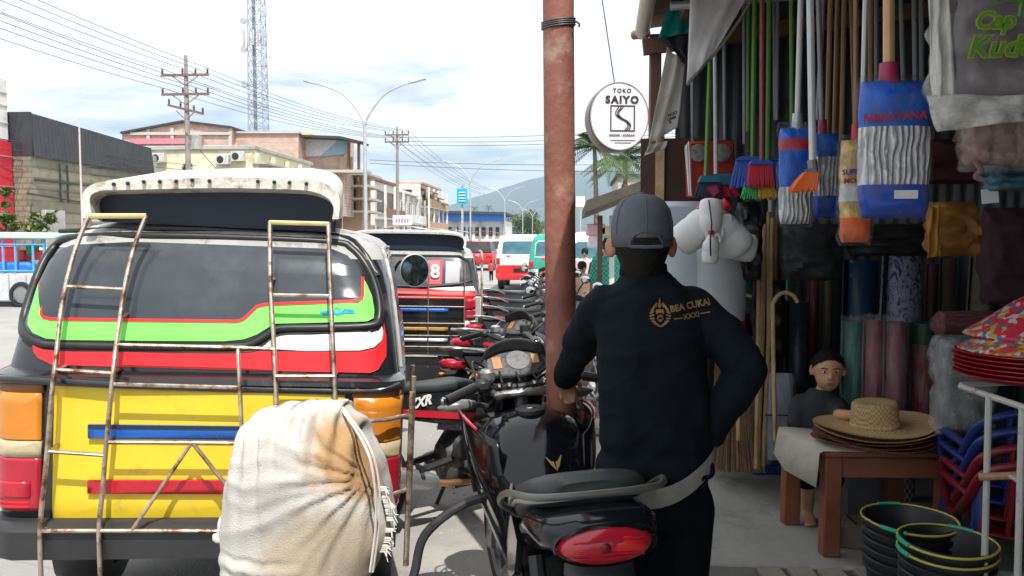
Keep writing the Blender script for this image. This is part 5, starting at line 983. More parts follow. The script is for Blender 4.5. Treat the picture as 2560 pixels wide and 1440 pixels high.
def hand(b, wrist, dirv, palm_n, size, curl=.6, thumb=1):
    w_ = Vector(wrist); d = Vector(dirv).normalized(); n_ = Vector(palm_n).normalized(); sd_ = d.cross(n_).normalized()
    pc = w_+d*size*.26; M = Matrix((sd_, n_, d)).transposed(); b.ell(pc, (size*.22, size*.085, size*.30), 10, 8, M)
    for k, ln in enumerate((.40, .46, .43, .33)):
        o_ = pc+d*size*.22+sd_*size*(-.15+.1*k); a = o_+(d*math.cos(curl*.5)+n_*math.sin(curl*.5))*size*ln*.45; e = a+(d*math.cos(curl*1.6)+n_*math.sin(curl*1.6))*size*ln*.35; g = e+(d*math.cos(curl*2.4)+n_*math.sin(curl*2.4))*size*ln*.25
        b.limb([o_, a, e, g], [size*.052, size*.048, size*.043, size*.036], 7)
    o_ = w_+d*size*.14-sd_*thumb*size*.14; a = o_+(d*.7-sd_*thumb*.6+n_*.3)*size*.2; e = a+(d*.8-sd_*thumb*.1+n_*.5)*size*.18; b.limb([o_, a, e], [size*.065, size*.055, size*.042], 7)
K = .001175
MX = U(1605, 600, 2.36); man = root('person', 'man in dark jacket and grey cap seen from behind, hand on hip', 'person', (MX.x, 2.36, 0), TH*.6)
B = lambda b, nm, m, p=man: b.build(nm, m, p, 60, local=True)
b = MB(); head(b, (0, .01, 1.545), .215); b.limb([(.004, .01, 1.40), (.003, .012, 1.47)], [.050, .050], 14)
lw, le, ls = Vector((-.20, .50, 1.06)), Vector((-.165, .22, 1.215)), Vector((-.115, .01, 1.362)); rw, re, rs = Vector((.205, .02, .955)), Vector((.293, -.07, 1.19)), Vector((.158, -.005, 1.362))
b.limb([ls, le, lw], [.045, .036, .026]); b.limb([rs, re, rw], [.045, .036, .026]); b.limb([(.03, 0, .9), (.03, 0, 1.2), (.02, 0, 1.36)], [.085, .085, .07]); b.limb([(-.01, 0, .82), (-.05, .0, .5), (-.06, 0, .08)], [.07, .05, .04]); b.limb([(.10, 0, .82), (.12, 0, .5), (.115, 0, .08)], [.07, .05, .04])
b.ell((-.090, .012, 1.53), (.012, .026, .034), 10, 8, Euler((0, 0, R(35))).to_matrix()); b.ell((.090, .012, 1.53), (.012, .026, .034), 10, 8, Euler((0, 0, R(-35))).to_matrix())
hand(b, lw, (.05, .6, -.35), (0, -.5, -.8), .18, .75, 1); hand(b, rw, (-.12, .55, -.55), (-.9, -.1, 0), .18, .4, -1)
bd = b.fuse('body', m_skin, man, .0075, 3, local=True)
b = MB(); b.limb([ls+Vector((.01, 0, -.01)), ls.lerp(le, .5), le, le.lerp(lw, .5), le.lerp(lw, .97)], [.066, .060, .056, .050, .042], 14); b.limb([rs+Vector((-.01, 0, -.01)), rs.lerp(re, .5), re, re.lerp(rw, .55), re.lerp(rw, .97)], [.066, .062, .057, .051, .042], 14)
b.loft([[Vector((cx_+hw*math.copysign(abs(math.cos(t*.1963))**.85, math.cos(t*.1963)), cy_+hd*math.copysign(abs(math.sin(t*.1963))**.85, math.sin(t*.1963)), z)) for t in range(32)] for z, cx_, cy_, hw, hd in ((.862, .045, .01, .168, .118), (.93, .045, .01, .165, .116), (1.05, .04, 0, .158, .112), (1.18, .032, -.005, .157, .115), (1.28, .026, -.01, .160, .115), (1.35, .022, -.01, .158, .10), (1.40, .018, -.005, .125, .085), (1.43, .012, 0, .078, .07), (1.455, .008, .005, .062, .06))])
jk = b.fuse('jacket', m_jack, man, .009, 6, local=True)
for v in jk.data.vertices:        # cloth folds
    p = v.co; fo = .007*noise.noise(Vector((p.x*9, p.y*6, p.z*5)))+.004*noise.noise(Vector((p.x*22+p.z*9, p.y*10, p.z*13))); ra = math.exp(-((p.x-.05)**2+(p.z-.9)**2)/.02); rd = 1-2*abs(noise.noise(Vector((p.x*5+p.z*3.2, p.y*4, p.z*6.5-p.x*2)))); rd2 = 1-2*abs(noise.noise(Vector((p.x*9-p.z*6, p.y*7, p.z*9+4)))); v.co += v.normal*(fo+.007*max(0, rd-.45)*1.6+.005*max(0, rd2-.5)*1.6+.004*math.sin(p.z*70+p.x*30)*ra+.009*math.exp(-((p.z-.885)/.03)**2)-.004*math.exp(-((p.z-.93)/.02)**2))
b = MB(); b.loft([[Vector((.045+.158*math.cos(t*.2618), .01+.12*math.sin(t*.2618), z)) for t in range(24)] for z in (.72, .80, .86)])
b.limb([(-.035, .01, .76), (-.055, .0, .48), (-.06, 0, .07)], [.098, .078, .062], 14); b.limb([(.128, .01, .76), (.125, .0, .48), (.115, 0, .07)], [.098, .078, .062], 14); b.fuse('trousers', m_trs, man, .011, 5, local=True)
B(MB().loft([[Vector((.006+rx_*math.cos(k*.2618), .008+rx_*.98*math.sin(k*.2618), z-.014*math.sin(k*.2618))) for k in range(24)] for rx_, z in ((.066, 1.44), (.071, 1.452), (.068, 1.476), (.062, 1.478), (.060, 1.45))], True, False, False), 'collar', m_jack)
# pale hem / waist band, sagging in the middle, riding up at the right hip
def hemz(x): t = (x+.125)/.335; return .842-.055*math.sin(min(1, max(0, t))*2.4)*(1-.35*t)+.105*max(0, t)**2.2
ring = [[], [], [], []]
for k in range(40):
    a = 2*math.pi*k/40; x = .045+.172*math.cos(a); y = .01+.131*math.sin(a); z = hemz(x); 
    for q, (dr, dz) in enumerate(((1.03, .030), (1.045, .02), (1.03, -.026), (.96, -.024))): ring[q].append(Vector((.045+(x-.045)*dr, .01+(y-.01)*dr, z+dz)))
MB().loft(ring, True, False, False).build('waist_band', m_hem, man, 60, local=True)
# cap
b = MB(); b.lathe([(.092, -.035), (.0935, .0), (.0925, .035), (.084, .072), (.066, .098), (.04, .112), (.012, .117), (.002, .117)], 28, (0, .008, 1.565), sx=.95, sy=1.12, cap=False); cp = b.build('cap', m_cap, man, 60, local=True, thick=.004)
B(MB().lathe([(.002, .006), (.009, .004), (.011, -.002)], 12, (0, .008, 1.684)), 'cap_button', m_cap, cp)
for k in range(6): a = k*math.pi/3+R(30); B(MB().tube([(math.cos(a)*q*.95*1.02, .008+math.sin(a)*q*1.12*1.02, 1.565+z) for q, z in ((.0938, .0), (.0928, .036), (.0845, .073), (.0665, .099), (.04, .113))], .0016, 5), 'cap_seam', m_cap, cp)
b = MB(); b.sheet(lambda u, v: Vector(((u-.5)*.15*(1-.25*v*v), .095+.075*v*(1-1.3*(u-.5)**2), 1.535-.02*v-.06*(u-.5)**2)), 10, 5); b.build('cap_brim', m_cap, cp, 60, local=True, thick=.004)
b = MB(); b.sheet(lambda u, v: Vector(((u-.5)*.082*math.cos(v*1.35), -.0985-.0008+.02*(u-.5)**2*4*.3+.004*v, 1.532+.036*math.sin(v*1.5))), 12, 6); b.build('cap_opening', m_hair, cp, 60, local=True)
B(MB().tube([(.046*math.sin(t), -.101+.012*abs(math.sin(t)), 1.535+.04*math.cos(t)) for t in [R(-95+19*k) for k in range(11)]], .0028, 6), 'opening_seam', m_cap, cp); B(MB().tube([(-.045, -.0925, 1.532), (0, -.103, 1.531), (.045, -.0925, 1.532)], .0055, 6), 'cap_strap', m_cap, cp)
b = MB(); b.lathe([(.052, -.108), (.060, -.085), (.069, -.058), (.077, -.035), (.0835, -.012), (.0865, .012)], 24, (0, -.004, 1.545), sx=.97, sy=1.10, cap=True); hr = b.build('hair', m_hair, man, 60, local=True)
# emblem and lettering on the back of the jacket
from mathutils.bvhtree import BVHTree
bvh = BVHTree.FromPolygons([v.co for v in jk.data.vertices], [p.vertices for p in jk.data.polygons])
m_goldt = mat('gold_print', (.26, .17, .055), .5, .2, var=.3, vs=60)
def lay(o, off=.004):
    for v in o.data.vertices:
        h, *_ = bvh.ray_cast(Vector((v.co.x, -1, v.co.z)), Vector((0, 1, 0)))
        if h: v.co.y = h.y-off
    return o
def mp(a, c): q = U(a, c, 2.25); d_ = q-Vector(man.location); d_.rotate(Euler((0, 0, -TH*.6))); return Vector((d_.x, 0, d_.z))
e0 = mp(1650, 783); s_ = .00098
em = MB()
for sg in (-1, 1):
    for k in range(9):
        t = R(-72+k*17); c_ = Vector((sg*24*math.cos(t), 0, -(-30*math.sin(t)+2)*-1)); p = e0+Vector((c_.x*s_, 0, (30*math.sin(t)-4)*s_)); M = Euler((0, -sg*(R(70)-t*.9), 0)).to_matrix(); em.ell(p, (.0030, .001, .0078), 6, 4, M)
for q in ((0, 22, 7, 10), (0, 34, 3, 12), (0, 6, 12, 7), (-9, 4, 3.5, 10), (9, 4, 3.5, 10), (0, -8, 9, 5), (0, -20, 7, 5), (-7, -14, 2.5, 7), (7, -14, 2.5, 7), (0, -35, 4, 3)): em.ell(e0+Vector((q[0]*s_, 0, q[1]*s_)), (q[2]*s_*.8, .001, q[3]*s_*.8), 8, 4)
lay(em.build('crest', m_goldt, man, local=True))
tl_ = mp(1731, 766); lay(text('BEA CUKAI', .0248, m_goldt, tl_, (1, 0, .16), (-.16, 0, 1), parent=man, local=True, bold=.0008, ext=.0, spacing=.98)); tl2 = mp(1732, 791); lay(text('XXXI', .021, m_goldt, tl2, (1, 0, .14), (-.14, 0, 1), parent=man, local=True, bold=.0005, ext=.0))
for a0, a1, y0, y1 in ((1685, 1708, 799, 796), (1756, 1782, 788, 784)): pa, pb = mp(a0, y0), mp(a1, y1); lay(MB().add([pa, pb, pb+Vector((0, 0, .003)), pa+Vector((0, 0, .003))], [(0, 1, 2, 3)]).build('rule_mark', m_goldt, man, local=True))
for sx, x in ((-1, -.06), (1, .115)): B(MB().loft([sec_y(-.12, .035, 0, .05, x), sec_y(-.08, .045, 0, .085, x), sec_y(.02, .045, 0, .09, x), sec_y(.12, .05, 0, .05, x), sec_y(.17, .03, 0, .035, x)]), 'shoe', m_shoe)

# child behind the table, looking at the camera, one arm on the hat
CH = U(2048, 1310, 4.0); ch = root('person', 'small child in dark shirt behind the table reaching for the straw hat', 'person', (CH.x, 4.02, .15), R(-8)); B = lambda b, nm, m, p=ch: b.build(nm, m, p, 60, local=True)
ch.scale = (1.08, 1.08, 1.06); hz = .742; hs = .205; b = MB(); head(b, (.025, -.01, hz-.02), hs, True, -1); b.limb([(.01, 0, .58), (.02, 0, .66)], [.038, .036]); b.limb([(0, 0, .33), (0, 0, .56)], [.085, .075])
sh_ = Vector((.07, -.03, .555)); el_ = Vector((.05, -.17, .545)); wr_ = Vector((.135, -.255, .565)); b.limb([sh_, el_, wr_], [.032, .027, .02]); hand(b, wr_, (.85, -.35, .02), (0, .1, -1), .11, .25, 1)
s2 = Vector((-.085, 0, .56)); e2 = Vector((-.12, -.04, .44)); w2 = Vector((-.08, -.10, .36)); b.limb([s2, e2, w2], [.032, .027, .02]); hand(b, w2, (.3, -.5, -.6), (0, -1, 0), .1, .5, -1)
for x in (-.045, .05):
    b.limb([(x, 0, .32), (x, .01, .18), (x, .02, .03)], [.05, .035, .026]); b.loft([sec_y(.04, .02, 0, .045, x), sec_y(0, .026, 0, .05, x), sec_y(-.05, .03, 0, .028, x), sec_y(-.085, .02, 0, .018, x)])
    for k in range(4): b.ell((x-.02+k*.014, -.088+.006*abs(k-1), .009), (.008, .014, .009), 6, 5)
cb2 = b.fuse('body', m_skin2, ch, .0055, 3, local=True)
b = MB(); b.loft([[Vector((hw*math.cos(t*.2618), hd*math.sin(t*.2618), z)) for t in range(24)] for z, hw, hd in ((.31, .115, .095), (.40, .112, .093), (.5, .108, .088), (.575, .100, .078), (.605, .072, .062), (.63, .050, .048))]); b.limb([sh_, sh_.lerp(el_, .75)], [.045, .042]); b.limb([s2, s2.lerp(e2, .75)], [.045, .042]); o = b.fuse('shirt', mat('charcoal_shirt', (.025, .027, .034), .85, var=.3, vs=14, bump=.3, bs=30), ch, .008, 4, local=True)
b = MB(); b.loft([[Vector((.112*math.cos(t*.2618), .095*math.sin(t*.2618), z)) for t in range(24)] for z in (.24, .36)])
for x in (-.05, .055): b.limb([(x, 0, .3), (x, .01, .2)], [.062, .058])
b.fuse('shorts', m_trs, ch, .009, 3, local=True)
hc = Vector((.025, -.01, hz-.02)); b = MB(); 
for i in range(9):
    pass
rings = []
def hline(a): f_ = max(0, -math.sin(a)); return R(30)*f_+R(-12)*(1-f_)+R(6)*noise.noise(Vector((math.cos(a)*4, math.sin(a)*4, 2)))
for i in range(10):
    ring = []
    for k in range(40):
        a = 2*math.pi*k/40; e2_ = max(R(90-i*12), hline(a)); rr = math.cos(e2_); tk = 1.0+.035*(1-(i/9)**3); ring.append(hc+Vector((.338*hs*tk*rr*math.cos(a), -.01*hs*-1+.405*hs*tk*rr*math.sin(a), .06*hs+.41*hs*tk*math.sin(e2_))))
    rings.append(ring)
hr2 = B(MB().loft(rings, True, True, False), 'hair', m_hair)
b = MB(); rnd = random.Random(9)
for k in range(420):
    a = rnd.uniform(0, 6.283); e2_ = hline(a)+abs(rnd.gauss(0, .35)); e2_ = min(e2_, 1.5); q = hc+Vector((.345*hs*math.cos(e2_)*math.cos(a), .01*hs+.415*hs*math.cos(e2_)*math.sin(a), .06*hs+.42*hs*math.sin(e2_))); d_ = (q-hc).normalized()*.006+Vector((rnd.uniform(-.004, .004), rnd.uniform(-.004, .004), -.006)); b.tube([q-d_*.5, q+d_], [.0012, .0004], 3)
o = b.build('hair_strands', m_hair, hr2, local=True); o['kind'] = 'stuff'
for sx in (-1, 1):
    B(MB().ell(hc+Vector((sx*.125*hs, -.335*hs, .0)), (.052*hs, .03*hs, .024*hs), 10, 6), 'eye', m_eyew); B(MB().ell(hc+Vector((sx*.12*hs, -.358*hs, .0)), (.024*hs, .015*hs, .024*hs), 8, 6), 'pupil', m_eye); B(MB().tube([hc+Vector((sx*.055*hs, -.372*hs, .065*hs)), hc+Vector((sx*.13*hs, -.375*hs, .085*hs)), hc+Vector((sx*.2*hs, -.335*hs, .07*hs))], .0022, 5), 'eyebrow', m_hair)
B(MB().ell(hc+Vector((0, -.375*hs, -.25*hs)), (.085*hs, .02*hs, .014*hs), 10, 6), 'upper_lip', m_lip); B(MB().ell(hc+Vector((0, -.37*hs, -.275*hs)), (.07*hs, .02*hs, .014*hs), 10, 6), 'lower_lip', m_lip)
tag(MB().lathe([(.001, .01), (.018, .008), (.022, .0), (.018, -.008), (.001, -.01)], 14, U(2096, 1040, 3.85), Euler((R(80), 0, 0)).to_matrix()).build('toy_disc', m_whv), 'small white round thing held near the child', 'toy')

def passer(px_, py_, Y, h, lab, shirt, trs, yaw, hair=True, cap=None, bend=0, skin=m_skin):
    """a simple standing passer-by whose head centre is seen at (px,py)"""
    p = U(px_, py_, Y); r = root('person', lab, 'person', (p.x, Y, 0), yaw); s = h/1.65; z0 = p.z-1.545*s; r.location.z = max(0, 0); s = p.z/1.545
    V = lambda x, y, z: Vector((x*s, y*s, z*s)); b = MB(); head(b, V(0, 0, 1.545), .215*s); b.limb([V(0, 0, 1.36), V(0, 0, 1.47)], [.055*s, .05*s])
    arms = [(V(-.17, 0, 1.36), V(-.22, .02, 1.1), V(-.18, .14, .9)), (V(.17, 0, 1.36), V(.23, .0, 1.1), V(.16, .2, 1.0))]
    for a in arms: b.limb(list(a), [.045*s, .036*s, .026*s])
    hand(b, arms[0][2], (.1, .6, -.6), (.5, 0, -.5), .17*s, .6, 1); hand(b, arms[1][2], (-.1, .8, 0), (-.5, 0, -.5), .17*s, .6, -1)
    b.limb([V(0, 0, .9), V(0, 0, 1.35)], [.11*s, .1*s]); b.limb([V(-.08, 0, .85), V(-.09, .02, .48), V(-.09, -.02, .06)], [.08*s, .055*s, .04*s]); b.limb([V(.08, 0, .85), V(.09, .05, .48), V(.09, .05, .06)], [.08*s, .055*s, .04*s])
    for x, y in ((-.09, 0), (.09, .07)): b.loft([sec_y((y-.1)*s, .035*s, 0, .07*s, x*s), sec_y((y+.05)*s, .045*s, 0, .07*s, x*s), sec_y((y+.15)*s, .035*s, 0, .04*s, x*s)])
    b.fuse('body', skin, r, .014*s, 2, local=True)
    b = MB(); b.loft([[V(hw*math.cos(t*.3142), hd*math.sin(t*.3142), z) for t in range(20)] for z, hw, hd in ((.82, .175, .13), (1.0, .165, .125), (1.2, .175, .125), (1.35, .165, .105), (1.42, .08, .07))])
    for a in arms: b.limb([a[0], a[0].lerp(a[1], .5), a[1]], [.068*s, .06*s, .054*s])
    b.fuse('shirt', shirt, r, .016*s, 3, local=True)
    b = MB(); b.loft([[V(.165*math.cos(t*.3142), .125*math.sin(t*.3142), z) for t in range(20)] for z in (.74, .92)]); b.limb([V(-.085, 0, .8), V(-.09, .02, .48), V(-.09, -.02, .1)], [.095*s, .075*s, .06*s]); b.limb([V(.085, 0, .8), V(.09, .05, .48), V(.09, .05, .1)], [.095*s, .075*s, .06*s]); b.fuse('trousers', trs, r, .017*s, 3, local=True)
    MB().lathe([(.082*s, -.045*s), (.09*s, .02*s), (.08*s, .07*s), (.045*s, .1*s), (.003, .108*s)], 18, V(0, -.012, 1.555), sx=.92, sy=1.1, cap=True).build('hair' if not cap else 'headscarf', cap or m_hair, r, 60, local=True)
    return r
m_plaid = patmat('teal_plaid', 'checker', [(.02, .22, .16), (.05, .50, .40)], (34, 34, 34), .8, bump=0, thr=.5)
passer(1520, 616, 10.3, 1.62, 'pedestrian in teal checked shirt right of the pillar', m_plaid, mat('pale_trousers', (.55, .52, .50), .8), R(25))
passer(1456, 668, 11.2, 1.5, 'pedestrian in pale orange top beside the pillar', mat('peach_top', (.62, .40, .27), .8, var=.2), mat('jeans', (.16, .24, .42), .8), R(-150))
passer(1500, 640, 14.5, 1.55, 'pedestrian in black top behind the checked shirt', mat('black_top', (.03, .03, .035), .8), m_trs, R(170))
passer(1462, 632, 15.5, 1.55, 'pedestrian in pale pink top far right of the pillar', mat('pink_top', (.62, .45, .45), .8), m_trs, R(170), cap=m_hair)
passer(1228, 655, 30, 1.6, 'far rider standing left of the white minibus', mat('red_shirt', (.4, .06, .06), .8), m_trs, R(10))

# ------------------------------------------------------------------ pillar and shop sign
m_pil = mat('rusty_red_pillar', (.25, .098, .068), .6, var=.30, vs=5, bump=.25, bs=30, dirt=(.36, .22, .16), da=.36, ds=7)
pA, pB = U(1396, 40, 3.05), U(1403, 930, 3.05); rad_p = .0585
pr = root('pillar', 'rust red round steel pillar in the middle of the photo', 'pillar', (pB.x, 3.05, 0)); MB().tube([(pB.x+.003, 3.05, 0.02), (pB.x, 3.05, 1.0), (pA.x, 3.05, pA.z), (pA.x-.005, 3.05, 3.3)], rad_p, 28).build('post', m_pil, pr); MB().lathe([(.1, .02), (.1, .035), (rad_p, .04)], 20, (pB.x, 3.05, 0)).build('base_plate', m_pil, pr)
q = U(1396, 62, 3.05); b = MB()
for dz in (-.008, 0, .007, .014): b.tube([(q.x+(rad_p+.004)*math.cos(t*.3142), 3.05+(rad_p+.004)*math.sin(t*.3142), q.z+dz+.008*math.sin(t*.3142+2)+.012*math.sin(t*.3142)) for t in range(20)], .0035, 5, True)
o = b.build('wire_binding', mat('binding_wire', (.06, .05, .05), .5), pr); o['kind'] = 'stuff'
MB().tube(spline([(q.x+.06, 3.0, q.z), (q.x+.078, 3.0, q.z-.012), (q.x+.075, 3.0, q.z-.022)], 3), .004, 5).build('wire_end', MATS['binding_wire'], pr)
SY = 5.75; sc = U(1547, 292, SY); SR = 72/2000*5.82+.004; SK_ = 5.82/2000*.993; sg = root('shop_sign', 'round white double sided shop sign with black lettering, hung beside the roof', 'sign', (sc.x, SY, sc.z-SR)); sx_ = .97
MR = Euler((R(90), 0, R(9))).to_matrix(); MB().lathe([(SR, .02), (SR*1.015, .012), (SR*1.015, -.15), (SR, -.16), (.002, -.16)], 48, sc+Vector((-.008, .0, 0)), MR, sx=sx_, sy=1.1, cap=False).build('drum', mat('sign_drum', (.24, .2, .18), .5, var=.3), sg)
MB().lathe([(.002, .024), (SR*.985, .024), (SR*.985, .012)], 48, sc+MR@Vector((0, 0, .0)), MR, sx=sx_, sy=1.1).build('face', mat('sign_face', (.80, .80, .83), .4, var=.02), sg)
MB().tube([sc+MR@Vector((SR*sx_*math.cos(k*.1309), SR*1.1*math.sin(k*.1309), .024)) for k in range(48)], .0045, 6, True).build('rim', mat('sign_rim', (.30, .28, .28), .5), sg)
m_ink = mat('sign_ink', (.035, .03, .04), .6); XD = MR@Vector((1, 0, 0)); FN = MR@Vector((0, 0, 1)); SP = lambda a, c_: sc+XD*((a-1547)*SK_)+Vector((0, 0, -(c_-292)*SK_))+FN*.0265
text('TOKO', .040, m_ink, SP(1553, 231), XD, (0, 0, 1), parent=sg, bold=.0008, ext=.0008, spacing=1.25); text('SAIYO', .070, m_ink, SP(1553, 253), XD, (0, 0, 1), parent=sg, bold=.0036, ext=.0008, spacing=1.28)
def bar(a0, b0, a1, b1, wd=3): p, q = SP(a0, b0), SP(a1, b1); d_ = (q-p).normalized(); n_ = d_.cross(FN)*wd*SK_*.5; MB().add([p+n_, q+n_, q-n_, p-n_], [(0, 1, 2, 3)]).build('logo_line', m_ink, sg, smooth=False)
for c_ in ((1524, 267, 1585, 267), (1524, 327, 1585, 327), (1525.5, 267, 1525.5, 327), (1583.5, 267, 1583.5, 327)): bar(*c_)
for dx in (0, 7, 13):
    pts = spline([SP(1545+dx*.9, 269), SP(1537+dx*.6, 284), SP(1545+dx*.5, 295), SP(1562+dx*.4, 304), SP(1568+dx*.5, 314), SP(1560+dx*.8, 326)], 5); MB().tube(pts, .0034, 5).build('logo_curve', m_ink, sg)
text('GROSIR / ECERAN', .020, m_ink, SP(1553, 338), XD, (0, 0, 1), parent=sg, ext=.0008, bold=.0004, spacing=1.15)
for a0, a1, y in ((1525, 1586, 350), (1535, 1576, 356)): bar(a0, y, a1, y, 1.4)
MB().tube([U(1537, 212, SY+.06), U(1504, -10, SY+.06), U(1500, -60, SY+.06)], .0045, 6).build('hanging_rod', m_wire, sg)
# ------------------------------------------------------------------ the shop: floor, walls, roof
m_floor = mat('shop_concrete', (.34, .34, .32), .75, var=.15, vs=2.5, bump=.25, bs=35, dirt=(.20, .195, .185), da=.4, ds=3)
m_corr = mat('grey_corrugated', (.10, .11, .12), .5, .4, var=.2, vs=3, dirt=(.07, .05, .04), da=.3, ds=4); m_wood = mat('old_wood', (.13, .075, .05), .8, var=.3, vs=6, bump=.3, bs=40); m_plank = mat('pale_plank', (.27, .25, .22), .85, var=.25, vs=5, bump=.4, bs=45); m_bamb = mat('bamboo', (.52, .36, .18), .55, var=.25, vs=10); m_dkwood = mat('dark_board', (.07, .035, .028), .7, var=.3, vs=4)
crack(m_floor, .7, (.19, .185, .175), .35, .005)
FZ, WY, RX, RZ = .15, 5.05, .43, 2.86
struct(MB().box((2.0, 4.35, FZ/2-.01), (3.1, 1.8, FZ+.02), b=.012).build('shop_floor', m_floor))
struct(MB().box((2.0, .2, .0), (3.1, 6.2, .06)).build('shop_apron', m_conc, smooth=False))
def corr(name, fn, n, m, parent, amp=.012):           # corrugated sheet: fn(t along ribs, s up) ; n ribs
    v = []; k = n*4
    for s in (0, 1): 
        for i in range(k+1): v.append(fn(i/k, s, amp*math.sin(i*math.pi/2)))
    return MB().add(v, [(i, i+1, k+1+i+1, k+1+i) for i in range(k)]).build(name, m, parent, 60, thick=.004)
shop = root('shop_building', 'open fronted hardware shop of dark corrugated metal on the right', 'building', (2, 4, 0))
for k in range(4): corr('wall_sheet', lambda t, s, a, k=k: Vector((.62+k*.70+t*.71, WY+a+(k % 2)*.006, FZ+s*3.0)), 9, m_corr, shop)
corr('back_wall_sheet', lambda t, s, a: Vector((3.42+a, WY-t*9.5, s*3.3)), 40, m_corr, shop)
for k in range(6): corr('roof_sheet', lambda t, s, a, k=k: Vector(((RX-.02-.0364*(5.05-(-4.6+k*1.64+t*1.66)))*(1-s)+(RX+3.03)*s, -4.6+k*1.64+t*1.66, RZ+.02+s*.35+a+.004*k)), 12, mat('rusty_roof', (.14, .10, .085), .8, .2, var=.3, vs=3), shop)
for x in (.62, 1.4, 2.2, 3.0): MB().box((x, .25, RZ-.05+(x-RX)*.115), (.05, 9.6, .07)).build('purlin', m_wood, shop, smooth=False)
for y in (-3, -.5, 2.0, 4.95): MB().box((1.9, y, RZ+.02), (3.0, .06, .09), rot=(0, R(-6.5), 0)).build('rafter', m_wood, shop, smooth=False)
g0 = U(1606, 78, 5.05); MB().tube([(g0.x-.0364*9.65, -4.6, g0.z+.02), (g0.x-.0364*3.05, 2, g0.z+.015), (g0.x, 5.08, g0.z)], .045, 14).build('gutter', mat('cream_gutter', (.50, .46, .38), .5, var=.12, dirt=(.3, .25, .2), da=.3), shop)
MB().tube([(g0.x-.05, 5.1, g0.z-.01), (g0.x-.01, 5.06, g0.z-.015), (g0.x+.03, 5.02, g0.z-.02)], .028, 10).build('gutter_outlet', m_brown, shop)
MB().box((g0.x+.075, 5.0, 1.42), (.07, .07, 2.75), b=.008).build('corner_post', mat('red_brown_post', (.13, .06, .05), .6, var=.25), shop)
MB().box((U(1690, 450, 4.9).x, 4.92, U(1690, 450, 4.9).z), (.42, .02, .5)).build('board', m_dkwood, shop, smooth=False)
MB().box((U(1690, 530, 4.9).x-.1, 4.90, U(1690, 420, 4.9).z), (.05, .04, .75)).build('batten', m_bamb, shop, smooth=False)
b = MB(); b.lathe([(.03, 0), (.035, .02), (.02, .06), (.012, .08)], 10, U(1652, 372, 4.7)); b.build('lamp_holder', m_brown, shop)
# beam with hooks from which the goods hang
for k, Y in enumerate((2.62, 3.45, 4.35)): MB().tube([(.5, Y, 2.78), (3.3, Y, 2.95)], .022, 8).build('hanging_rail', m_steel, shop)
# ---- sheets at the roof edge
m_teal = translucent('teal_cloth', (.02, .42, .38), .6); m_nv = mat('dark_navy_cloth', (.012, .02, .03), .8); m_ban = translucent('dirty_banner', (.62, .61, .57), .5, .5, 8)
def cloth(pts, Y, name, m, lab=None, cat=None, wav=.03, parent=None, nu=14, nv=14, seed=0):
    """pts: four photo pixels tl,tr,br,bl (with optional own Y)"""
    P = [U(p[0], p[1], p[2] if len(p) > 2 else Y) for p in pts]
    def fn(u, v):
        p = (P[0]*(1-u)+P[1]*u)*(1-v)+(P[3]*(1-u)+P[2]*u)*v; return p+Vector((0, wav*noise.noise(Vector((u*3+seed, v*2, seed)))+wav*.5*math.sin(u*11+v*3+seed), 0))
    o = MB().sheet(fn, nu, nv).build(name, m, parent, 180, thick=.003)
    return tag(o, lab, cat) if lab else o
cloth([(1700, -60), (1728, -60), (1722, 80), (1645, 96)], 4.7, 'teal_cloth', m_teal, 'teal green cloth hanging at the shop roof edge', 'cloth', seed=1)
cloth([(1648, 96), (1722, 84), (1722, 160), (1716, 158)], 4.74, 'dark_cloth', m_nv, 'dark triangular cloth below the teal cloth', 'cloth', .01, seed=2)
wp = cloth([(1726, -60), (1900, -60), (1792, 120), (1716, 212)], 4.2, 'plastic_sheet', translucent('milky_plastic', (.86, .86, .88), .55, .6, 9), 'torn milky plastic sheet hanging from the roof edge', 'plastic sheet', .04, seed=3, nu=18, nv=18)
MB().tube(spline([U(1896, -50, 4.19), U(1862, 30, 4.2), U(1800, 118, 4.19), U(1745, 180, 4.2), U(1718, 212, 4.2)], 5), .008, 6).build('rolled_edge', mat('muddy_edge', (.25, .22, .17), .8), wp)
bn_ = cloth([(1668, 118), (1712, 160), (1694, 318), (1622, 360)], 4.5, 'paper_banner', m_ban, 'torn grey printed banner hanging below the dark cloth', 'banner', .025, seed=4)
for k, (a, y, wd) in enumerate(((1682, 285, 26), (1680, 296, 32), (1676, 306, 36))): p = U(a, y, 4.44); text(['NGET', 'UMIR', '8'][k], .021, m_ink, p, (1, 0, .35), (-.35, 0, 1), parent=bn_, ext=.0005, bold=.001)
cloth([(1622, 362), (1668, 352), (1664, 372), (1612, 388)], 4.5, 'paper_scrap', m_ban, 'crumpled scrap of paper below the printed banner', 'paper', .03, seed=5)

# ------------------------------------------------------------------ brooms and mops on long handles
m_gh = mat('green_handle', (.09, .22, .035), .4); m_rh = mat('red_brown_handle', (.25, .075, .05), .4); m_sh = mat('silver_handle', (.48, .5, .53), .35, .3); m_wh = mat('white_handle', (.62, .66, .68), .35); m_gr = mat('grey_handle', (.22, .23, .25), .4, .2); m_wood_h = mat('wood_handle', (.58, .38, .19), .5, var=.12); m_brh = mat('brown_handle', (.25, .15, .075), .6, var=.2); m_pinkp = mat('magenta_plastic', (.34, .025, .09), .4); 
COLB = dict(blue=mat('blue_bristle', (.05, .12, .50), .6), red=mat('red_bristle', (.55, .02, .05), .6), green=mat('green_bristle', (.03, .42, .10), .6), yellow=mat('yellow_bristle', (.72, .48, .04), .6), teal=mat('teal_plastic', (.02, .15, .24), .4), orange=mat('orange_bristle', (.80, .16, .03), .6), dark=mat('dark_bristle', (.03, .03, .06), .7))
def stick(parent, a, c, Y, r, m, name='handle', n=9): return MB().tube([U(a[0], a[1], Y), U(c[0], c[1], Y)], r, n).build(name, m, parent)
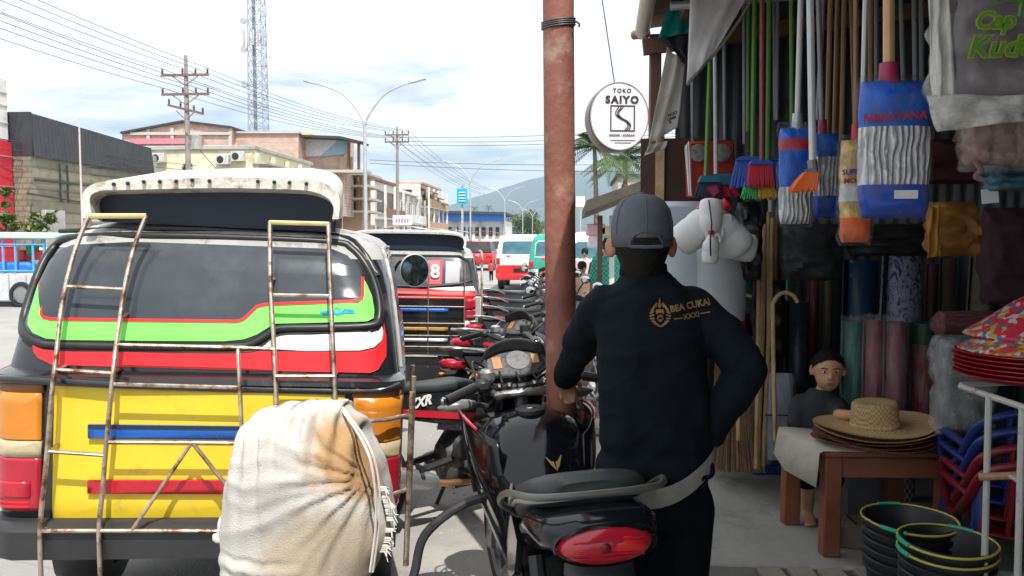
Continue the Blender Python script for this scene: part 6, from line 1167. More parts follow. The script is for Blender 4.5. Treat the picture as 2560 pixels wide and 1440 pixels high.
def fan(parent, top, bot, Y, m, name='bristles', n=22, d=.03, r=.0045):
    """bristle tufts between a top line (x0,x1,y) and a bottom line"""
    b = MB(); rnd = random.Random(int(top[0]*7+bot[2]))
    for i in range(n):
        t = (i+.5)/n
        for j in range(3):
            dy = d*(j-1)*.8; p = U(top[0]+(top[1]-top[0])*t, top[2], Y)+Vector((0, dy*.6, 0)); q = U(bot[0]+(bot[1]-bot[0])*t+rnd.uniform(-2, 2), bot[2]+rnd.uniform(-4, 4), Y)+Vector((0, dy, 0)); b.tube([p, p.lerp(q, .5), q], [r*.8, r, r*.7], 5)
    o = b.build(name, m, parent); o['kind'] = 'stuff'; return o
def head_px(parent, poly, Y, d, m, name='head'):
    P = [U(a, c, Y) for a, c in poly]; b = MB(); n = len(P); tri = tessellate_polygon([[Vector((p.x, p.z, 0)) for p in P]])
    b.add([p+Vector((0, -d, 0)) for p in P]+[p+Vector((0, d, 0)) for p in P], [tuple(t) for t in tri]+[tuple(i+n for i in t) for t in tri]+[(i, (i+1) % n, (i+1) % n+n, i+n) for i in range(n)]); return b.build(name, m, parent, 30)
def broom(lab, hp, Y, hm, hr=.011, grp='brooms hanging in the shop'): 
    return root('broom', lab, 'broom', U(hp[1][0], hp[1][1], Y), group=grp)
r_ = broom('broom with teal head and green handle before the red carton', ((1776, 20), (1765, 442)), 4.25, m_gh); stick(r_, (1784, -80), (1765, 448), 4.25, .012, m_gh); head_px(r_, [(1752, 440), (1792, 440), (1800, 456), (1745, 456)], 4.25, .03, COLB['teal']); fan(r_, (1746, 1798, 456), (1735, 1760+46, 492), 4.25, COLB['dark'])
r_ = broom('broom with teal head and grey handle left of the blue broom', ((1790, 20), (1790, 434)), 4.3, m_sh); stick(r_, (1786, -80), (1790, 438), 4.3, .011, m_sh); head_px(r_, [(1768, 436), (1828, 436), (1836, 462), (1760, 462)], 4.3, .03, COLB['teal']); fan(r_, (1762, 1834, 462), (1770, 1850, 490), 4.3, COLB['red'], n=16)
tag(head_px(None, [(1768, 470), (1790, 462), (1798, 480), (1784, 492)], 4.2, .012, m_pinkp, 'pink_brush'), 'small magenta brush under the teal brooms', 'brush')
r_ = broom('broom with wide blue bristles and green handle', ((1886, 0), (1884, 385)), 4.2, m_gh); stick(r_, (1888, -80), (1882, 392), 4.2, .0125, m_gh); head_px(r_, [(1850, 392), (1930, 392), (1944, 402), (1838, 402)], 4.2, .032, COLB['blue']); fan(r_, (1840, 1944, 402), (1824, 1952, 468), 4.2, COLB['blue'], n=34)
r_ = broom('broom with red bristles over the blue one', ((1905, 0), (1905, 385)), 4.08, m_rh); stick(r_, (1905, -80), (1905, 402), 4.08, .012, m_rh); head_px(r_, [(1878, 402), (1926, 402), (1930, 412), (1872, 412)], 4.08, .03, COLB['blue']); fan(r_, (1873, 1929, 412), (1868, 1932, 466), 4.08, COLB['red'], n=20)
r_ = broom('broom with half green half yellow bristles below the red one', ((1922, 0), (1920, 440)), 4.14, m_gh); stick(r_, (1924, -80), (1919, 455), 4.14, .0125, m_gh); head_px(r_, [(1862, 456), (1932, 456), (1934, 466), (1858, 466)], 4.14, .03, COLB['blue']); fan(r_, (1860, 1892, 466), (1853, 1890, 496), 4.14, COLB['green'], n=12); fan(r_, (1893, 1934, 466), (1891, 1940, 496), 4.14, COLB['yellow'], n=14)
r_ = broom('white handled broom with orange bristles tilted before the mop packs', ((2026, 0), (2032, 420)), 3.1, m_wh); stick(r_, (2024, -80), (2032, 418), 3.1, .0135, m_wh); stick(r_, (2030, 400), (2034, 440), 3.1, .018, m_gr, 'socket'); head_px(r_, [(2012, 424), (2034, 418), (2048, 446), (2040, 456)], 3.1, .018, m_gr); fan(r_, (2010, 2044, 432), (1974, 2036, 478), 3.1, COLB['orange'], n=18, r=.005)
m_film = film('clear_film', (.22, .24, .27), .10, .07, 22, .9); m_mopw = patmat('mop_strands', 'wave', [(.55, .57, .61), (.93, .94, .97)], (17, 0, 6), .85, bump=.9, thr=.45, distort=9.0)
m_pb = mat('blue_print', (.01, .12, .60), .3, var=.45, vs=16); m_pb2 = mat('deep_blue_print', (.008, .07, .46), .3, var=.12); m_pr = mat('red_print', (.52, .03, .06), .35); m_pw = mat('white_print', (.7, .72, .74), .4); m_py = mat('yellow_print', (.65, .45, .16), .4, var=.4, vs=18)
def pk(parent, box, Y, d, t0, t1, m, name, top=None, bulge=.06, lean=0, n=24, rows=10, wav=.006, seed=0):
    """a slice t0..t1 (0 top, 1 bottom) of a pillow shaped pack filling the pixel box"""
    x0, y0, x1, y1 = box; rings = []
    for i in range(rows+1):
        t = t0+(t1-t0)*i/rows; ye = y0+(y1-y0)*t; e = min(1, math.sqrt(max(.02, min(t, 1-t)/.10))) ; a = U(x0, ye, Y); c = U(x1, ye, Y); hw = (c.x-a.x)/2*(.93+.07*e+bulge*math.sin(math.pi*t)); cx_ = (a.x+c.x)/2+lean*t; dd = d*(.25+.75*e); ring = []
        for k in range(n):
            s = 2*math.pi*k/n; cc, ss = math.cos(s), math.sin(s); nn = wav*noise.noise(Vector((cc*2+seed, ss*2, t*7))); ring.append(Vector((cx_+(hw+nn)*math.copysign(abs(cc)**.7, cc), Y+(dd+nn*2)*math.copysign(abs(ss)**.8, ss), a.z)))
        rings.append(ring)
    return MB().loft(rings, True, t0 < .01, t1 > .99).build(name, m, parent, 60)
def mop(lab, box, Y, d, bands, hx, hm, soc, hr=.011, tilt=0, words=None, name='mop_pack', film_=True, cat='mop', st_y=0):
    r_ = root(name, lab, cat, U((box[0]+box[2])/2, box[3], Y), group='wrapped mops hanging in the shop')
    if hm: stick(r_, (hx+tilt, -90), (hx, box[1]+10), Y, hr, hm); 
    if soc: MB().tube([U(hx, box[1]-48*2.6/Y, Y), U(hx, box[1]-10, Y), U(hx, box[1]+25, Y)], [hr*1.55, hr*1.75, hr*2.1], 12).build('socket', soc, r_)
    for t0, t1, m, nm in bands: pk(r_, box, Y, d, t0, t1, m, nm, seed=box[0])
    if film_:
        e = 5; pk(r_, (box[0]-e, box[1]-14, box[2]+e, box[3]+8), Y, d*1.12, 0, 1, m_film, 'plastic_wrap', wav=.012, seed=box[0]+2, rows=24, n=36)
    for s_, sz, a, y, m in (words or []): text(s_, sz, m, U(a, y, Y-d*1.06), (1, 0, .05), (0, 0, 1), parent=r_, ext=.0006, bold=sz*.03)
    return r_
mop('big blue and white wrapped mop with pink socket and wooden handle', (2150, 205, 2318, 545), 2.62, .05, [(0, .34, m_pb, 'top_print'), (.34, .76, m_mopw, 'mop_strands'), (.76, 1, m_pb2, 'bottom_print')], 2222, m_wood_h, m_pinkp, .0175, words=[('NAGAYANA', .034, 2238, 292, m_pr)])
tg_ = bpy.context.scene.objects['mop_pack']; MB().box(U(2265, 486, 2.562), (.07, .003, .026)).build('price_label', m_pw, tg_, smooth=False)
mop('blue wrapped mop with grey handle left of the white handled broom', (1950, 320, 2028, 560), 3.4, .045, [(0, .12, m_pb, 'top_print'), (.12, .24, m_pr, 'red_print'), (.24, .62, m_pb, 'mid_print'), (.62, 1, m_mopw, 'mop_strands')], 1993, m_sh, m_sh, .0125, tilt=12)
mop('blue and white wrapped mop with magenta socket behind the white handle', (2034, 335, 2098, 545), 3.55, .04, [(0, .28, m_pb, 'top_print'), (.28, .74, m_mopw, 'mop_strands'), (.74, 1, m_pb2, 'bottom_print')], 2056, m_gr, m_pinkp, .011, tilt=-12)
mop('narrow yellow and orange wrapped pack left of the big mop', (2102, 352, 2172, 606), 2.95, .04, [(0, .42, m_py, 'yellow_print'), (.42, .60, m_pw, 'pale_print'), (.60, .76, m_py, 'amber_print'), (.76, 1, COLB['orange'], 'orange_print')], 2140, m_brh, m_pr, .009, words=[('SUPER', .026, 2132, 430, m_pb2), ('MOPS', .026, 2134, 452, m_pr)])
# loose handles hanging behind
lh = [(1945, 1942, 0, 300, m_gr, 4.6), (1978, 1980, -80, 318, m_gh, 4.0), (1935, 1938, -80, 300, m_gr, 4.7), (2078, 2068, -80, 335, m_brh, 3.7), (2096, 2086, -80, 340, m_brh, 3.75), (2112, 2104, -80, 345, m_brh, 3.7), (2126, 2138, -80, 330, m_brh, 3.8), (2062, 2044, -80, 300, m_gr, 3.9), (2166, 2158, -80, 215, m_sh, 2.8), (2176, 2176, -80, 300, m_brh, 3.6), (2250, 2262, -80, 330, m_gr, 3.9), (2284, 2290, -80, 360, m_gr, 3.8), (2302, 2306, -80, 400, m_gr, 3.85), (2190, 2192, -80, 340, m_gr, 4.1), (1730, 1732, 60, 360, m_gr, 4.8), (1810, 1812, 40, 350, m_gr, 4.8), (1860, 1861, -40, 360, m_gr, 4.7), (1872, 1870, -80, 330, m_gh, 4.6)]
HL = ['grey handle right of the green and yellow broom', 'green handle just left of the grey mop handle', 'grey handle furthest right above the blue bristles', 'brown handle leftmost of three before the magenta socketed mop', 'brown handle, middle of three left of the yellow pack', 'brown handle, rightmost of three left of the yellow pack', 'brown handle slanting to the right above the yellow pack', 'grey handle slanting behind the white handled broom', 'thin bright steel handle left of the wooden mop handle', 'brown handle between the steel and the wooden handle', 'grey handle just right of the pink socket', 'grey handle second right of the wooden mop handle', 'grey handle nearest to the lettered bag', 'grey handle behind the big mop pack', 'grey handle leftmost, above the red carton', 'grey handle above the right emblem of the red carton', 'grey handle left of the green blue-broom handle', 'green handle behind the blue broom']
for k, (a0, a1, y0, y1, m, Y) in enumerate(lh): tag(MB().tube([U(a0, y0, Y), U(a1, y1, Y)], .011 if Y > 3 else .009, 8).build('loose_handle', m), HL[k], 'handle', 'loose handles hanging in the shop')

# ------------------------------------------------------------------ bags on the right
bg_ = root('plastic_bag_bundle', 'large clear bag with green lettering hanging at the top right corner', 'bag', U(2450, 330, 2.3)); m_mauve = mat('mauve_card', (.16, .135, .165), .6, var=.15); m_lime2 = mat('green_ink', (.10, .30, .03), .5); m_yo = mat('yellow_outline', (.42, .42, .05), .5)
pk(bg_, (2400, -60, 2640, 270), 2.34, .05, 0, 1, m_mauve, 'contents', seed=4)
pk(bg_, (2338, -90, 2660, 300), 2.34, .075, 0, 1, film('bag_film', (.45, .45, .44), .30, .12, 14, .9), 'plastic_wrap', wav=.03, rows=26, n=40, seed=9)
cloth([(2325, -40), (2362, -60), (2395, 300), (2335, 250)], 2.26, 'bag_edge', film('bag_edge_film', (.7, .7, .67), .55, .2, 14, .9), None, None, .02, bg_, seed=6); cloth([(2320, 238), (2560, 238), (2570, 300), (2340, 330)], 2.25, 'bag_fold', MATS['bag_edge_film'], None, None, .025, bg_, seed=7)
for s_, a, y, sz in (('Cap', 2487, 52, .062), ('Kuda', 2500, 118, .078)):
    p = U(a, y, 2.225); text(s_, sz, m_yo, p+Vector((0, .002, 0)), (1, 0, 0), (0, 0, 1), parent=bg_, bold=.0042, shear=.25, ext=.0006); text(s_, sz, m_lime2, p, (1, 0, 0), (0, 0, 1), parent=bg_, bold=.0012, shear=.25, ext=.0012)
b = MB()
for k in range(7): q0 = U(2552, 8, 2.225); a = R(20+k*25); b.tube(spline([q0, q0+Vector((.05*math.cos(a), 0, .035*math.sin(a))), q0+Vector((.09*math.cos(a), 0, .03*math.sin(a)-.025))], 3), [.006, .005, .004, .0035, .003, .002, .001], 5, flat=.3)
b.tube([U(2552, 8, 2.225), U(2548, 40, 2.225)], .004, 5); b.build('palm_print', m_lime2, bg_)
pb_ = root('plastic_bag_bundle', 'clear bag of pinkish goods below the green lettered bag', 'bag', U(2480, 440, 2.5)); m_pk = mat('pinkish_goods', (.30, .19, .165), .55, var=.25, vs=8)
for k, (a0, a1) in enumerate(((2412, 2470), (2466, 2530), (2522, 2590))): pk(pb_, (a0, 280, a1, 412), 2.5, .04, 0, 1, m_pk, 'packet', seed=k)
pk(pb_, (2398, 265, 2610, 430), 2.5, .06, 0, 1, film('bag_film2', (.5, .42, .38), .22, .2, 16, .8), 'plastic_wrap', wav=.02, rows=16, n=30, seed=3)
MB().tube(spline([U(2440, 405, 2.45), U(2452, 425, 2.44), U(2440, 440, 2.45), U(2462, 452, 2.46)], 4), [.02-.0012*i for i in range(13)], 7, flat=.5).build('knot', m_pk, pb_)
for k, (bx, Y, m, lab) in enumerate((((2470, 400, 2600, 478), 2.9, mat('teal_speckle', (.05, .13, .17), .5, var=.6, vs=30), 'teal speckled packet at the right edge under the pink bag'), ((2515, 370, 2610, 440), 3.1, mat('orange_pack', (.38, .14, .03), .5), 'orange packet at the right edge of the shop'), ((2455, 520, 2570, 760), 3.6, mat('maroon_cloth', (.045, .018, .024), .8), 'dark maroon cloth hanging at the right'), ((2320, 505, 2440, 640), 3.3, mat('ochre_bag', (.26, .115, .02), .6, var=.35, vs=9, bump=.4, bs=12), 'ochre yellow cloth bag hanging in the shop'), ((2300, 350, 2440, 460), 3.9, mat('dark_red_goods', (.05, .012, .016), .8), 'dark red goods hanging behind the pink bag'), ((1960, 560, 2100, 700), 4.0, mat('black_sacking', (.012, .013, .015), .7, bump=.6, bs=9), 'black bundle hanging below the mops'), ((2120, 560, 2320, 640), 4.0, mat('black_sacking', (.02, .02, .02), .7), 'black bundle hanging below the big mop'), ((1846, 505, 1902, 700), 4.3, mat('black_plastic', (.015, .016, .02), .35, bump=.5, bs=14), 'black plastic bags hanging right of the jerrycans'), ((1880, 700, 1960, 900), 4.7, mat('black_plastic', (.02, .02, .02), .4), 'black plastic roll behind the canes'))): 
    o = pk(None, bx, Y, .06, 0, 1, m, 'hanging_bundle', seed=k*3, wav=.02, rows=18, n=30); tag(o, lab, 'bundle')
cloth([(2320, 520), (2348, 510), (2352, 640), (2316, 645)], 3.22, 'bag_strap', mat('ochre_strap', (.40, .19, .03), .6), 'bright ochre strap of the cloth bag', 'strap', .02, seed=8)
tag(MB().box(U(2475, 490, 2.9), (.055, .004, .05), rot=(0, R(-6), 0)).build('price_card', m_pw), 'small white price card at the right of the shop', 'card')
# ------------------------------------------------------------------ cartons, jerrycans, drums behind the man
rc = root('red_carton', 'red carton with two round pale emblems behind the brooms', 'carton', U(1775, 490, 4.6)); m_rcar = mat('red_carton', (.38, .035, .02), .5, var=.1); p0, p1 = U(1722, 352, 4.6), U(1836, 490, 4.6)
MB().box(((p0.x+p1.x)/2, 4.66, (p0.z+p1.z)/2), (p1.x-p0.x, .12, p0.z-p1.z), rot=(0, R(-3), R(6)), b=.01).build('box', m_rcar, rc)
for a in (1746, 1806): MB().lathe([(.001, .004), (.046, .003), (.05, 0)], 20, U(a, 382, 4.575), Euler((R(90), 0, R(6))).to_matrix()).build('round_emblem', mat('emblem_grey', (.26, .24, .22), .5, var=.4, vs=30), rc)
cloth([(1712, 370), (1722, 352), (1730, 490), (1722, 490)], 4.56, 'side_flap', m_pw, None, None, .004, rc)
tag(MB().box(((U(1700, 600, 4.5).x), 4.55, U(1700, 600, 4.5).z), (.34, .3, .42), rot=(0, 0, R(5)), b=.03).build('storage_box', mat('white_translucent_plastic', (.52, .58, .64), .35, var=.05, sub=.1)), 'large bluish white plastic box right of the man', 'box')
tag(MB().lathe([(.16, -.28), (.165, -.2), (.17, .2), (.18, .24), (.18, .27), (.02, .28)], 28, (U(1712, 690, 4.45).x, 4.5, U(1712, 715, 4.5).z)).build('plastic_drum', mat('white_translucent_plastic', (.5, .5, .5), .4)), 'tall white plastic drum half hidden by the man', 'drum')
tag(MB().lathe([(.125, -.2), (.13, -.15), (.13, .12), (.137, .14), (.137, .17), (.12, .18), (.02, .185)], 28, (U(1806, 700, 4.3).x, 4.35, U(1806, 705, 4.35).z)).build('plastic_tub', mat('grey_white_tub', (.42, .45, .47), .4, var=.06)), 'round grey white tub beneath the jerrycans', 'tub')
m_jc = mat('milky_jerrycan', (.72, .74, .74), .35, var=.04, sub=.15); m_rcap = mat('red_cap', (.55, .02, .03), .35)
def jerry(lab, px_, py_, Y, rot, sc_=1.0, cap=m_rcap):
    p = U(px_, py_, Y); r_ = root('jerrycan', lab, 'jerrycan', p, group='jerrycans strung up in the shop', rot=rot); s = sc_
    MB().lathe([(.012*s, -.132*s), (.055*s, -.131*s), (.074*s, -.118*s), (.081*s, -.09*s), (.082*s, -.03*s), (.079*s, -.02*s), (.079*s, -.005*s), (.082*s, .005*s), (.081*s, .035*s), (.072*s, .072*s), (.052*s, .10*s), (.034*s, .122*s), (.026*s, .135*s), (.025*s, .155*s)], 26, sy=.82).build('body', m_jc, r_, 50, local=True); MB().lathe([(.03*s, .15*s), (.03*s, .185*s), (.026*s, .19*s)], 16).build('cap', cap, r_, local=True); MB().tube(spline([(.035*s, 0, .12*s), (.055*s, 0, .15*s), (.085*s, 0, .12*s), (.088*s, 0, .07*s)], 4), .012*s, 8).build('handle', m_jc, r_, local=True)
jerry('jerrycan tipped to the left at the top of the strung bunch', 1745, 570, 4.0, (R(12), R(48), 0)); jerry('jerrycan tipped to the right at the top of the strung bunch', 1815, 580, 4.02, (R(10), R(-46), 0)); jerry('upright jerrycan with red cap in the middle of the bunch', 1776, 545, 3.95, (R(170), R(4), 0), .7); jerry('lower right jerrycan of the strung bunch', 1830, 612, 4.1, (0, R(-80), 0), .9); jerry('small bottle with red cap hanging under the jerrycans', 1776, 625, 3.92, (R(6), 0, 0), .5)
tag(MB().tube(spline([U(1772, 500, 3.9), U(1779, 560, 3.85), U(1776, 600, 3.85), U(1777, 640, 3.87)], 4), .004, 6).build('rope', m_rub), 'dark rope from which the jerrycans hang', 'rope')
m_mesh = patmat('green_mesh', 'checker', [(.01, .03, .03), (.03, .20, .16)], (55, 55, 55), .6, bump=0)
tag(MB().lathe([(.05, -.2), (.05, .2), (.0, .2)], 16, U(1858, 690, 4.5)).build('mesh_roll', m_mesh), 'roll of dark green mesh beside the tub', 'roll')
# ------------------------------------------------------------------ canes, brooms of palm ribs, rods
m_lidi = mat('palm_rib', (.30, .185, .115), .7, var=.35, vs=30); m_lidi2 = mat('palm_rib_pale', (.50, .36, .21), .7, var=.3, vs=30)
def lidi(lab, tx0, tx1, ty, bx0, bx1, by, Y, n, seed, m):
    r_ = root('palm_rib_broom', lab, 'broom', U((bx0+bx1)/2, by, Y), group='palm rib brooms leaning in the shop'); rnd = random.Random(seed); b = MB()
    for i in range(n):
        t = rnd.random(); s = t+rnd.uniform(-.12, .12); p = U(tx0+(tx1-tx0)*t, ty+rnd.uniform(-20, 20), Y+.1+rnd.uniform(-.03, .03)); q = U(bx0+(bx1-bx0)*s, by+rnd.uniform(-8, 4), Y+rnd.uniform(-.06, .06)); b.tube([p, p.lerp(q, .5)+Vector((rnd.uniform(-.006, .006), 0, 0)), q], [.003, .0032, .0022], 4)
    o = b.build('ribs', m, r_); o['kind'] = 'stuff'; p = U((tx0+tx1)/2, ty+30, Y+.1); MB().lathe([(.028, -.02), (.031, 0), (.028, .02)], 14, p, cap=False).build('binding', m_rub, r_); return r_
lidi('palm rib broom standing bristles down behind the man, dark ribs', 1815, 1850, 900, 1785, 1882, 1178, 4.5, 210, 1, m_lidi); lidi('palm rib broom with paler ribs beside the bamboo poles', 1862, 1892, 920, 1848, 1908, 1180, 4.6, 140, 2, m_lidi2); lidi('thin palm rib broom in the gap at the man\'s elbow', 1790, 1806, 860, 1780, 1830, 1160, 4.7, 60, 3, m_lidi)
for k, (a0, y0, a1, y1, Y, m) in enumerate(((1912, 560, 1895, 1170, 4.55, m_bamb), (1922, 530, 1918, 1160, 4.6, m_bamb), (1932, 545, 1908, 1165, 4.5, m_bamb), (1926, 500, 1926, 1150, 4.7, m_wh), (1896, 660, 1890, 1170, 4.45, m_bamb), (1942, 520, 1928, 1160, 4.7, m_brh))): tag(MB().tube([U(a0, y0, Y), U((a0+a1)/2+2, (y0+y1)/2, Y), U(a1, y1, Y)], .0125, 8).build('bamboo_pole', m), ['bamboo pole second from the left in the upright bundle', 'bamboo pole in the middle of the upright bundle', 'bamboo pole at the front of the upright bundle', 'white pole standing in the bamboo bundle', 'short bamboo pole at the left of the bundle', 'dark brown pole at the right of the bamboo bundle'][k], 'pole', 'upright poles in a bundle')
for k, (pts, Y, lab) in enumerate((([(1938, 1100), (1932, 800), (1936, 752), (1958, 732), (1982, 738), (1994, 756)], 4.3, 'walking cane with curved handle at the right of the poles'), ([(1846, 1100), (1848, 790), (1850, 752), (1862, 738), (1878, 742)], 4.35, 'walking cane with curved handle behind the man\'s arm'))): tag(MB().tube(spline([U(a, y, Y) for a, y in pts], 5), .0115, 9).build('cane', m_bamb), lab, 'cane')
for k, (a0, y0, a1, y1, m, l_) in enumerate(((1788, 705, 1800, 830, m_pinkp, 'leftmost red rod at the man\'s shoulder'), (1818, 712, 1808, 850, mat('amber_rod', (.45, .24, .05), .4), 'amber rod among the red rods'), (1836, 706, 1826, 880, m_pinkp, 'second red rod, right of the amber one'), (1850, 704, 1842, 900, m_pinkp, 'third red rod of the bundle'), (1862, 708, 1858, 930, m_pinkp, 'rightmost red rod of the bundle'))): tag(MB().tube([U(a0, y0, 4.82), U(a1, y1, 4.86), U(a1-3, 1150, 4.9)], .0155, 9).build('plastic_rod', m), l_, 'rod', 'coloured rods standing in the shop')
# ------------------------------------------------------------------ sacks, dustpan, rolls
ws = root('bundled_sacks', 'flat bundle of white woven sacks tied with a black strap', 'sacks', U(1955, 1150, 4.55)); m_ws = mat('woven_sack', (.34, .39, .46), .6, var=.2, vs=5, bump=.5, bs=10)
for k in range(5): pk(ws, (1918+k*3, 932+k*3, 1982+k*2, 1150), 4.5+.035*k, .014, 0, 1, m_ws, 'sack', seed=k*5, wav=.008)
MB().box(U(1950, 1038, 4.46), (.16, .006, .006)).build('strap', m_rub, ws)
dp = root('dustpan', 'blue plastic dustpan standing on the shop floor', 'dustpan', U(1930, 1180, 4.4)); m_bp = mat('blue_plastic', (.02, .11, .30), .35, var=.08)
q0 = GZ(1884, 1182, FZ); DY = q0.y-4.30; b = MB(); w_ = .2; b.box((q0.x+.09, 4.42, FZ+.06), (w_, .012, .12), b=.003); b.build('back', m_bp, dp); MB().box((q0.x+.09, 4.34, FZ+.008), (w_, .17, .012), b=.003).build('pan', m_bp, dp)
for s in (-1, 1): MB().prism([(-.085, 0), (.085, 0), (.085, .12), (.04, .10)], lambda u, v, d, s=s: Vector((q0.x+.09+s*w_/2+d, 4.34+u, FZ+v)), -.004, .004).build('side', m_bp, dp)
MB().tube([(q0.x+.06, 4.43, FZ+.11), (q0.x+.04, 4.44, FZ+.2), (q0.x+.03, 4.44, FZ+.26)], .014, 8).build('handle', m_bp, dp); 
for k in range(5): MB().box((q0.x+.03+k*.03, 4.41, FZ+.07), (.004, .006, .09)).build('rib', m_bp, dp)
def roll(lab, x0, x1, y0, y1, Y, m, tilt=0, film_=None, inner=True, name='rolled_mat'):
    a, c = U(x0, y0, Y), U(x1, y0, Y); rr = (c.x-a.x)/2; cx_ = (a.x+c.x)/2; zt, zb_ = a.z, max(FZ, U(x0, y1, Y).z); r_ = root(name, lab, 'roll', (cx_, Y, zb_), group='rolled goods in the shop'); sp_ = []; n = 60
    for i in range(n+1): t = i/n; q = rr*(.25+.75*t); an = t*5*math.pi; sp_.append((q*math.cos(an), q*math.sin(an)))
    b = MB(); b.loft([[Vector((cx_+u+tl, Y+v, z)) for u, v in sp_] for z, tl in ((zb_, 0), ((zb_+zt)/2, tilt/2), (zt, tilt))], close=False); b.build('sheet', m, r_, 60, thick=.006)
    if film_:
        b = MB(); b.loft([[Vector((cx_+tl+(rr*1.06+.01*noise.noise(Vector((math.cos(k*.21)*2, math.sin(k*.21)*2, z*5))))*math.cos(k*.2094), Y+(rr*1.06+.012*noise.noise(Vector((k*.7, z*6, 1))))*math.sin(k*.2094), z)) for k in range(30)] for z, tl in [(zb_+(zt+.03-zb_)*i/14, tilt*i/14) for i in range(15)]], True, False, False); b.build('plastic_wrap', film_, r_, 60)
    return r_
FR = film('wrap_film', (.30, .30, .32), .15, .08, 16, .95)
m_batik = patmat('batik', 'noise', [(.012, .018, .08), (.012, .018, .08), (.26, .28, .36), (.012, .018, .08), (.012, .018, .08)], (17, 17, 13), .5, bump=0, thr=.5, distort=2.2); m_dot = patmat('dotted_blue', 'voronoi', [(.22, .26, .32), (.012, .035, .085)], (14, 14, 14), .4, bump=0, thr=.10)
roll('dark blue dotted roll standing behind the green wrapped roll', 2110, 2200, 650, 1130, 4.5, m_dot); roll('dark blue batik roll with white scrolls', 2200, 2306, 622, 1100, 4.3, m_batik, .02); roll('beige patterned roll behind the red roll', 2412, 2472, 640, 1050, 4.4, mat('beige_roll', (.17, .145, .10), .6, var=.25, vs=12), .03); roll('brown roll between the batik and the beige roll', 2352, 2392, 645, 1050, 4.5, mat('brown_roll', (.07, .045, .035), .7)); roll('dark red roll behind the batik roll', 2318, 2348, 660, 1050, 4.6, mat('dull_red_roll', (.08, .025, .03), .7)); roll('navy roll at the right edge of the shop', 2490, 2545, 640, 1000, 4.5, mat('navy_roll', (.02, .03, .055), .6)); roll('grey green roll at the far right edge', 2550, 2610, 640, 1000, 4.4, mat('greygreen_roll', (.06, .07, .06), .6))
roll('green plastic wrapped roll right of the child', 2106, 2168, 805, 1170, 4.1, mat('green_roll', (.008, .15, .10), .35, var=.3, vs=10, bump=.4, bs=14), 0, FR); roll('pink and grey wrapped roll, left of two', 2160, 2214, 800, 1170, 4.0, mat('pink_roll', (.22, .075, .095), .4, var=.35, vs=10, bump=.4, bs=14), 0, FR); roll('pink and grey wrapped roll, right of two', 2212, 2272, 805, 1170, 3.95, mat('mauve_roll', (.18, .07, .085), .4, var=.4, vs=10, bump=.4, bs=14), 0, FR); roll('dark red wrapped roll with green top', 2278, 2342, 860, 1170, 4.0, mat('crimson_roll', (.18, .018, .03), .4, var=.25, vs=10, bump=.4, bs=14), 0, FR)
tag(MB().lathe([(.068, 0), (.068, .1), (.0, .1)], 20, U(2310, 858, 4.0)).build('green_collar', mat('dark_green_wrap', (.012, .045, .025), .4)), 'dark green collar on top of the dark red roll', 'wrap')
roll('navy plastic roll left of the child', 1966, 2026, 755, 1150, 4.75, mat('blueblack_roll', (.025, .035, .055), .35, var=.4, vs=9, bump=.5, bs=12)); roll('dark green roll behind the cane handle', 1960, 1984, 660, 1000, 4.85, mat('bottle_green', (.03, .09, .05), .3)); roll('thin crimson roll left of the dotted roll', 2024, 2046, 670, 900, 4.9, mat('thin_crimson', (.16, .03, .035), .4)); roll('thin olive roll left of the dotted roll', 2056, 2084, 670, 900, 4.9, mat('thin_olive', (.10, .09, .06), .5))
hr_ = root('rolled_mat', 'red wrapped roll lying across the top of the stacked goods', 'roll', U(2445, 840, 3.7)); MB().lathe([(.0, -.18), (.055, -.175), (.058, .17), (.05, .18), (0, .18)], 22, U(2445, 810, 3.7), Euler((0, R(90), R(4))).to_matrix()).build('sheet', mat('red_lying_roll', (.16, .022, .03), .4, var=.25, vs=9, bump=.4, bs=14), hr_); MB().lathe([(.03, -.2), (.06, -.17), (.064, .17), (.03, .2)], 24, U(2445, 810, 3.7), Euler((0, R(90), R(4))).to_matrix()).build('plastic_wrap', FR, hr_)
cpk = root('plastic_bag_bundle', 'clear plastic package standing left of the red trays', 'bag', U(2390, 1075, 3.4)); pk(cpk, (2345, 850, 2470, 1075), 3.4, .07, 0, 1, mat('grey_contents', (.13, .14, .14), .5, var=.3, vs=8), 'contents'); pk(cpk, (2335, 838, 2480, 1082), 3.4, .085, 0, 1, film('pack_film', (.45, .48, .48), .34, .1, 14, .95), 'plastic_wrap', wav=.02, rows=20, n=34)
# ------------------------------------------------------------------ table with hats
m_tab = mat('red_brown_table', (.25, .092, .05), .55, var=.2, vs=7, bump=.1, bs=30)
FL, BL = GZ(2072, 1388, FZ), GZ(1998, 1328, FZ); ax = Vector((.985, .04, 0)).normalized(); ay = (BL-FL); ay.z = 0; ay.normalize(); TW, TD, TH_ = .50, .40, .455
tb = root('table', 'low red brown wooden table carrying the straw hats', 'table', FL); TM = Matrix((ax, ay, ZU)).transposed(); tp = lambda u, v, z: FL+ax*u+ay*v+ZU*z
for u in (.0, TW):
    for v in (.0, TD): MB().box(tp(u+(.028 if u == 0 else -.028)*0, v, TH_/2), (.075, .06, TH_), rot=TM, b=.006).build('leg', m_tab, tb)
for v in (0, TD): MB().box(tp(TW/2, v, TH_-.055), (TW-.075, .03, .09), rot=TM, b=.004).build('apron', m_tab, tb)
for u in (0, TW): MB().box(tp(u, TD/2, TH_-.055), (.03, TD-.06, .09), rot=TM, b=.004).build('apron', m_tab, tb)
MB().box(tp(TW/2+.01, TD/2, TH_+.012), (TW+.12, TD+.1, .024), rot=TM, b=.005).build('top', m_tab, tb)
m_pap = mat('grubby_paper', (.52, .49, .43), .8, var=.08, vs=6, bump=.15, bs=20, dirt=(.4, .34, .27), da=.25); zt_ = TH_+.028
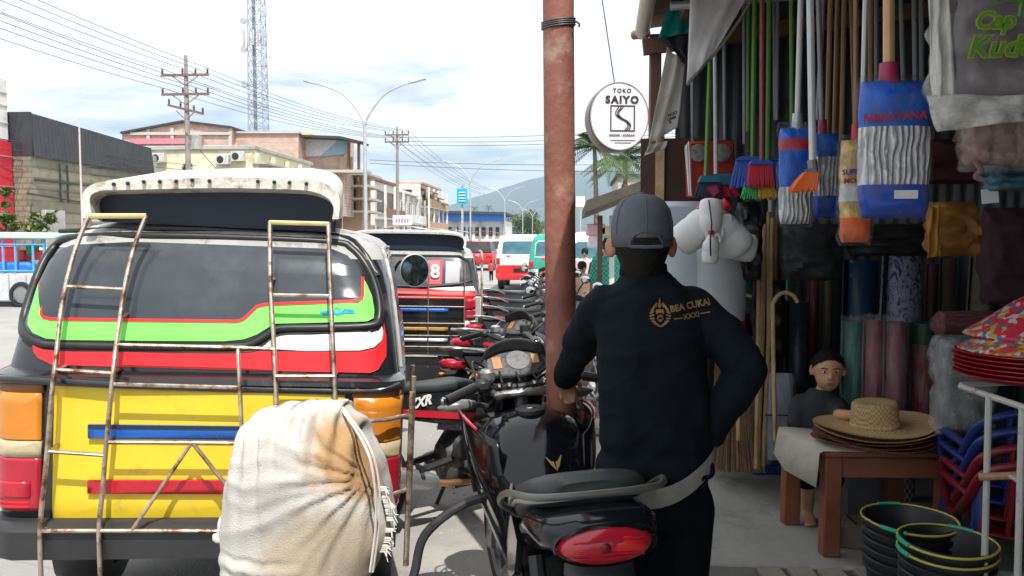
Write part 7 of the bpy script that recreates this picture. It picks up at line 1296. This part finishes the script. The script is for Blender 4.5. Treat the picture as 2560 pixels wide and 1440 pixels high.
b = MB(); P_ = [tp(-.06, -.055, zt_), tp(.26, -.055, zt_), tp(.26, .40, zt_), tp(-.06, .40, zt_)]
ht = U(1968, 1150, 3.55); hb_ = U(2034, 1200, 3.42)
b.add([P_[1], P_[2], P_[3], P_[0], tp(-.075, .38, zt_-.012), tp(-.075, -.05, zt_-.012), tp(-.135, .28, zt_-.10), tp(-.09, -.06, zt_-.16), tp(-.15, .12, zt_-.135)], [(0, 1, 2, 3), (3, 2, 4, 5), (5, 4, 6, 8), (5, 8, 7)])
tag(b.build('paper_sheet', m_pap, None, 60, thick=.002), 'off white paper sheet draped over the left corner of the table', 'paper')
m_straw = patmat('woven_straw', 'checker', [(.36, .24, .11), (.60, .43, .21)], (110, 110, 90), .8, bump=.4); m_straw2 = patmat('red_edged_straw', 'checker', [(.20, .07, .055), (.34, .17, .11)], (90, 90, 60), .8, bump=.3)
hc_ = U(2186, 1100, 3.66); hc_.z = FL.z+zt_
def hat(lab, z, R_, m, crown=True, dx=0, tilt=0, seed=0):
    prof = [(.098, .0), (.15, -.006), (R_*.8, .0), (R_, .018), (R_+.002, .022), (R_*.8, .006), (.15, .0), (.1, .006)] ; c_ = Vector((hc_.x+dx, hc_.y, hc_.z+z)); r_ = root('straw_hat', lab, 'hat', c_, group='straw hats stacked on the table', rot=(R(2), tilt, 0))
    rings = [[Vector((r0*math.cos(k*.1309), r0*.86*math.sin(k*.1309), z0+.012*(r0/R_)**2*math.sin(k*.2618+seed))) for k in range(48)] for r0, z0 in prof]; MB().loft(rings+[rings[0]], True, False, False).build('brim', m, r_, 60, local=True)
    if crown: MB().lathe([(.103, .0), (.104, .02), (.10, .07), (.096, .108), (.088, .117), (.06, .113), (.02, .107), (.001, .107)], 36, (0, 0, 0), sy=.9, cap=False).build('crown', m, r_, 60, local=True); MB().lathe([(.1055, .012), (.1055, .022), (.104, .024), (.104, .01)], 36, (0, 0, 0), sy=.9, cap=False).build('band', m_lidi2, r_, 60, local=True)
for k in range(4): hat(['bottom red edged straw hat under the stack', 'second red edged straw hat from the bottom', 'third red edged straw hat from the bottom', 'red edged straw hat just under the crowned hats'][k], .012+.011*k, .272-.003*k, m_straw2, False, .004*k, seed=k)
hat('straw hat directly under the top hat', .066, .27, m_straw, False, .008, R(-2), 2); hat('woven straw hat with tall flat crown on top of the stack', .08, .258, m_straw, True, 0, R(-3), 1)
tag(MB().box(tp(TW+.17, .18, zt_-.06), (.26, .30, .03), rot=(R(-8), R(10), R(12)), b=.006).build('cardboard_sheet', mat('cardboard', (.22, .15, .095), .8, var=.15)), 'brown cardboard sheet sticking out right of the hats', 'cardboard')
m_card = MATS['cardboard']; bx_ = GZ(2140, 1372, FZ); cbx = root('cardboard_box', 'flat brown cardboard box on the floor under the table', 'box', bx_); MB().box(bx_+Vector((0, .07, .055)), (.155, .14, .11), b=.004).build('box', mat('pale_cardboard', (.25, .20, .16), .8, var=.15), cbx); MB().box(bx_+Vector((-.0, .07, .1115)), (.012, .138, .003)).build('flap_seam', m_dkwood, cbx, smooth=False)
tag(MB().box(GZ(2160, 1300, FZ)+Vector((0, .12, .13)), (.2, .2, .26), rot=(0, 0, R(12)), b=.006).build('grey_carton', mat('grey_card', (.16, .165, .17), .7, var=.2)), 'grey carton standing under the table', 'carton')
tag(MB().lathe([(.045, 0), (.045, .26), (.04, .27), (0, .27)], 16, GZ(2262, 1250, FZ)).build('woven_basket', patmat('basket_weave', 'checker', [(.08, .06, .05), (.3, .25, .2)], (70, 70, 40), .8)), 'narrow woven basket under the right side of the table', 'basket')
# ------------------------------------------------------------------ buckets
m_bk = mat('black_bucket', (.016, .018, .021), .42, var=.25, vs=6); m_ylw = mat('yellow_handle_wire', (.48, .44, .08), .4); m_grn = mat('green_grip', (.03, .40, .24), .4)
def bucket(lab, px_, py_, Y, rr, z0, lip=True, handle=True, yaw=0):
    c_ = U(px_, py_, Y); r_ = root('bucket', lab, 'bucket', (c_.x, Y, z0), group='black buckets nested in stacks', rz=yaw); h = .24
    MB().lathe([(rr*.70, 0), (rr*.72, .004), (rr*.98, h-.02), (rr*1.03, h-.018), (rr*1.04, h), (rr*1.0, h+.004), (rr*.97, h-.004), (rr*.72, .012), (.01, .012)], 36, cap=False).build('shell', m_bk, r_, 45, local=True)
    MB().lathe([(rr*.955, h-.05), (rr*1.005, h-.046), (rr*1.005, h-.040), (rr*.96, h-.036)], 36, cap=False).build('rib', m_bk, r_, 45, local=True)
    if handle:
        hp_ = [(rr*1.05*math.cos(R(a)), rr*1.05*math.sin(R(a)), h+.006+.010*math.sin(R(a*1.0))) for a in range(180, 361, 12)]; MB().tube(hp_, .0042, 6).build('wire_handle', m_ylw, r_, local=True); hp_ = [(rr*1.06*math.cos(R(a)), rr*1.06*math.sin(R(a)), h+.004) for a in range(0, 181, 12)]; MB().tube(hp_, .0035, 6).build('rim_wire', m_ylw, r_, local=True)
        MB().tube([(rr*1.055*math.cos(R(a)), rr*1.055*math.sin(R(a)), h+.007+.010*math.sin(R(a))) for a in range(205, 236, 6)], .008, 8).build('grip', m_grn, r_, local=True); MB().tube([(rr*1.06*math.cos(R(a)), rr*1.06*math.sin(R(a)), h+.004) for a in range(70, 101, 6)], .007, 8).build('grip', m_grn, r_, local=True)
for k in range(5): bucket('top bucket of the rear stack, yellow wire handle lying on its rim' if k == 4 else ['bottom', 'second', 'third', 'fourth'][k]+' black bucket from the ground in the rear stack', 2274, 1285, 3.02, .157, .135+.035*k, True, k == 4, R(10))
for k in range(6): bucket('top bucket of the front stack, green grip at its left rim' if k == 5 else ['bottom', 'second', 'third', 'fourth', 'fifth'][k]+' black bucket from the ground in the front stack', 2368, 1345, 2.78, .146, .115+.034*k, True, k >= 4, R(-35))
# ------------------------------------------------------------------ stacked plastic chairs
m_cb = mat('blue_chair', (.012, .03, .16), .35, var=.12); m_cr = mat('red_chair', (.17, .012, .02), .35, var=.12)
def chair(lab, loc, rz, m):
    r_ = root('plastic_chair', lab, 'chair', loc, rz, group='stacked plastic chairs'); B = lambda b, nm, th=0: b.build(nm, m, r_, 60, local=True, thick=th)
    B(MB().sheet(lambda u, v: Vector(((u-.5)*.42*(1-.1*v), (v-.5)*.42, .42+.02*(2*u-1)**2+.015*(1-v))), 10, 8), 'seat', .012)
    bp = [(-.24, -.05, .44), (-.25, .14, .60), (-.22, .22, .76), (-.12, .26, .83), (0, .27, .85), (.12, .26, .83), (.22, .22, .76), (.25, .14, .60), (.24, -.05, .44)]; B(MB().tube(spline(bp, 5), .022, 8), 'back_frame')
    for k in range(5): x = -.12+.06*k; B(MB().tube(spline([(x, .2, .44), (x, .235, .62), (x*1.05, .262, .82)], 4), .012, 6), 'back_slat')
    for s in (-1, 1): 
        B(MB().tube(spline([(s*.25, .17, .63), (s*.27, .0, .645), (s*.26, -.17, .62), (s*.235, -.2, .45)], 5), .019, 8), 'armrest')
        for y0, y1 in ((-.19, -.24), (.19, .25)): B(MB().tube([(s*.2, y0, .43), (s*.235, y1, 0)], [.03, .022], 8), 'leg')
    r_.scale = (.95, .85, .72); return r_
cp_ = U(2545, 1350, 3.25); CL = ['bottom red plastic chair of the stack', 'red plastic chair second from the bottom', 'blue plastic chair in the middle of the stack', 'blue plastic chair on top of the stack']
for k in range(4): chair(CL[k], (cp_.x, 3.22+.012*k, FZ-.02+.06*k), R(172), m_cr if k < 2 else m_cb)
# ------------------------------------------------------------------ white rack with red trays and food covers
m_rk = mat('white_rack', (.46, .47, .44), .4, var=.1, dirt=(.25, .15, .1), da=.25, ds=14)
rk = root('metal_rack', 'white tubular metal rack at the right edge carrying red trays', 'rack', U(2480, 1360, 2.75)); A0, A1 = U(2402, 966, 2.85), U(2570, 1022, 2.45); zr = (A0.z+A1.z)/2
MB().tube([A0, A1], .0105, 8).build('rail', m_rk, rk); MB().tube([U(2402, 962, 2.86), U(2660, 950, 2.9)], .0105, 8).build('rail', m_rk, rk)
for a, Y, y0 in ((2472, 2.66, 985), (2556, 2.48, 1015), (2640, 2.7, 985)): p = U(a, y0, Y); MB().tube([p, (p.x+.01, Y, .02)], .0105, 8).build('leg', m_rk, rk)
MB().tube([U(2448, 1192, 2.66), U(2510, 1190, 2.62), U(2600, 1186, 2.5)], .012, 8).build('brace', m_lidi, rk); MB().tube([U(2524, 1188, 2.6), U(2570, 1216, 2.5)], .009, 8).build('brace', m_rk, rk)
m_tray = mat('red_tray', (.42, .012, .025), .3, var=.1, coat=.2); tc_ = U(2572, 955, 2.78)
for k in range(6):
    o = MB().lathe([(.01, 0), (.19, .0), (.215, .012), (.226, .016), (.226, .019), (.214, .016), (.188, .004), (.01, .004)], 44, tc_+Vector((.004*(k % 2), 0, .012+.0145*k)), cap=False).build('plastic_tray', m_tray); tag(o, ['lowest', 'second', 'third', 'fourth', 'fifth', 'uppermost'][k]+' red tray from the bottom of the stack on the white rack', 'tray', 'red trays on the rack')
m_pat = patmat('flower_print', 'cells', [(.42, .02, .04), (.55, .30, .03), (.05, .10, .28), (.48, .05, .05), (.40, .45, .42), (.45, .10, .02), (.06, .25, .10)], (70, 70, 70), .5, bump=0); m_pat2 = patmat('flower_print_red', 'cells', [(.45, .02, .04), (.50, .03, .05), (.05, .12, .3), (.50, .4, .4), (.48, .02, .04), (.35, .3, .05)], (55, 55, 55), .5, bump=0)
o = MB().lathe([(.212, 0), (.20, .01), (.13, .055), (.06, .10), (.02, .128), (.002, .132)], 40, tc_+Vector((-.0, .0, .105)), cap=False).build('food_cover', m_pat, None, 60, thick=.004); tag(o, 'conical flower printed food cover in yellow and red on the trays', 'food cover', 'food covers')
o = MB().lathe([(.20, 0), (.19, .01), (.12, .06), (.05, .115), (.004, .14)], 40, tc_+Vector((.025, .05, .15)), cap=False).build('food_cover', m_pat2, None, 60, thick=.004); tag(o, 'upper red flower printed food cover at the right edge', 'food cover', 'food covers')
# ------------------------------------------------------------------ boards over the drain, bits on the ground
PLK = ['first', 'second', 'third', 'fourth', 'fifth', 'sixth', 'seventh']
for k in range(7):
    a = U(1930+k*46, 1405, 3.3); x = .86+k*.135; y1 = 3.44; dr = .02*(k % 3); tag(MB().box((x, 3.05, .142+.004*(k % 2)), (.10, .76, .025), rot=(0, R(-1.0+k % 2), R(4+1.2*(k % 3))), b=.004).build('plank', m_plank), PLK[k]+' weathered plank from the left before the shop floor', 'plank', 'boardwalk planks')
for k, y in enumerate((2.8, 3.3)): tag(MB().box((1.25, y, .085), (.95, .06, .085), b=.004).build('bearer', m_plank), ['near', 'far'][k]+' wooden bearer under the boardwalk planks', 'timber', 'boardwalk bearers')
tag(MB().box(GZ(1795, 1432, .05)+Vector((0, .0, .03)), (.06, .04, .03), rot=(0, 0, R(20)), b=.008).build('litter', m_yel), 'yellow and white scrap of litter by the shop step', 'litter')
# kerb stones and rubble beyond the pillar
m_stone = mat('pale_stone', (.48, .45, .40), .9, var=.2, vs=6, bump=.5, bs=25)
for k, (a, y, w2, d2, h2) in enumerate(((1490, 950, .5, .3, .12), (1475, 1000, .45, .28, .10), (1482, 1050, .42, .26, .14), (1470, 1090, .38, .25, .1), (1520, 915, .6, .4, .16))): p = GZ(a, y, .02); tag(MB().box((p.x, p.y+.1, .02+h2/2), (w2, d2, h2), rot=(0, 0, R(8-5*k)), b=.025).build('kerb_stone', m_stone), ['second', 'third', 'fourth', 'nearest', 'farthest'][k]+' pale broken kerb stone between pillar and man', 'stone', 'kerb stones by the pillar')
# ------------------------------------------------------------------ stall on the right, beyond the pillar
ss = root('market_stall', 'stall with dark sloping sheet roof on the right beyond the man', 'stall', (U(1560, 600, 10).x, 10, 0)); r0, r1 = U(1466, 530, 9.0), U(1640, 462, 9.0)
b = MB(); b.loft([[r0, r1, r1+Vector((0, 0, .10)), r0+Vector((0, 0, .13))], [r0+Vector((0, 5, .05)), r1+Vector((0, 5, .05)), r1+Vector((0, 5, .15)), r0+Vector((0, 5, .18))]]); b.build('roof', mat('dark_rusty_sheet', (.075, .065, .05), .8, var=.3, vs=4), ss, smooth=False)
for a in (1500, 1530, 1600): p = U(a, 560, 9.6); MB().box((p.x, 9.6, p.z/2+.1), (.06, .06, p.z-.0), b=.006).build('post', m_wood if a != 1530 else m_white, ss)
for k, (a, y, m) in enumerate(((1490, 575, m_st[0]), (1515, 580, m_st[2]), (1495, 605, m_tarp_w), (1530, 600, m_st[1]))): p = U(a, y, 13.5); MB().box((p.x, 13.5, p.z), (.35, .3, .2), b=.03).build('goods', m, ss)
rb = root('far_building', 'pale grey building with antenna frame behind the palms', 'building', (U(1590, 600, 48).x, 48, 0)); px_prism([(1545, 640), (1545, 440), (1640, 440), (1640, 640)], 48, 56, 'wall', m_grey, rb); px_prism([(1540, 434), (1645, 434), (1645, 441), (1540, 441)], 47.8, 56, 'roof', m_dkroof, rb)
for a in (1555, 1580): px_prism([(a, 460), (a+14, 460), (a+14, 490), (a, 490)], 47.9, 47.98, 'window', m_glass_d, rb)
lw_ = root('signboard', 'blank white signboard right of the pillar', 'sign', (U(1448, 600, 45).x, 45, 0)); px_prism([(1440, 491), (1462, 491), (1462, 517), (1440, 517)], 45, 45.1, 'board', m_white, lw_); px_prism([(1450, 517), (1453, 517), (1453, 640), (1450, 640)], 45.02, 45.08, 'post', m_grey, lw_)
dp.location.y += DY
# grit and pebbles on the ground
b = MB(); rnd = random.Random(31)
for k in range(900):
    x = rnd.uniform(-2.4, .42); y = rnd.uniform(2.2, 9) if rnd.random() < .7 else rnd.uniform(9, 22); r0 = rnd.uniform(.003, .013)*(1 if rnd.random() < .93 else 2.2); b.ell((x, y, .025 if x > -.9 else .0), (r0, r0*rnd.uniform(.6, 1.2), r0*.6), 5, 3)
gv = b.build('gravel', m_stone, ang=20); gv['kind'] = 'stuff'; tag(gv, 'scattered grit and pebbles on the concrete by the vehicles', 'gravel')
# ------------------------------------------------------------------ the hazy air
hz_ = MB().box((0, 3300, 330), (15000, 12600, 664)).build('haze', None, smooth=False); hz_['kind'] = 'stuff'
hm = bpy.data.materials.new('haze_air'); hm.use_nodes = True; t = hm.node_tree; t.nodes.clear(); o_ = t.nodes.new('ShaderNodeOutputMaterial'); pv = t.nodes.new('ShaderNodeVolumePrincipled'); pv.inputs['Color'].default_value = (.55, .74, .95, 1); pv.inputs['Density'].default_value = .00016; pv.inputs['Anisotropy'].default_value = .0; t.links.new(pv.outputs[0], o_.inputs['Volume']); hz_.data.materials.append(hm)
